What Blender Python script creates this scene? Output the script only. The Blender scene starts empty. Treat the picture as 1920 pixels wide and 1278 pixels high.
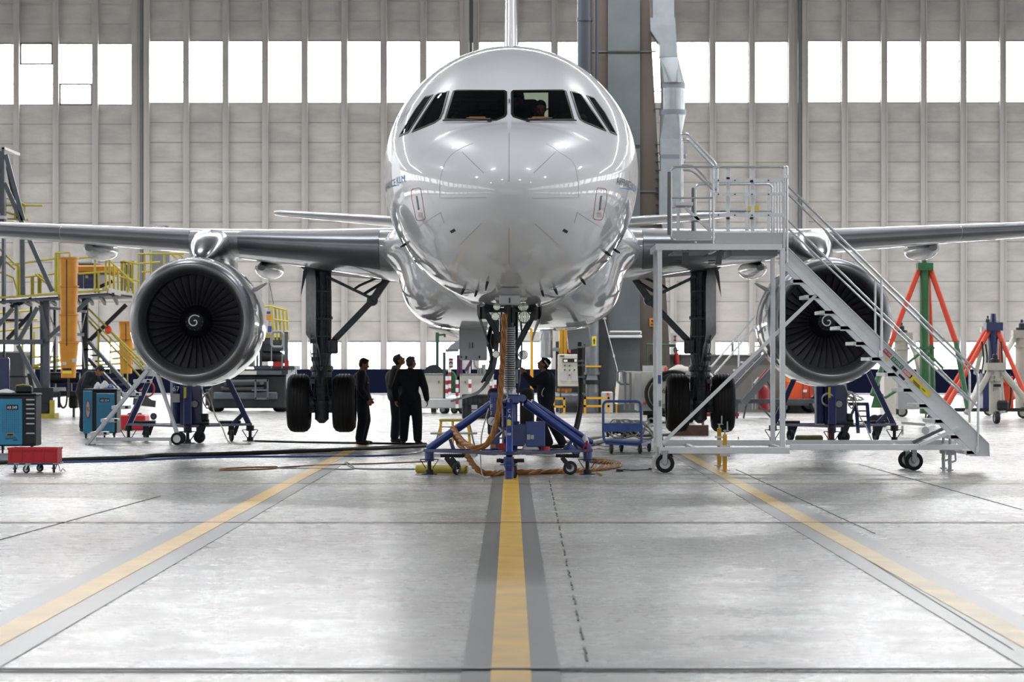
import bpy, bmesh, math, random
import numpy as np
from mathutils import Vector, Matrix, Euler
from mathutils.bvhtree import BVHTree
random.seed(7)
SC = bpy.context.scene
COL = SC.collection
PI = math.pi
# ------------------------------------------------------------ camera, exposure, light
F = 4970.0; CX = 958.0; HY = 680.0; CH = 1.67      # focal length in pixels, principal column, horizon row, eye height
cam_d = bpy.data.cameras.new('camera'); cam = bpy.data.objects.new('camera', cam_d); COL.objects.link(cam)
cam.location = (0, 0, CH); cam.rotation_euler = (PI/2, 0, 0)
cam_d.sensor_width = 36.0; cam_d.lens = F/1920*36; cam_d.shift_x = (960-CX)/1920; cam_d.shift_y = (HY-639)/1920
cam_d.clip_start = 0.5; cam_d.clip_end = 600
cam_d.dof.use_dof = True; cam_d.dof.focus_distance = 38.5; cam_d.dof.aperture_fstop = 4.5
SC.camera = cam
SC.view_settings.view_transform = 'Standard'; SC.view_settings.look = 'None'
SC.view_settings.gamma = 1.0; SC.view_settings.use_curve_mapping = False
SC.view_settings.exposure = 0.15
W = bpy.data.worlds.new('overcast_sky'); SC.world = W; W.use_nodes = True
bgn = W.node_tree.nodes['Background']
bgn.inputs[0].default_value = (0.93, 0.97, 1.0, 1); bgn.inputs[1].default_value = 1.0
def area(name, loc, sx, sy, power, rot=(0, 0, 0), col=(1, 1, 1)):
    l = bpy.data.lights.new(name, 'AREA'); l.shape = 'RECTANGLE'; l.size = sx; l.size_y = sy; l.energy = power; l.color = col
    o = bpy.data.objects.new(name, l); COL.objects.link(o); o.location = loc; o.rotation_euler = rot
    return o
# rows of hangar roof lamps
for ix, x in enumerate((-30, -10, 10, 30)):
    for iy, y in enumerate((12, 34, 58)):
        area('overhead_light', (x, y, 22.6), 2.6, .7, 600 if y < 30 else 1300, (0, 0, 0), (0.97, 0.98, 1.0))
# added full-width light strips over the rear half, giving the floor broad reflections
area('overhead_light', (0, 84, 20.5), 104, 1.2, 16000, (0, 0, 0), (.98, .98, 1)); area('overhead_light', (0, 113, 17.8), 104, 1.2, 30000, (0, 0, 0), (.98, .98, 1))
# ------------------------------------------------------------ materials
def lin(h):
    h = h.lstrip('#'); v = [int(h[i:i+2], 16)/255 for i in (0, 2, 4)]
    return tuple((c/12.92 if c <= .04045 else ((c+.055)/1.055)**2.4) for c in v)
MT = {}
def mat(name, col, rough=.5, metal=0.0, noise=0.0, nscale=6.0, bump=0.0, coat=0.0, emit=None, es=0.0, alpha=None, ior=None, spec=None, stretch=None):
    if isinstance(col, str): col = lin(col)
    m = bpy.data.materials.new(name); m.use_nodes = True; nt = m.node_tree; b = nt.nodes['Principled BSDF']
    b.inputs['Base Color'].default_value = (*col, 1); b.inputs['Roughness'].default_value = rough; b.inputs['Metallic'].default_value = metal
    if coat: b.inputs['Coat Weight'].default_value = coat; b.inputs['Coat Roughness'].default_value = .04
    if spec is not None: b.inputs['Specular IOR Level'].default_value = spec
    if emit is not None:
        b.inputs['Emission Color'].default_value = (*(lin(emit) if isinstance(emit, str) else emit), 1); b.inputs['Emission Strength'].default_value = es
    if noise or bump:
        tc = nt.nodes.new('ShaderNodeTexCoord'); mp = nt.nodes.new('ShaderNodeMapping'); nt.links.new(tc.outputs['Object'], mp.inputs[0])
        if stretch: mp.inputs['Scale'].default_value = stretch
        n = nt.nodes.new('ShaderNodeTexNoise'); n.inputs['Scale'].default_value = nscale; n.inputs['Detail'].default_value = 6; nt.links.new(mp.outputs[0], n.inputs['Vector'])
        if noise:
            r = nt.nodes.new('ShaderNodeValToRGB'); e = r.color_ramp.elements
            e[0].position = .3; e[1].position = .7
            e[0].color = (*[c*(1-noise) for c in col], 1); e[1].color = (*[min(1, c*(1+noise*.5)) for c in col], 1)
            nt.links.new(n.outputs[0], r.inputs[0]); nt.links.new(r.outputs[0], b.inputs['Base Color'])
        if bump:
            bp = nt.nodes.new('ShaderNodeBump'); bp.inputs['Strength'].default_value = bump; bp.inputs['Distance'].default_value = .02
            nt.links.new(n.outputs[0], bp.inputs['Height']); nt.links.new(bp.outputs[0], b.inputs['Normal'])
    MT[name] = m
    return m
mat('white_paint', '#dfe1e6', .3, 0, coat=1.0, spec=.15, noise=.03, nscale=1.5)
mat('grey_paint', '#a9adb0', .3, 0, coat=.6, noise=.08, nscale=2)
mat('wing_paint', '#8d9093', .3, 0, coat=.5, noise=.1, nscale=1.2)
mat('slat_metal', '#6f7378', .36, .6, noise=.12, nscale=2)
mat('polished', '#c6c8ca', .2, 1.0, noise=.06, nscale=3)
mat('lip_metal', '#85868a', .34, .85, noise=.05, nscale=8)
mat('cowl', '#d0d2d6', .13, .45, coat=.8)
mat('olive', '#55522e', .7, noise=.3, nscale=8)
mat('fan_dark', '#4a4a54', .4, .5)
mat('duct_dark', '#17181b', .5, .2)
mat('hub_dark', '#2c2d32', .45, .4)
mat('black', '#0c0c0e', .45)
mat('rubber', '#101013', .75, noise=.2, nscale=20)
mat('gear_metal', '#54585c', .4, .3, noise=.3, nscale=9)
mat('gear_light', '#8c8f91', .35, .4)
mat('chrome', '#6e7072', .22, 1.0)
mat('steel', '#9a9c9e', .3, .9)
mat('aluminium', '#dcdfe2', .36, .3, noise=.06, nscale=7)
mat('alu_tube', '#cfd2d5', .27, .8)
mat('alu_dark', '#6f7276', .4, .6)
mat('jack_blue', '#1d3a86', .33, coat=.5, noise=.25, nscale=9)
mat('jack_navy', '#17255c', .35, coat=.4, noise=.25, nscale=7)
mat('cart_blue', '#2b4f93', .38, coat=.3, noise=.25, nscale=9)
mat('tool_blue', '#2384ad', .35, coat=.3, noise=.05)
mat('tool_dark', '#17191d', .45)
mat('red_plastic', '#c3202b', .42, noise=.1, nscale=5)
mat('red_orange', '#e04a2c', .4, coat=.3, noise=.08)
mat('red_deep', '#9a2026', .4)
mat('orange', '#c9872a', .5, noise=.12, nscale=4)
mat('hose_orange', '#96601f', .45, noise=.25, nscale=30)
mat('orange_cab', '#e2572f', .4)
mat('yellow_rail', '#b9ac42', .45, noise=.15, nscale=3)
mat('yellow_post', '#dca52c', .45)
mat('yellow_label', '#e5d244', .5)
mat('dock_grey', '#535a62', .45, .1, noise=.2, nscale=3)
mat('dock_dark', '#2b2e33', .5, .1, noise=.3, nscale=3)
mat('green', '#2e6b3c', .4, coat=.3, noise=.2, nscale=4)
mat('green_dark', '#274a39', .45)
mat('cream', '#b9b7ab', .45, noise=.15, nscale=3)
mat('gpu_cream', '#c6c4ba', .4, coat=.3, noise=.06)
mat('light_grey', '#b7b9ba', .45, noise=.06)
mat('mid_grey', '#84878a', .5, noise=.1)
mat('dark_grey', '#3c3f43', .5, noise=.15)
mat('panel_grey', '#b4b9bb', .35, coat=.4)
mat('navy_cloth', '#10131f', .85, noise=.2, nscale=18, bump=.35)
mat('jacket_grey', '#33302e', .9, noise=.2, nscale=18, bump=.3)
mat('trouser_navy', '#111522', .9, noise=.2, nscale=12, bump=.35)
mat('skin', '#9a6a55', .5, noise=.08, nscale=20)
mat('hair_dark', '#14110f', .6, noise=.3, nscale=60, bump=.5)
mat('hair_grey', '#4b4a49', .65, noise=.3, nscale=60, bump=.5)
mat('shoe', '#0d0c0d', .4)
mat('white_cloth', '#d8d9dc', .8, noise=.08, nscale=8, bump=.4)
mat('white', '#e8e9ea', .5)
mat('pallet', '#6a5248', .8, noise=.3, nscale=6)
mat('purple', '#54324e', .5)
mat('red_mark', '#a02838', .5)
mat('text_black', '#1a1b1f', .5)
mat('text_blue', '#2f7fc0', .5)
mat('text_white', '#eceded', .5)
mat('label_green', '#1f7a58', .5)
mat('label_red', '#b8384a', .5)
mat('label_pink', '#d07a80', .5)
mat('lamp_glass', '#d9dccf', .08, .85)
mat('duct_metal', '#aab0b4', .28, .85, noise=.12, nscale=3)
mat('duct_dull', '#7e848a', .4, .6, noise=.15, nscale=2)
mat('pipe_dark', '#41464d', .4, .4)
mat('cockpit_dark', '#17161a', .8)
mat('cockpit_panel', '#2c241c', .7, noise=.5, nscale=18)
mat('lit_cabin_lining', '#a8b59c', .6, emit='#b9c8ae', es=.55)  # cabin light put in as this panel's own glow
mat('orange_glow', '#c08030', .6, emit='#e08a35', es=.2)
mat('concrete', '#5d544d', .85, noise=.35, nscale=.9, stretch=(1, 1, .25))
mat('concrete_panel', '#5f6669', .8, noise=.15, nscale=1.2)
mat('low_wall', '#6f6f6b', .8, noise=.1, nscale=.6)
mat('navy_band', '#0b1026', .85, spec=.1)
mat('roof', '#6a6d70', .8)
mat('window_light', '#ffffff', .5, emit=(1, 1, 1), es=9.5)
mat('window_side', '#ffffff', .5, emit=(1, 1, 1), es=2.6)
mat('fixture', '#d4d6d6', .4)
# cockpit glass: dark, partly see-through, sharp reflections
g = bpy.data.materials.new('cockpit_glass'); g.use_nodes = True; nt = g.node_tree; nt.nodes.clear()
o_ = nt.nodes.new('ShaderNodeOutputMaterial'); mx = nt.nodes.new('ShaderNodeMixShader'); tr = nt.nodes.new('ShaderNodeBsdfTransparent'); gl = nt.nodes.new('ShaderNodeBsdfGlossy')
fr = nt.nodes.new('ShaderNodeFresnel'); fr.inputs[0].default_value = 1.5; tr.inputs[0].default_value = (.78, .8, .8, 1); gl.inputs['Roughness'].default_value = .02; gl.inputs[0].default_value = (.75, .8, .9, 1)
nt.links.new(fr.outputs[0], mx.inputs[0]); nt.links.new(tr.outputs[0], mx.inputs[1]); nt.links.new(gl.outputs[0], mx.inputs[2]); nt.links.new(mx.outputs[0], o_.inputs[0]); MT['glass'] = g
# hangar door cladding: insulated panels with weathering that follows each course
def cladding():
    m = mat('cladding', '#a3a29c', .62); nt = m.node_tree; b = nt.nodes['Principled BSDF']
    tc = nt.nodes.new('ShaderNodeTexCoord'); n = nt.nodes.new('ShaderNodeTexNoise'); mp = nt.nodes.new('ShaderNodeMapping'); mp.inputs['Scale'].default_value = (.5, .5, 1.3)
    nt.links.new(tc.outputs['Object'], mp.inputs[0]); nt.links.new(mp.outputs[0], n.inputs['Vector']); n.inputs['Scale'].default_value = .9; n.inputs['Detail'].default_value = 8; n.inputs['Roughness'].default_value = .65
    r = nt.nodes.new('ShaderNodeValToRGB'); r.color_ramp.elements[0].color = (*lin('#a8a39f'), 1); r.color_ramp.elements[1].color = (*lin('#bfbab5'), 1)
    r.color_ramp.elements[0].position = .35; r.color_ramp.elements[1].position = .65
    nt.links.new(n.outputs[0], r.inputs[0]); nt.links.new(r.outputs[0], b.inputs['Base Color'])
cladding()
mat('cladding_rib', '#b0aca8', .55, noise=.08, nscale=.8)
mat('cladding_seam', '#85827f', .7)
mat('cladding_dark', '#66686a', .6, noise=.1, nscale=.8)
def floor_mat():
    m = mat('floor_concrete', '#8d8f8b', .4); nt = m.node_tree; b = nt.nodes['Principled BSDF']; L = nt.links.new
    tc = nt.nodes.new('ShaderNodeTexCoord')
    def noise(scale, det, st, rough=.6):
        mp = nt.nodes.new('ShaderNodeMapping'); mp.inputs['Scale'].default_value = st; L(tc.outputs['Object'], mp.inputs[0])
        n = nt.nodes.new('ShaderNodeTexNoise'); n.inputs['Scale'].default_value = scale; n.inputs['Detail'].default_value = det; n.inputs['Roughness'].default_value = rough
        L(mp.outputs[0], n.inputs['Vector']); return n
    n1 = noise(.5, 8, (1, .6, 1)); n2 = noise(2.2, 10, (1, 1, 1), .7)
    def ramp(n, c0, c1, p0, p1):
        r = nt.nodes.new('ShaderNodeValToRGB'); e = r.color_ramp.elements; e[0].position = p0; e[1].position = p1; e[0].color = c0; e[1].color = c1
        L(n.outputs[0], r.inputs[0]); return r
    r1 = ramp(n1, (*lin('#8c8c89'), 1), (*lin('#b0b2ae'), 1), .35, .65)
    r2 = ramp(n2, (*lin('#8a7f80'), 1), (1, 1, 1, 1), .33, .55)
    mx = nt.nodes.new('ShaderNodeMix'); mx.data_type = 'RGBA'; mx.blend_type = 'MULTIPLY'; mx.inputs[0].default_value = .55
    L(r1.outputs[0], mx.inputs[6]); L(r2.outputs[0], mx.inputs[7]); L(mx.outputs[2], b.inputs['Base Color'])
    rr = ramp(n2, (.33, .33, .33, 1), (.23, .23, .23, 1), .3, .7); L(rr.outputs[0], b.inputs['Roughness'])
    n3 = noise(3.5, 6, (1, 1, 1)); bp = nt.nodes.new('ShaderNodeBump'); bp.inputs['Strength'].default_value = .25; bp.inputs['Distance'].default_value = .012
    L(n3.outputs[0], bp.inputs['Height']); L(bp.outputs[0], b.inputs['Normal'])
    b.inputs['Specular IOR Level'].default_value = .8
    return m
floor_mat()
mat('line_yellow', '#d8ac30', .33, noise=.22, nscale=2.2)
mat('line_worn', '#bfa24f', .33, noise=.3, nscale=2.0)
mat('line_border', '#5a5c5a', .3, noise=.12, nscale=3)
mat('line_border_light', '#777977', .3, noise=.12, nscale=3)
mat('line_red', '#8e6a6c', .4, noise=.2, nscale=2)
mat('joint_dark', '#3b3c3c', .6)
# ------------------------------------------------------------ geometry helpers
def P(px, py, Y):                      # the point seen at a pixel, at a real distance Y
    return Vector(((px-CX)/F*Y, Y, CH-(py-HY)/F*Y))
def fl(px, Y, z=0.0): return Vector(((px-CX)/F*Y, Y, z))
def frame(d, up=(0, 0, 1)):
    d = Vector(d).normalized(); u = Vector(up)
    if abs(d.dot(u)) > .98: u = Vector((0, 1, 0)) if abs(d.z) > .9 else Vector((0, 0, 1))
    s = d.cross(u).normalized(); u = s.cross(d).normalized()
    return s, u, d
class M:
    def __init__(s): s.v = []; s.f = []; s.mi = []; s.m = 0; s.X = None
    def add(s, vs, fs):
        b = len(s.v)
        if s.X is not None: vs = [s.X @ Vector(v) for v in vs]
        s.v += [tuple(v) for v in vs]; s.f += [tuple(b+i for i in f) for f in fs]; s.mi += [s.m]*len(fs)
        return s
    def box(s, c, size, R=None, b=0.0):
        hx, hy, hz = [abs(k)/2 for k in size]; c = Vector(c)
        T = (lambda p: c+(R @ Vector(p) if R else Vector(p)))
        if b <= 0 or b*2.2 > 2*min(hx, hy, hz):
            vs = [T((x*hx, y*hy, z*hz)) for x in (-1, 1) for y in (-1, 1) for z in (-1, 1)]
            return s.add(vs, [(0, 1, 3, 2), (4, 6, 7, 5), (0, 4, 5, 1), (2, 3, 7, 6), (0, 2, 6, 4), (1, 5, 7, 3)])
        vs = []; idx = {}
        for x in (-1, 1):
            for y in (-1, 1):
                for z in (-1, 1):
                    for a in range(3):
                        p = [x*(hx-b), y*(hy-b), z*(hz-b)]; p[a] = (x, y, z)[a]*(hx, hy, hz)[a]
                        idx[(x, y, z, a)] = len(vs); vs.append(T(p))
        fs = []
        for a in range(3):
            o = [k for k in range(3) if k != a]
            for sg in (-1, 1):
                q = []
                for u, w in ((-1, -1), (1, -1), (1, 1), (-1, 1)):
                    k = [0, 0, 0]; k[a] = sg; k[o[0]] = u; k[o[1]] = w; q.append(idx[(*k, a)])
                fs.append(q)
            for u in (-1, 1):
                for w in (-1, 1):
                    k0 = [0, 0, 0]; k1 = [0, 0, 0]; k0[a] = -1; k1[a] = 1
                    for k in (k0, k1): k[o[0]] = u; k[o[1]] = w
                    fs.append([idx[(*k0, o[0])], idx[(*k1, o[0])], idx[(*k1, o[1])], idx[(*k0, o[1])]])
        for x in (-1, 1):
            for y in (-1, 1):
                for z in (-1, 1): fs.append([idx[(x, y, z, 0)], idx[(x, y, z, 1)], idx[(x, y, z, 2)]])
        return s.add(vs, fs)
    def bar(s, p0, p1, w, h=None, up=(0, 0, 1), b=0.0):      # square section bar; w across, h along up
        p0 = Vector(p0); p1 = Vector(p1); h = h or w; a, u, d = frame(p1-p0, up)
        R = Matrix((a, d, u)).transposed()
        return s.box((p0+p1)/2, (w, (p1-p0).length, h), R, b)
    def tube(s, pts, r, n=8, closed=False, caps=True):
        pts = [Vector(p) for p in pts]; N = len(pts); rr = r if isinstance(r, (list, tuple)) else [r]*N
        vs = []; up = None
        for i, p in enumerate(pts):
            if closed: d = (pts[(i+1) % N]-pts[i-1])
            else: d = pts[min(i+1, N-1)]-pts[max(i-1, 0)]
            if d.length < 1e-9: d = Vector((0, 0, 1))
            d.normalize()
            if up is None: a, u, _ = frame(d)
            else:
                a = d.cross(up)
                if a.length < 1e-6: a, u, _ = frame(d)
                a.normalize(); u = a.cross(d)
            up = u
            for k in range(n):
                t = 2*PI*k/n; vs.append(p+a*math.cos(t)*rr[i]+u*math.sin(t)*rr[i])
        fs = []
        for i in range(N if closed else N-1):
            j = (i+1) % N
            for k in range(n): fs.append((i*n+k, i*n+(k+1) % n, j*n+(k+1) % n, j*n+k))
        if caps and not closed: fs.append(tuple(range(n))[::-1]); fs.append(tuple((N-1)*n+k for k in range(n)))
        return s.add(vs, fs)
    def cyl(s, p0, p1, r, r1=None, n=16): return s.tube([p0, p1], [r, r if r1 is None else r1], n)
    def lathe(s, o, ax, prof, n=32, closed_prof=False):      # prof: (distance along ax, radius)
        o = Vector(o); a, u, d = frame(ax); vs = []; fs = []
        for (t, r) in prof:
            for k in range(n):
                q = 2*PI*k/n; vs.append(o+d*t+(a*math.cos(q)+u*math.sin(q))*r)
        N = len(prof)
        for i in range(N if closed_prof else N-1):
            j = (i+1) % N
            for k in range(n): fs.append((i*n+k, i*n+(k+1) % n, j*n+(k+1) % n, j*n+k))
        if not closed_prof:
            if prof[0][1] > 1e-6: fs.append(tuple(range(n))[::-1])
            if prof[-1][1] > 1e-6: fs.append(tuple((N-1)*n+k for k in range(n)))
        return s.add(vs, fs)
    def ring(s, o, ax, prof, n=32): return s.lathe(o, ax, prof, n, True)
    def sph(s, c, r, nu=16, nv=10, R=None):
        c = Vector(c); r = (r, r, r) if not isinstance(r, (tuple, list, Vector)) else r; vs = []; fs = []
        for i in range(nv+1):
            t = PI*i/nv
            for k in range(nu):
                q = 2*PI*k/nu; p = Vector((r[0]*math.sin(t)*math.cos(q), r[1]*math.sin(t)*math.sin(q), r[2]*math.cos(t)))
                vs.append(c+(R @ p if R else p))
        for i in range(nv):
            for k in range(nu): fs.append((i*nu+k, i*nu+(k+1) % nu, (i+1)*nu+(k+1) % nu, (i+1)*nu+k))
        return s.add(vs, fs)
    def prism(s, poly, off):                                # polygon of 3D points extruded by off
        off = Vector(off); n = len(poly); vs = [Vector(p) for p in poly]+[Vector(p)+off for p in poly]
        return s.add(vs, [tuple(range(n))[::-1], tuple(range(n, 2*n))]+[(i, (i+1) % n, n+(i+1) % n, n+i) for i in range(n)])
    def loft(s, rings, caps=True):
        n = len(rings[0]); vs = [p for r in rings for p in r]; fs = []
        for i in range(len(rings)-1):
            for k in range(n): fs.append((i*n+k, i*n+(k+1) % n, (i+1)*n+(k+1) % n, (i+1)*n+k))
        if caps: fs.append(tuple(range(n))[::-1]); fs.append(tuple((len(rings)-1)*n+k for k in range(n)))
        return s.add(vs, fs)
def worldloc(o):
    v = Vector((0, 0, 0))
    while o is not None: v += o.location; o = o.parent
    return v
def ob(name, m, mats, parent=None, world=True, ang=35, smooth=True):
    """link the collected shapes as one mesh object; world: points are world points"""
    me = bpy.data.meshes.new(name)
    off = worldloc(parent) if (world and parent is not None) else Vector((0, 0, 0))
    vs = [(v[0]-off.x, v[1]-off.y, v[2]-off.z) for v in m.v]
    me.from_pydata(vs, [], m.f)
    mats = mats if isinstance(mats, (list, tuple)) else [mats]
    for k in mats: me.materials.append(MT[k])
    me.polygons.foreach_set('material_index', m.mi)
    bm = bmesh.new(); bm.from_mesh(me); bmesh.ops.recalc_face_normals(bm, faces=bm.faces); bm.to_mesh(me); bm.free()
    if smooth:
        me.polygons.foreach_set('use_smooth', [True]*len(me.polygons)); me.set_sharp_from_angle(angle=math.radians(ang))
    me.update()
    o = bpy.data.objects.new(name, me); COL.objects.link(o)
    if parent is not None: o.parent = parent
    return o
def thing(name, label, cat, loc=(0, 0, 0), rz=0.0, group=None):
    o = bpy.data.objects.new(name, None); COL.objects.link(o); o.location = loc; o.rotation_euler = (0, 0, rz); o.empty_display_size = .2
    o['label'] = label; o['category'] = cat
    if group: o['group'] = group
    return o
def tag(o, label, cat, group=None, kind=None):
    o['label'] = label; o['category'] = cat
    if group: o['group'] = group
    if kind: o['kind'] = kind
    return o
def struct(name, m, mats, parent=None, **k):
    o = ob(name, m, mats, parent, **k)
    if parent is None: o['kind'] = 'structure'
    return o
def copy_tree(o, parent=None):
    c = o.copy(); COL.objects.link(c); c.parent = parent
    for ch in [x for x in o.children]: copy_tree(ch, c)
    return c
def ptext(parent, name, s, o, xd, yd, h, mt, w=None, world=True, thick=.002):
    """flat lettering: o = lower left corner, xd along the line, yd up, h = capital height, w = total width"""
    cu = bpy.data.curves.new('lettering', 'FONT'); cu.body = s; cu.size = 1; tmp = bpy.data.objects.new('lettering', cu); COL.objects.link(tmp)
    dg = bpy.context.evaluated_depsgraph_get(); dg.update(); me = bpy.data.meshes.new_from_object(tmp.evaluated_get(dg))
    pts = [v.co.copy() for v in me.vertices]; fs = [tuple(p.vertices) for p in me.polygons]
    bpy.data.objects.remove(tmp); bpy.data.meshes.remove(me)
    if not pts: return None
    x0 = min(p.x for p in pts); x1 = max(p.x for p in pts); ymx = max(p.y for p in pts); y0 = min(p.y for p in pts)
    kx = (w/(x1-x0)) if w else h/(ymx-y0); ky = h/(ymx-y0)
    xd = Vector(xd).normalized(); yd = Vector(yd).normalized(); nn = xd.cross(yd)
    m = M(); m.add([Vector(o)+xd*(p.x-x0)*kx+yd*(p.y-y0)*ky+nn*thick for p in pts], fs)
    return ob(name, m, mt, parent, world=world, smooth=False)
def arc(p0, p1, sag, n=12, side=Vector((0, 0, -1))):
    p0 = Vector(p0); p1 = Vector(p1); return [p0.lerp(p1, i/n)+side*sag*math.sin(PI*i/n) for i in range(n+1)]
def spline(pts, n=6):
    pts = [Vector(p) for p in pts]; out = []
    for i in range(len(pts)-1):
        a = pts[max(i-1, 0)]; b = pts[i]; c = pts[i+1]; d = pts[min(i+2, len(pts)-1)]
        for k in range(n):
            t = k/n; out.append(.5*((2*b)+(c-a)*t+(2*a-5*b+4*c-d)*t*t+(3*b-a-3*c+d)*t**3))
    out.append(pts[-1]); return out
def rope(m, pts, r=.02, strands=3, sr=None, pitch=.25, n=5):
    """twisted bundle of hoses along a path"""
    pts = [Vector(p) for p in pts]; sr = sr or r*.55; L = 0; acc = [0]
    for i in range(1, len(pts)): L += (pts[i]-pts[i-1]).length; acc.append(L)
    for k in range(strands):
        q = []
        for i, p in enumerate(pts):
            d = pts[min(i+1, len(pts)-1)]-pts[max(i-1, 0)]; a, u, _ = frame(d if d.length > 0 else (0, 0, 1)); t = acc[i]/pitch*2*PI+2*PI*k/strands
            q.append(p+(a*math.cos(t)+u*math.sin(t))*(r-sr))
        m.tube(q, sr, n)
def dense(pts, step):
    out = [Vector(pts[0])]
    for i in range(1, len(pts)):
        a = Vector(pts[i-1]); b = Vector(pts[i]); k = max(1, int((b-a).length/step))
        out += [a.lerp(b, j/k) for j in range(1, k+1)]
    return out
def wheel(m, c, ax, r, w, hub=1, tyre=0, n=24):
    """tyre with rounded shoulders and a dished hub; ax = axle direction"""
    ax = Vector(ax).normalized(); c = Vector(c); o = c-ax*w/2; m.m = tyre
    m.ring(o, ax, [(0, r*.62), (0, r*.85), (w*.12, r*.96), (w*.3, r), (w*.7, r), (w*.88, r*.96), (w, r*.85), (w, r*.62)], n)
    m.m = hub
    m.lathe(o, ax, [(w*.15, 0), (w*.15, r*.2), (w*.3, r*.25), (w*.22, r*.58), (w*.06, r*.63), (w*.94, r*.63), (w*.78, r*.58), (w*.7, r*.25), (w*.85, r*.2), (w*.85, 0)], n)
    m.m = 0
def caster(parent, c, r, w, ztop, dirx=(1, 0, 0), trail=(0, 0, 0), names=('caster',), mats=('rubber', 'steel'), world=True):
    """wheel on a fork; c = wheel centre, dirx = axle direction"""
    m = M(); c = Vector(c); ax = Vector(dirx).normalized(); wheel(m, c, ax, r, w, 1, 0)
    top = Vector((c.x+trail[0], c.y+trail[1], ztop)); m.m = 1
    for s in (-1, 1):
        m.bar(c+ax*s*(w*.5+.008), top+ax*s*(w*.5+.008), .012, r*.5, ax.cross(Vector((0, 0, 1))))
    m.box(top, (w+.05, w+.05, .015)); m.cyl(c-ax*(w*.5+.02), c+ax*(w*.5+.02), r*.14, n=8)
    return ob('caster', m, list(mats), parent, world=world)
# ------------------------------------------------------------ hangar: floor, far doors, roof, side walls
YW = 143.0
m = M(); m.box((0, 60, -.15), (150, 230, .3)); struct('floor', m, 'floor_concrete')
def strip(name, pts, w, z, mt, th=.004):          # painted strip on the floor
    m = M(); a = Vector(pts[0]); b = Vector(pts[1]); d = (b-a).normalized(); s = Vector((d.y, -d.x, 0))*w/2
    N = 30
    m.loft([[a.lerp(b, i/N)+s+Vector((0, 0, z)), a.lerp(b, i/N)-s+Vector((0, 0, z)), a.lerp(b, i/N)-s+Vector((0, 0, z-th)), a.lerp(b, i/N)+s+Vector((0, 0, z-th))] for i in range(N+1)])
    o = ob(name, m, mt); o['kind'] = 'structure'; return o
strip('trim_1', [(0, 4, 0), (0, 60, 0)], .53, .006, 'line_border')
strip('trim_2', [(0, 4, 0), (0, 60, 0)], .215, .010, 'line_yellow')
xl0, xl1 = fl(0, F*CH/(1195-HY)), fl(590, F*CH/(880-HY))
dl = (xl1-xl0).normalized(); a0 = xl0-dl*12; a1 = xl1+dl*12
strip('trim_3', [a0, a1], .62, .006, 'line_border_light'); strip('trim_4', [a0, a1], .21, .010, 'line_yellow')
xr0, xr1 = fl(1920, F*CH/(1200-HY)), fl(1355, F*CH/(890-HY))
dr = (xr1-xr0).normalized(); b0 = xr0-dr*12; b1 = xr1+dr*14
strip('trim_5', [b0, b1], .56, .006, 'line_border_light'); strip('trim_6', [b0, b1], .19, .010, 'line_worn')
strip('trim_7', [(-20, F*CH/300, 0), (20, F*CH/300, 0)], .07, .012, 'line_red')
strip('trim_8', [(-22, F*CH/227, 0), (22, F*CH/227, 0)], .05, .012, 'line_worn')
yj = F*CH/(1257-HY)
strip('trim_9', [(-12, yj, 0), (12, yj, 0)], .085, .013, 'joint_dark'); strip('trim_10', [(-12, yj-.01, 0), (12, yj-.01, 0)], .03, .018, 'steel')
# expansion joints
m = M()
q0 = fl(1105, F*CH/(1255-HY)); q1 = fl(1030, F*CH/(900-HY)); d = (q1-q0); N = 60
for i in range(N):
    if i % 3: m.bar(q0+d*i/N+Vector((random.uniform(-.006, .006), 0, .004)), q0+d*(i+.8)/N+Vector((random.uniform(-.006, .006), 0, .004)), .014, .006)
for (pa, pb) in (((1100, 1030), (1920, 1250)), ((0, 1010), (360, 905)), ((1480, 960), (1920, 1060)), ((1240, 1010), (1300, 880))):
    pass
o = struct('trim_11', m, 'joint_dark')
m = M()
for (x0, y0, x1, y1) in ((1400, 910, 1900, 1220), (0, 1012, 300, 930), (1610, 870, 1915, 955), (1380, 880, 1640, 1000)):
    a = fl(x0, F*CH/(y0-HY), .003); b = fl(x1, F*CH/(y1-HY), .003); m.bar(a, b, .012, .006)
struct('trim_12', m, 'joint_dark')
# door leaves. pixel columns of the leaf edges and of each window (at the far wall)
kp = YW/F
def wx(px): return (px-CX)*kp
def wz(py): return CH-(py-HY)*kp
win_n = [0]
def window(x0, x1, z0, z1, y, panes, dark=None, lt='window_light'):
    win_n[0] += 1
    w = struct('window_%d' % win_n[0], M().box(((x0+x1)/2, y+.02, (z0+z1)/2), (x1-x0, .02, z1-z0)), lt)
    m = M(); t = .05
    for zz in (z0, z1): m.box(((x0+x1)/2, y-.02, zz), (x1-x0+t, .08, t))
    for xx in (x0, x1): m.box((xx, y-.02, (z0+z1)/2), (t, .08, z1-z0))
    for k in range(1, panes): m.box(((x0+x1)/2, y-.02, z0+(z1-z0)*k/panes), (x1-x0, .05, .035))
    if dark is not None:       # one tilted vent sash with a heavier frame
        za = z0+(z1-z0)*dark/panes; zb = z0+(z1-z0)*(dark+1)/panes
        for zz in (za, zb): m.box(((x0+x1)/2, y-.06, zz), (x1-x0, .08, .09))
        for xx in (x0+.05, x1-.05): m.box((xx, y-.06, (za+zb)/2), (.09, .08, zb-za))
    ob('window_frame', m, 'cladding_dark', w)
leaves = []
e = 265-615
while e < 2300: leaves.append((e, e+615)); e += 615
ztop = 21.8
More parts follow.
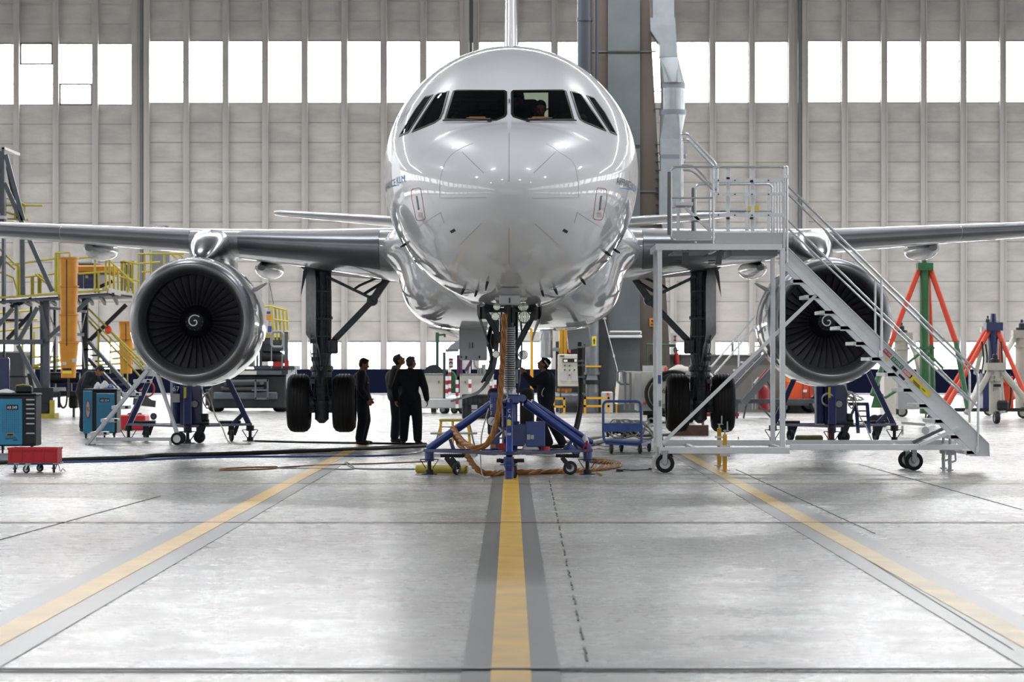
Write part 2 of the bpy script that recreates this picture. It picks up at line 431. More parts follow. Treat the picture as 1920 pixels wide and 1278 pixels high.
for li, (pa, pb) in enumerate(leaves):
    yo = YW-(.35 if li % 2 else 0.0)-.0
    xa, xb = wx(pa), wx(pb)
    uy0, uy1 = (82, 196) if li == 0 else ((78, 194) if li == 1 else (78, 193))
    z_u1, z_u0 = wz(uy0), wz(uy1); z_l1, z_l0 = wz(640), wz(692)
    zb_ = wz(736.5)
    # courses of panels: rows between the sill heights
    rows = [z_l1+(z_u0-z_l1)*k/12 for k in range(13)]
    m = M(); m.m = 0
    for k in range(12):
        zc = (rows[k]+rows[k+1])/2; hh = rows[k+1]-rows[k]
        m.box(((xa+xb)/2, yo+.09, zc+.01), (xb-xa, .16, hh-.045)); m.m = 4; m.box(((xa+xb)/2, yo+.10, rows[k]), (xb-xa, .16, .1)); m.m = 0
    zz = z_u1
    while zz < ztop:
        m.box(((xa+xb)/2, yo+.09, zz+.53), (xb-xa, .16, 1.02)); m.box(((xa+xb)/2, yo+.12, zz), (xb-xa, .16, .08)); zz += 1.07
    # ribs and the broad edge posts
    m.m = 1; nw = 8; pitch = 74.3; first = pa+88-74.3+ (0)
    edges = [pa+12+ (pb-pa-24-0)*k/8 for k in range(9)]
    for k in range(9):
        wd = .3
        m.box((wx(edges[k]), yo-.1, (ztop+.2)/2), (wd, .3, ztop-.2)); m.box((wx(edges[k])+wd*.5, yo-.16, (ztop+.2)/2), (.06, .34, ztop-.2))
    m.m = 2; m.box((xa+.08, yo-.1, ztop/2), (.16, .34, ztop-.1)); m.m = 1; m.box((xb-.14, yo-.14, ztop/2), (.26, .34, ztop-.1))
    m.m = 3; m.box(((xa+xb)/2, yo-.22, (z_l0+zb_)/2), (xb-xa, .5, z_l0-zb_))
    
    struct('door_%d' % (li+1), m, ['cladding', 'cladding_rib', 'cladding_dark', 'navy_band', 'cladding_seam'], smooth=False)
    for k in range(8):
        x0 = wx(edges[k])+.17; x1 = wx(edges[k+1])-.17
        if x1 < wx(-80) or x0 > wx(2000): continue
        window(x0, x1, z_u0, z_u1, yo+.05, 3, {(0, 5): 2, (0, 6): 0}.get((li, k)))
        window(x0, x1, z_l0, z_l1, yo+.05, 1)
# roof, side walls with their own bands of windows, threshold at the near end
m = M(); m.box((0, 56, 24.2), (124, 180, .4))
for k in range(9): m.box((0, -20+k*20, 23.4), (124, .4, 1.4))
struct('ceiling', m, 'roof')
for s, nm in ((-1, 'wall_left'), (1, 'wall_right')):
    m = M(); X = s*60
    for (z0, z1) in ((0, 1.3), (3.1, 9.5), (17.0, 24)): m.box((X, 56, (z0+z1)/2), (.5, 180, z1-z0))
    for k in range(31): m.box((X-s*.1, -34+k*6, 12), (.7, 1.1, 24))
    struct(nm, m, 'cladding')
    for k in range(30):
        for (z0, z1) in ((1.3, 3.1), (9.5, 17.0)):
            win_n[0] += 1
            struct('window_%d' % win_n[0], M().box((X, -31+k*6, (z0+z1)/2), (.06, 4.9, z1-z0)), 'window_side')
# rear wall above the open doorway behind the camera
m = M(); m.box((0, -34, 20), (120, .5, 8)); m.box((-48, -34, 8), (24, .5, 16)); m.box((48, -34, 8), (24, .5, 16)); struct('wall_near', m, 'cladding')
m = M(); m.box((0, YW+.6, 23), (124, .5, 2.6)); struct('wall_far', m, 'cladding_dark')
# ------------------------------------------------------------ the airliner on jacks
YN = 35.6; ZC = 4.57                                    # nose station and fuselage axis height
AC = thing('airliner', 'white twin-engine airliner seen nose-on, raised on jacks above the hangar floor', 'aircraft', (0, YN, 0))
def pchip(xs, ys):
    xs = np.array(xs, float); ys = np.array(ys, float); h = np.diff(xs); d = np.diff(ys)/h; n = len(xs); mm = np.zeros(n)
    for i in range(1, n-1):
        if d[i-1]*d[i] > 0:
            w1 = 2*h[i]+h[i-1]; w2 = h[i]+2*h[i-1]; mm[i] = (w1+w2)/(w1/d[i-1]+w2/d[i])
    mm[0] = d[0]; mm[-1] = d[-1]
    def f(x):
        x = np.clip(x, xs[0], xs[-1]); i = np.clip(np.searchsorted(xs, x)-1, 0, n-2); t = (x-xs[i])/h[i]
        return ys[i]*(1+2*t)*(1-t)**2+mm[i]*h[i]*t*(1-t)**2+ys[i+1]*t*t*(3-2*t)+mm[i+1]*h[i]*t*t*(t-1)
    return f
def prof(ss, vv): return pchip(np.sqrt(ss), vv)
tS = [0, .05, .2, .5, 1.0, 1.5, 1.78, 2.1, 2.4, 2.9, 3.5, 4.5, 5.5, 6.5, 24, 30, 37.4]
f_top = prof(tS, [-.60, -.36, -.17, .05, .27, .43, .52, .78, 1.01, 1.32, 1.58, 1.86, 2.01, 2.07, 2.07, 2.02, 1.55])
f_bot = prof([0, .05, .2, .5, 1, 1.5, 2.5, 3.5, 5, 6.5, 22, 30, 37.4], [-.60, -.83, -1.03, -1.25, -1.48, -1.64, -1.85, -1.97, -2.05, -2.07, -2.07, -.8, .95])
f_hw = prof([0, .05, .2, .5, 1, 1.5, 2, 2.5, 3, 3.5, 4.5, 5.5, 6.5, 24, 30, 37.4], [0, .26, .48, .76, 1.07, 1.31, 1.49, 1.63, 1.74, 1.82, 1.92, 1.965, 1.975, 1.975, 1.5, .25])
f_zc = prof([0, .5, 1, 2, 3, 4.5, 6, 24, 37.4], [-.60, -.52, -.42, -.25, -.12, -.02, 0, 0, 1.2])
def sec(s, n=256):
    u = math.sqrt(s); t, b, w, z = float(f_top(u)), float(f_bot(u)), float(f_hw(u)), float(f_zc(u)); out = []
    for k in range(n):
        q = 2*PI*k/n; c = math.cos(q); out.append(Vector((w*math.sin(q), YN+s, ZC+z+((t-z) if c > 0 else (z-b))*c)))
    return out
ss = [.0004, .003, .01, .02, .04]+[.04+.04*k for k in range(1, 36)]+[1.48+.018*k for k in range(1, 118)]+[3.6+.12*k for k in range(1, 34)]+[7.7+1.0*k for k in range(1, 30)]+[37.3]
NR = 320
m = M(); m.loft([sec(s, NR) for s in ss])
bvh = BVHTree.FromPolygons([Vector(v) for v in m.v], [f for f in m.f])
EYE = Vector((0, 0, CH))
def hit(px, py, off=0.0):
    d = (P(px, py, 40)-EYE).normalized(); p, n, i, t = bvh.ray_cast(EYE, d, 200)
    if p is None: return None
    if n.dot(d) > 0: n = -n
    return p+n*off
def ray_n(px, py):
    for k in range(12):
        d = (P(px, py, 40)-EYE).normalized(); p, n, i, t = bvh.ray_cast(EYE, d, 200)
        if p is not None: break
        px += (957-px)*.02; py += (350-py)*.02
    return (p, n if n.dot(d) < 0 else -n) if p is not None else (None, None)
# windscreen and side panes (outlines as seen head-on; each is cut out of the skin)
WIN = [[(835, 224), (851, 171), (856, 170), (945, 170.5), (948.6, 173), (948.6, 214), (945, 219), (930, 225.5)],
       [(1075, 224), (1060, 171), (1055, 169.5), (963, 170.5), (960.2, 173), (960.4, 214), (964, 219), (984, 225.5)],
       [(773.5, 247), (816, 180), (822, 175.5), (840.5, 172), (830, 212), (825, 223), (815, 230)],
       [(1135, 245), (1090, 178), (1084, 174.5), (1070.5, 172.5), (1084, 215), (1088, 224), (1096, 229)],
       [(749, 255), (779, 206), (797, 182), (803, 181), (811, 178.5), (766, 248)],
       [(1155.5, 252), (1133, 211), (1114, 185), (1109, 182.5), (1100.5, 180), (1144, 247.5)]]
def inside(x, y, poly):
    r = False; n = len(poly); j = n-1
    for i in range(n):
        (xi, yi), (xj, yj) = poly[i], poly[j]
        if (yi > y) != (yj > y) and x < (xj-xi)*(y-yi)/(yj-yi)+xi: r = not r
        j = i
    return r
va = np.array(m.v); keep = []; pane = [[] for _ in WIN]
for fi, f in enumerate(m.f):
    c = va[list(f)].mean(0); k = -1
    if YN+1.2 < c[1] < YN+4.2 and c[2] > ZC-.3:
        px = CX+c[0]/c[1]*F; py = HY-(c[2]-CH)/c[1]*F
        if py < 262 and abs(px-957) < 220:
            for w, poly in enumerate(WIN):
                if inside(px, py, poly): k = w; break
    (pane[k] if k >= 0 else keep).append(f)
mm_ = M(); mm_.v = m.v; mm_.f = keep; mm_.mi = [0]*len(keep)
fus = ob('fuselage', mm_, 'white_paint', AC, ang=60)
def subm(faces, off):
    used = {}; vs = []; fs = []
    for f in faces:
        q = []
        for i in f:
            if i not in used: used[i] = len(vs); vs.append(Vector(m.v[i]))
            q.append(used[i])
        fs.append(tuple(q))
    o = M(); o.add(vs, fs); return o
def on_skin(mo, pts, w, off=.004, closed=False, step=3.0, thick=.006):
    """a narrow raised strip that follows the skin along a line"""
    pts = list(pts)+([pts[0]] if closed else []); q = []
    for i in range(len(pts)-1):
        (xa, ya), (xb, yb) = pts[i], pts[i+1]; n = max(1, int(math.hypot(xb-xa, yb-ya)/step))
        for k in range(n): q.append((xa+(xb-xa)*k/n, ya+(yb-ya)*k/n))
    q.append(pts[-1]); H = []
    for (x, y) in q:
        p, n = ray_n(x, y)
        if p is not None: H.append((p, n))
    rings = []
    for i, (p, n) in enumerate(H):
        d = H[min(i+1, len(H)-1)][0]-H[max(i-1, 0)][0]
        if closed and i in (0, len(H)-1): d = H[1][0]-H[-2][0]
        s = d.cross(n).normalized()*w/2
        rings.append([p+s+n*(off-thick), p+s+n*off, p-s+n*off, p-s+n*(off-thick)])
    if len(rings) > 1: mo.loft(rings)
for w, poly in enumerate(WIN):
    nm = 'windshield' if w < 2 else 'side_window'
    o = ob(nm, subm(pane[w], 0), 'glass', AC, ang=60)
    f = M(); on_skin(f, poly, .035, .008, True, 3, .03); ob('window_gasket', f, 'black', o)
# panel seams, lightning strips, markings
f = M()
for l in ([(824.6, 370), (824.5, 345), (826.5, 331), (831, 315), (835, 304), (845, 291), (857, 282), (870, 275), (888, 268)],
          [(1084.6, 370), (1084.5, 345), (1079, 312), (1072, 301), (1060, 292), (1049, 286), (1037, 276), (1025, 270)],
          [(824.6, 371), (912, 370)], [(997, 371.5), (1084.6, 370)], [(862, 459), (903, 418)], [(1003, 419), (1049, 460)],
          [(751.5, 446), (826, 398), (832.7, 418)], [(1166, 451), (1082, 398), (1077, 418)], [(954.6, 427), (954.6, 494)]):
    f = M(); on_skin(f, l, .008, .003); ob('diverter_strip', f, 'light_grey', fus)
f = M()
for l in ([(866.5, 285), (907, 324)], [(1042.6, 284), (1000.6, 324)], [(954.6, 249), (954.3, 341)]): f = M(); on_skin(f, l, .006, .002); ob('panel_seam', f, 'mid_grey', fus)
f = M()
for pl in ([(777, 353.5), (786, 352), (789, 354), (797.5, 409), (795, 412), (784, 413.5), (780.5, 411), (771.5, 370), (771.5, 357), (774, 354)],
           [(1121, 352), (1134, 353.5), (1138, 357), (1137.5, 375), (1129.5, 410), (1126, 412.5), (1115, 411.5), (1112, 408), (1119, 355)]):
    f = M(); on_skin(f, pl, .008, .004, True, 2); ob('red_outline', f, 'red_mark', fus)
f = M()
for a, b in (((781, 367), (785, 391)), ((1127, 367), (1124.5, 391))): f = M(); on_skin(f, [a, b], .055, .006); ob('probe_plate', f, 'alu_dark', fus)
for a, b in (((784.6, 391), (785.2, 393)), ((1124.6, 391), (1124.3, 393))): f = M(); on_skin(f, [a, b], .055, .007); ob('red_tag', f, 'red_mark', fus)
for (x, y) in ((784, 399), (1119, 399)):
    f = M()
    for k in range(4): on_skin(f, [(x, y+k*2.4), (x+9, y+k*2.4)], .006, .003)
    ob('probe_marking', f, 'red_mark', fus)
for a, b in (((845.5, 435), (853, 430.5)), ((1056, 430.5), (1063.5, 435))): f = M(); on_skin(f, [a, b], .04, .006); ob('static_port', f, 'black', fus)
def skin_text(s_, s0, s1, z0, h, side, mt, name, flip=False):
    cu = bpy.data.curves.new('lettering', 'FONT'); cu.body = s_; cu.size = 1; tmp = bpy.data.objects.new('lettering', cu); COL.objects.link(tmp)
    dg = bpy.context.evaluated_depsgraph_get(); dg.update(); me = bpy.data.meshes.new_from_object(tmp.evaluated_get(dg))
    pts = [v.co.copy() for v in me.vertices]; fs = [tuple(p.vertices) for p in me.polygons]
    bpy.data.objects.remove(tmp); x0 = min(p.x for p in pts); x1 = max(p.x for p in pts); y1 = max(p.y for p in pts); o = []
    for p in pts:
        s = s0+(s1-s0)*(p.x-x0)/(x1-x0); z = z0+p.y/y1*h; u = math.sqrt(s)
        t, b, w, zc = float(f_top(u)), float(f_bot(u)), float(f_hw(u)), float(f_zc(u)); q = (z-zc)/((t-zc) if z > zc else (zc-b))
        o.append(Vector((side*(w*math.sqrt(max(0, 1-q*q))+.006), YN+s, ZC+z)))
    mo = M(); mo.add(o, fs); return ob(name, mo, mt, fus, smooth=False)
skin_text('AIRFRANCE', 4.3, 2.68, -.34, .1, -1, 'text_black', 'lettering'); skin_text('KLM', 2.58, 2.05, -.33, .1, -1, 'text_blue', 'lettering')
skin_text('AIRFRANCE', 2.03, 3.1, -.36, .1, 1, 'text_black', 'lettering'); skin_text('KLM', 3.2, 4.2, -.36, .1, 1, 'text_blue', 'lettering')
skin_text('F-G  M', 5.2, 3.3, .62, .22, -1, 'mid_grey', 'lettering')
for l in ([(724, 352), (737, 349), (748, 346.5)], [(1162, 352), (1175, 353.5), (1186, 356)]): f = M(); on_skin(f, l, .012, .004); ob('logo_underline', f, 'text_blue', fus)
# probes and drain masts
for (x, y, dx, dy) in ((869.5, 542, 8, -17), (894, 545, 0, -6), (1041, 542, -8, -17), (1016, 545, 0, -6), (761, 457, 9, -5), (1135, 472, 6, 5), (1091, 524, -8, -10), (914, 528, 0, 6), (1156, 470, -6, -4)):
    p, n = ray_n(x, y); f = M(); t = (hit(x+dx, y+dy) or p)-p; t.normalize()
    f.tube([p, p+n*.07, p+n*.09+t*.05-Vector((0, .05, 0)), p+n*.1+t*.12-Vector((0, .05, 0))], [.022, .018, .014, .01], 8)
    ob('pitot_probe', f, 'hub_dark', fus)
# wipers
for (x0, x1, xp) in ((832, 920, 920), (988, 1079, 989)):
    f = M(); pts = [hit(x, 228.5, .03) for x in np.linspace(x0, x1, 12)]; f.tube(pts, .012, 6); f.box(hit(xp-2 if xp < 957 else xp+1, 228, .03), (.06, .05, .04))
    a = hit(xp, 229, .045); b = hit((x0+x1)/2, 226.5, .045); f.tube([a, b], .014, 6); ob('wiper', f, 'black', AC)
f = M(); f.prism([hit(954.3, 186, .01), hit(954.3, 194, .01), hit(955.6, 194, .01), hit(955.6, 186, .01)], (0, -.02, 0)); ob('sight_rod', f, 'black', fus)
# blade antenna on the crown
f = M(); zt = ZC+2.07; f.loft([[Vector((x*k, YN+8+dy*k2+.4*(1-k2), z)) for x, dy in ((0, -.25), (.028, 0), (0, .3), (-.028, 0))] for k, k2, z in ((1, 1, zt-.05), (.8, .8, zt+.3), (.35, .45, zt+.56))])
f.box((0, YN+8, zt+.02), (.16, .6, .03)); ob('antenna', f, 'white_paint', AC)
# flight deck seen through the panes
def obc(name, m, mt, parent=None): return ob(name, m, mt, parent or AC)
f = M(); X0 = 1.25
f.box((0, YN+2.6, ZC-.35), (2.4, 1.9, .04)); ob('cockpit_floor', f, 'cockpit_dark', AC)
f = M(); c_ = Vector((0, YN+3.5, ZC)); rg = [c_+(p-c_)*.93 for p in sec(3.5, 64)]
for sg in (-1, 1):
    xi = .1 if sg < 0 else .55; pl = [p for p in rg if (p.x < xi if sg < 0 else p.x > xi)]; pl = [Vector((p.x, YN+3.5, p.z)) for p in pl]
    f.prism([Vector((xi, YN+3.5, max(p.z for p in pl)))]+pl+[Vector((xi, YN+3.5, min(p.z for p in pl)))] if sg > 0 else [Vector((xi, YN+3.5, min(p.z for p in pl)))]+pl+[Vector((xi, YN+3.5, max(p.z for p in pl)))], (0, .04, 0))
f.box((.13, YN+3.5, ZC+1.3), (.9, .04, .22)); ob('cockpit_bulkhead', f, 'cockpit_dark', AC)
f = M()
for k in range(9): f.box((-.62, YN+3.46, ZC+.48+k*.062), (.85, .03, .026))
ob('breaker_panel', f, 'cockpit_panel', AC)
f = M(); f.box((.2, YN+5.2, ZC+.55), (1.2, .04, 1.9)); ob('lit_cabin_lining', f, 'lit_cabin_lining', AC)
f = M()
for k in range(3): f.box((.2, YN+5.15, ZC+.5+k*.25), (1.2, .02, .02))
ob('lining_seam', f, 'mid_grey', AC)
f = M(); f.loft([[Vector((x, YN+y, ZC+z)) for x, z in ((-1.05, .25), (-.7, .44), (0, .47), (.7, .44), (1.05, .25), (0, .2))] for y in (1.95, 2.45)]); ob('glareshield', f, 'cockpit_dark', AC)
for x in (-.46, .44):
    f = M(); f.box((x-.02, YN+2.15, ZC+.56), (.24, .05, .09), b=.01); ob('dash_glow', f, 'orange_glow', AC)  # glowing blocks put in for the warm orange reflections on the dashboard
for x in (-.62, .86):
    f = M(); f.box((x, YN+3.0, ZC+.35), (.5, .12, .75), b=.05); f.box((x, YN+2.98, ZC+.82), (.3, .1, .2), b=.04); f.box((x, YN+2.75, ZC+.0), (.5, .5, .12), b=.04); ob('pilot_seat', f, 'cockpit_dark', AC)
# wing-to-body fairing
def half_ring(pts, y, k=1.0, zc=4.0, wk=1.0):
    r = [Vector((x*k*wk, y, zc+(z-zc)*k)) for x, z in pts]; return r+[Vector((-p.x, p.y, p.z)) for p in reversed(r)]
FP = [(1.6, 4.25), (2.0, 4.15), (2.22, 4.05), (2.34, 3.9), (2.38, 3.74), (2.34, 3.58), (2.22, 3.44), (2.12, 3.3), (2.06, 3.1), (2.0, 2.88), (1.88, 2.66), (1.68, 2.48), (1.4, 2.37), (1.0, 2.32), (.5, 2.30), (.12, 2.295)]
def smoothp(pts, n=4):
    q = spline([Vector((x, z, 0)) for x, z in pts], n); return [(p.x, p.y) for p in q]
FPs = smoothp(FP)
f = M(); f.loft([half_ring(FPs, YN+s, k) for s, k in ((9.4, .72), (9.9, .80), (10.6, .875), (11.4, .93), (12.2, .97), (13.0, .99), (14, 1.0), (17.5, 1.0), (19.5, .98), (21, .9), (22.5, .78))])
ob('belly_fairing', f, 'white_paint', AC, ang=70)
# wings
def airfoil(n=16, th=.12, camber=.02):
    up = []; lo = []
    for i in range(n+1):
        x = (1-math.cos(PI*i/n))/2; t = 5*th*(.2969*math.sqrt(x)-.126*x-.3516*x*x+.2843*x**3-.1036*x**4); c = camber*4*x*(1-x)
        up.append((x, c+t)); lo.append((x, c-t))
    return up, lo
WS = [(1.2, 48.25, 7.2, .15, 3.68, .065), (2.0, 48.7, 6.75, .15, 3.75, .06), (4.0, 49.74, 5.3, .13, 3.89, .05), (6.4, 51.0, 3.9, .118, 4.06, .035), (9.0, 52.35, 3.25, .112, 4.25, .025), (12, 53.9, 2.6, .108, 4.46, .015), (15, 55.5, 1.95, .105, 4.7, .0), (16.9, 56.5, 1.55, .1, 4.86, 0)]
def wing_at(x, y_off=0):
    for i in range(len(WS)-1):
        if WS[i][0] <= x <= WS[i+1][0]:
            t = (x-WS[i][0])/(WS[i+1][0]-WS[i][0]); return [WS[i][k]*(1-t)+WS[i+1][k]*t for k in range(6)]
def wing_ring(x, s, c0=0.0, c1=1.0, grow=0.0, side='both'):
    X, yl, ch, th, zl, tw = wing_at(x); up, lo = airfoil(20, th, .018)
    pts = [p for p in up if c0-1e-6 <= p[0] <= c1+1e-6][::-1]+[p for p in lo if c0-1e-6 <= p[0] <= c1+1e-6][1 if c0 <= 0 else 0:]
    out = []
    for (cx, cz) in pts:
        cz = cz+(grow if cz > 0 else -grow); y = cx*ch; z = cz*ch-y*tw
        out.append(Vector((s*x, yl+y-(grow*ch if cx < .02 else 0), zl+z)))
    return out
for s in (-1, 1):
    f = M(); xs = [1.2, 1.6, 2.0, 2.6, 3.3, 4.0, 4.8, 5.6, 6.4, 7.2, 8.1, 9.0, 10, 11, 12, 13.5, 15, 16.9]
    f.loft([wing_ring(x, s) for x in xs]); wing = ob('wing', f, 'wing_paint', AC, ang=50)
    for (xa, xb) in ((2.45, 5.2), (6.2, 8.9), (8.93, 11.4), (11.43, 13.9), (13.93, 16.4)):
        f = M(); f.loft([wing_ring(xa+(xb-xa)*k/8, s, 0, .13, .0022) for k in range(9)]); ob('slat', f, 'slat_metal', wing, ang=50)
    for (x, ln, r, y0) in ((4.95, 3.6, .26, 53.2), (8.55, 3.2, .29, 54.3), (12.3, 2.8, .24, 55.2)):
        X, yl, ch, th, zl, tw = wing_at(x); z0 = (4.14 if x > 12 else 4.0) if x > 6 else 3.56
        f = M(); rings = []
        for k in range(13):
            t = k/12; rr = r*math.sin(PI*min(1, (t*.93+.035)))**.55; hh = rr*.78
            rings.append([Vector((s*x+rr*math.cos(q), y0-.6+ln*t, z0+.05*t+hh*math.sin(q)*(1.0 if math.sin(q) < 0 else .9))) for q in [2*PI*j/20 for j in range(20)]])
        f.loft(rings); ob('flap_track_fairing', f, 'wing_paint', wing, ang=60)
    # tailplane
    f = M(); rings = []
    for (x, yl, ch, z) in ((.3, 66.0, 3.6, 5.05), (1.2, 66.5, 3.3, 5.13), (6.1, 69.6, 1.45, 5.62), (6.25, 69.9, 1.0, 5.635)):
        up, lo = airfoil(14, .1, 0); rings.append([Vector((s*x, yl+cx*ch, z+.1*(x-1)*0+cz*ch)) for cx, cz in up[::-1]+lo[1:]])
    f.loft(rings); ob('tailplane', f, 'wing_paint', AC, ang=50)
# fin
f = M(); rings = []
for (z, yl, ch) in ((6.2, 61.5, 6.6), (7.2, 63.0, 5.6), (12.6, 67.6, 2.2), (12.8, 68.0, 1.7)):
    up, lo = airfoil(14, .085, 0); rings.append([Vector((cz*ch, yl+cx*ch, z)) for cx, cz in up[::-1]+lo[1:]])
f.loft(rings); ob('tail_fin', f, 'white_paint', AC, ang=50)
# engines
for s in (-1, 1):
    EX = s*5.75; EZ = 2.42; EY = 47.5; o = Vector((EX, EY, EZ)); ay = (0, 1, 0)
    f = M(); f.ring(o, ay, [(.16, 1.105), (.5, 1.16), (.9, 1.185), (1.6, 1.19), (2.3, 1.16), (3.0, 1.08), (3.6, .97), (3.62, .93), (3.0, .95), (1.3, .9), (.9, .868), (.45, .855)], 72)
    f.v = [(v[0], v[1], v[2]) for v in f.v]
    eng = ob('engine_nacelle', f, 'cowl', AC, ang=60)
    f = M(); f.ring(o, ay, [(.45, .856), (.3, .865), (.18, .885), (.08, .92), (.02, .965), (0, .995), (.02, 1.03), (.08, 1.072), (.17, 1.108), (.3, 1.128), (.3, 1.0), (.45, .9)], 96)
    ob('intake_lip', f, 'lip_metal', eng, ang=70)
    f = M(); f.ring(o, ay, [(.44, .852), (.9, .862), (1.25, .88), (1.25, .9), (.44, .9)], 72); ob('intake_barrel', f, 'duct_dark', eng, ang=60)
    f = M(); f.lathe(o+Vector((0, 1.3, 0)), ay, [(0, 0), (0, .88), (.05, .88), (.05, 0)], 64)
    for k in range(40):
        q = 2*PI*k/40; f.bar(o+Vector((.3*math.cos(q), 1.28, .3*math.sin(q))), o+Vector((.86*math.cos(q+.1), 1.28, .86*math.sin(q+.1))), .02, .05, up=(0, 1, 0))
    ob('stator_disc', f, 'duct_dark', eng)
    # spinner: blunt cone, black plate, white spiral
    f = M(); f.lathe(o+Vector((0, .62, 0)), ay, [(0, 0), (.005, .06), (.03, .13), (.055, .17), (.06, .172), (.2, .27), (.34, .315), (.55, .33), (.6, .33)], 48); sp = ob('spinner', f, 'hub_dark', eng, ang=25)
    f = M(); f.lathe(o+Vector((0, .61, 0)), ay, [(0, 0), (.003, .06), (.028, .13), (.05, .166), (.07, .165)], 48); ob('spinner_cap', f, 'black', sp, ang=25)
    for k in range(12):
        q = 2*PI*k/12; f = M(); f.sph(o+Vector((.15*math.cos(q), .645, .15*math.sin(q))), .006, 6, 4); ob('spinner_bolt', f, 'steel', sp)
    f = M(); pts = []; 
    for k in range(40):
        t = k/39; q = .75+t*7.2; r = .118*(1-t)**.75+.008
        pts.append(Vector((EX+r*math.cos(q), EY+.602+.36*max(0, r-.03)**1.3, EZ+r*math.sin(q))))
    rg = []
    for i, p in enumerate(pts):
        d = pts[min(i+1, 39)]-pts[max(i-1, 0)]; sd = Vector((-d.z, 0, d.x)).normalized()*.0105; rg.append([p+sd+Vector((0, .02, 0)), p+sd, p-sd, p-sd+Vector((0, .02, 0))])
    f.loft(rg); ob('spiral_mark', f, 'white', sp)
    bl = None
    for k in range(36):
        if bl is None:
            f = M(); rr = []
            for j in range(9):
                t = j/8; r = .29+.575*t; stg = math.radians(28+36*t); ch = .22+.15*t; lean = .05*t*t; ring = []
                for (cx, cz) in ((0, 0), (.3, .035), (.7, .03), (1, 0), (.7, .0), (.3, .005)):
                    u = (cx-.5)*ch; w = cz*ch+.02*math.sin(PI*cx)
                    x = u*math.sin(stg)+w*math.cos(stg)+lean*r*.8; y = u*math.cos(stg)-w*math.sin(stg); ring.append(Vector((x, 1.0+y, r)))
                rr.append(ring)
            f.loft(rr); bl = ob('fan_blade', f, 'fan_dark', eng, world=False, ang=40); b = bl
        else: b = bl.copy(); COL.objects.link(b); b.parent = eng
        b.location = (EX, EY-YN, EZ); b.rotation_euler = (0, s*0+2*PI*k/36, 0)
    # exhaust plug and core
    f = M(); f.lathe(o+Vector((0, 3.2, 0)), ay, [(0, .0), (0, .72), (.8, .66), (1.3, .52), (1.32, .3), (1.9, .1), (2.0, 0)], 36); ob('core_nozzle', f, 'slat_metal', eng)
    # pylon
    f = M(); rings = []
    for (y, w, z0, z1) in ((48.6, .06, 3.45, 3.56), (49.0, .2, 3.4, 3.8), (49.6, .32, 3.35, 4.04), (50.3, .37, 3.2, 4.2), (51.2, .36, 3.0, 4.15), (52.6, .26, 3.2, 4.0), (54.4, .1, 3.5, 3.8)):
        n = 16; rings.append([Vector((EX-s*.05+w*math.copysign(abs(math.cos(2*PI*j/n))**.6, math.cos(2*PI*j/n)), y, (z0+z1)/2+(z1-z0)/2*math.copysign(abs(math.sin(2*PI*j/n))**.7, math.sin(2*PI*j/n)))) for j in range(n)])
    f.loft(rings); ob('pylon', f, 'polished', AC, ang=60)
    # nacelle strake (inboard chine)
    f = M(); q = -s; f.prism([Vector((EX+q*1.0, 48.5, EZ+.58)), Vector((EX+q*1.2, 49.2, EZ+.72)), Vector((EX+q*1.2, 49.5, EZ+.72)), Vector((EX+q*1.0, 49.5, EZ+.58))], (0, 0, .02)); ob('strake', f, 'light_grey', eng)
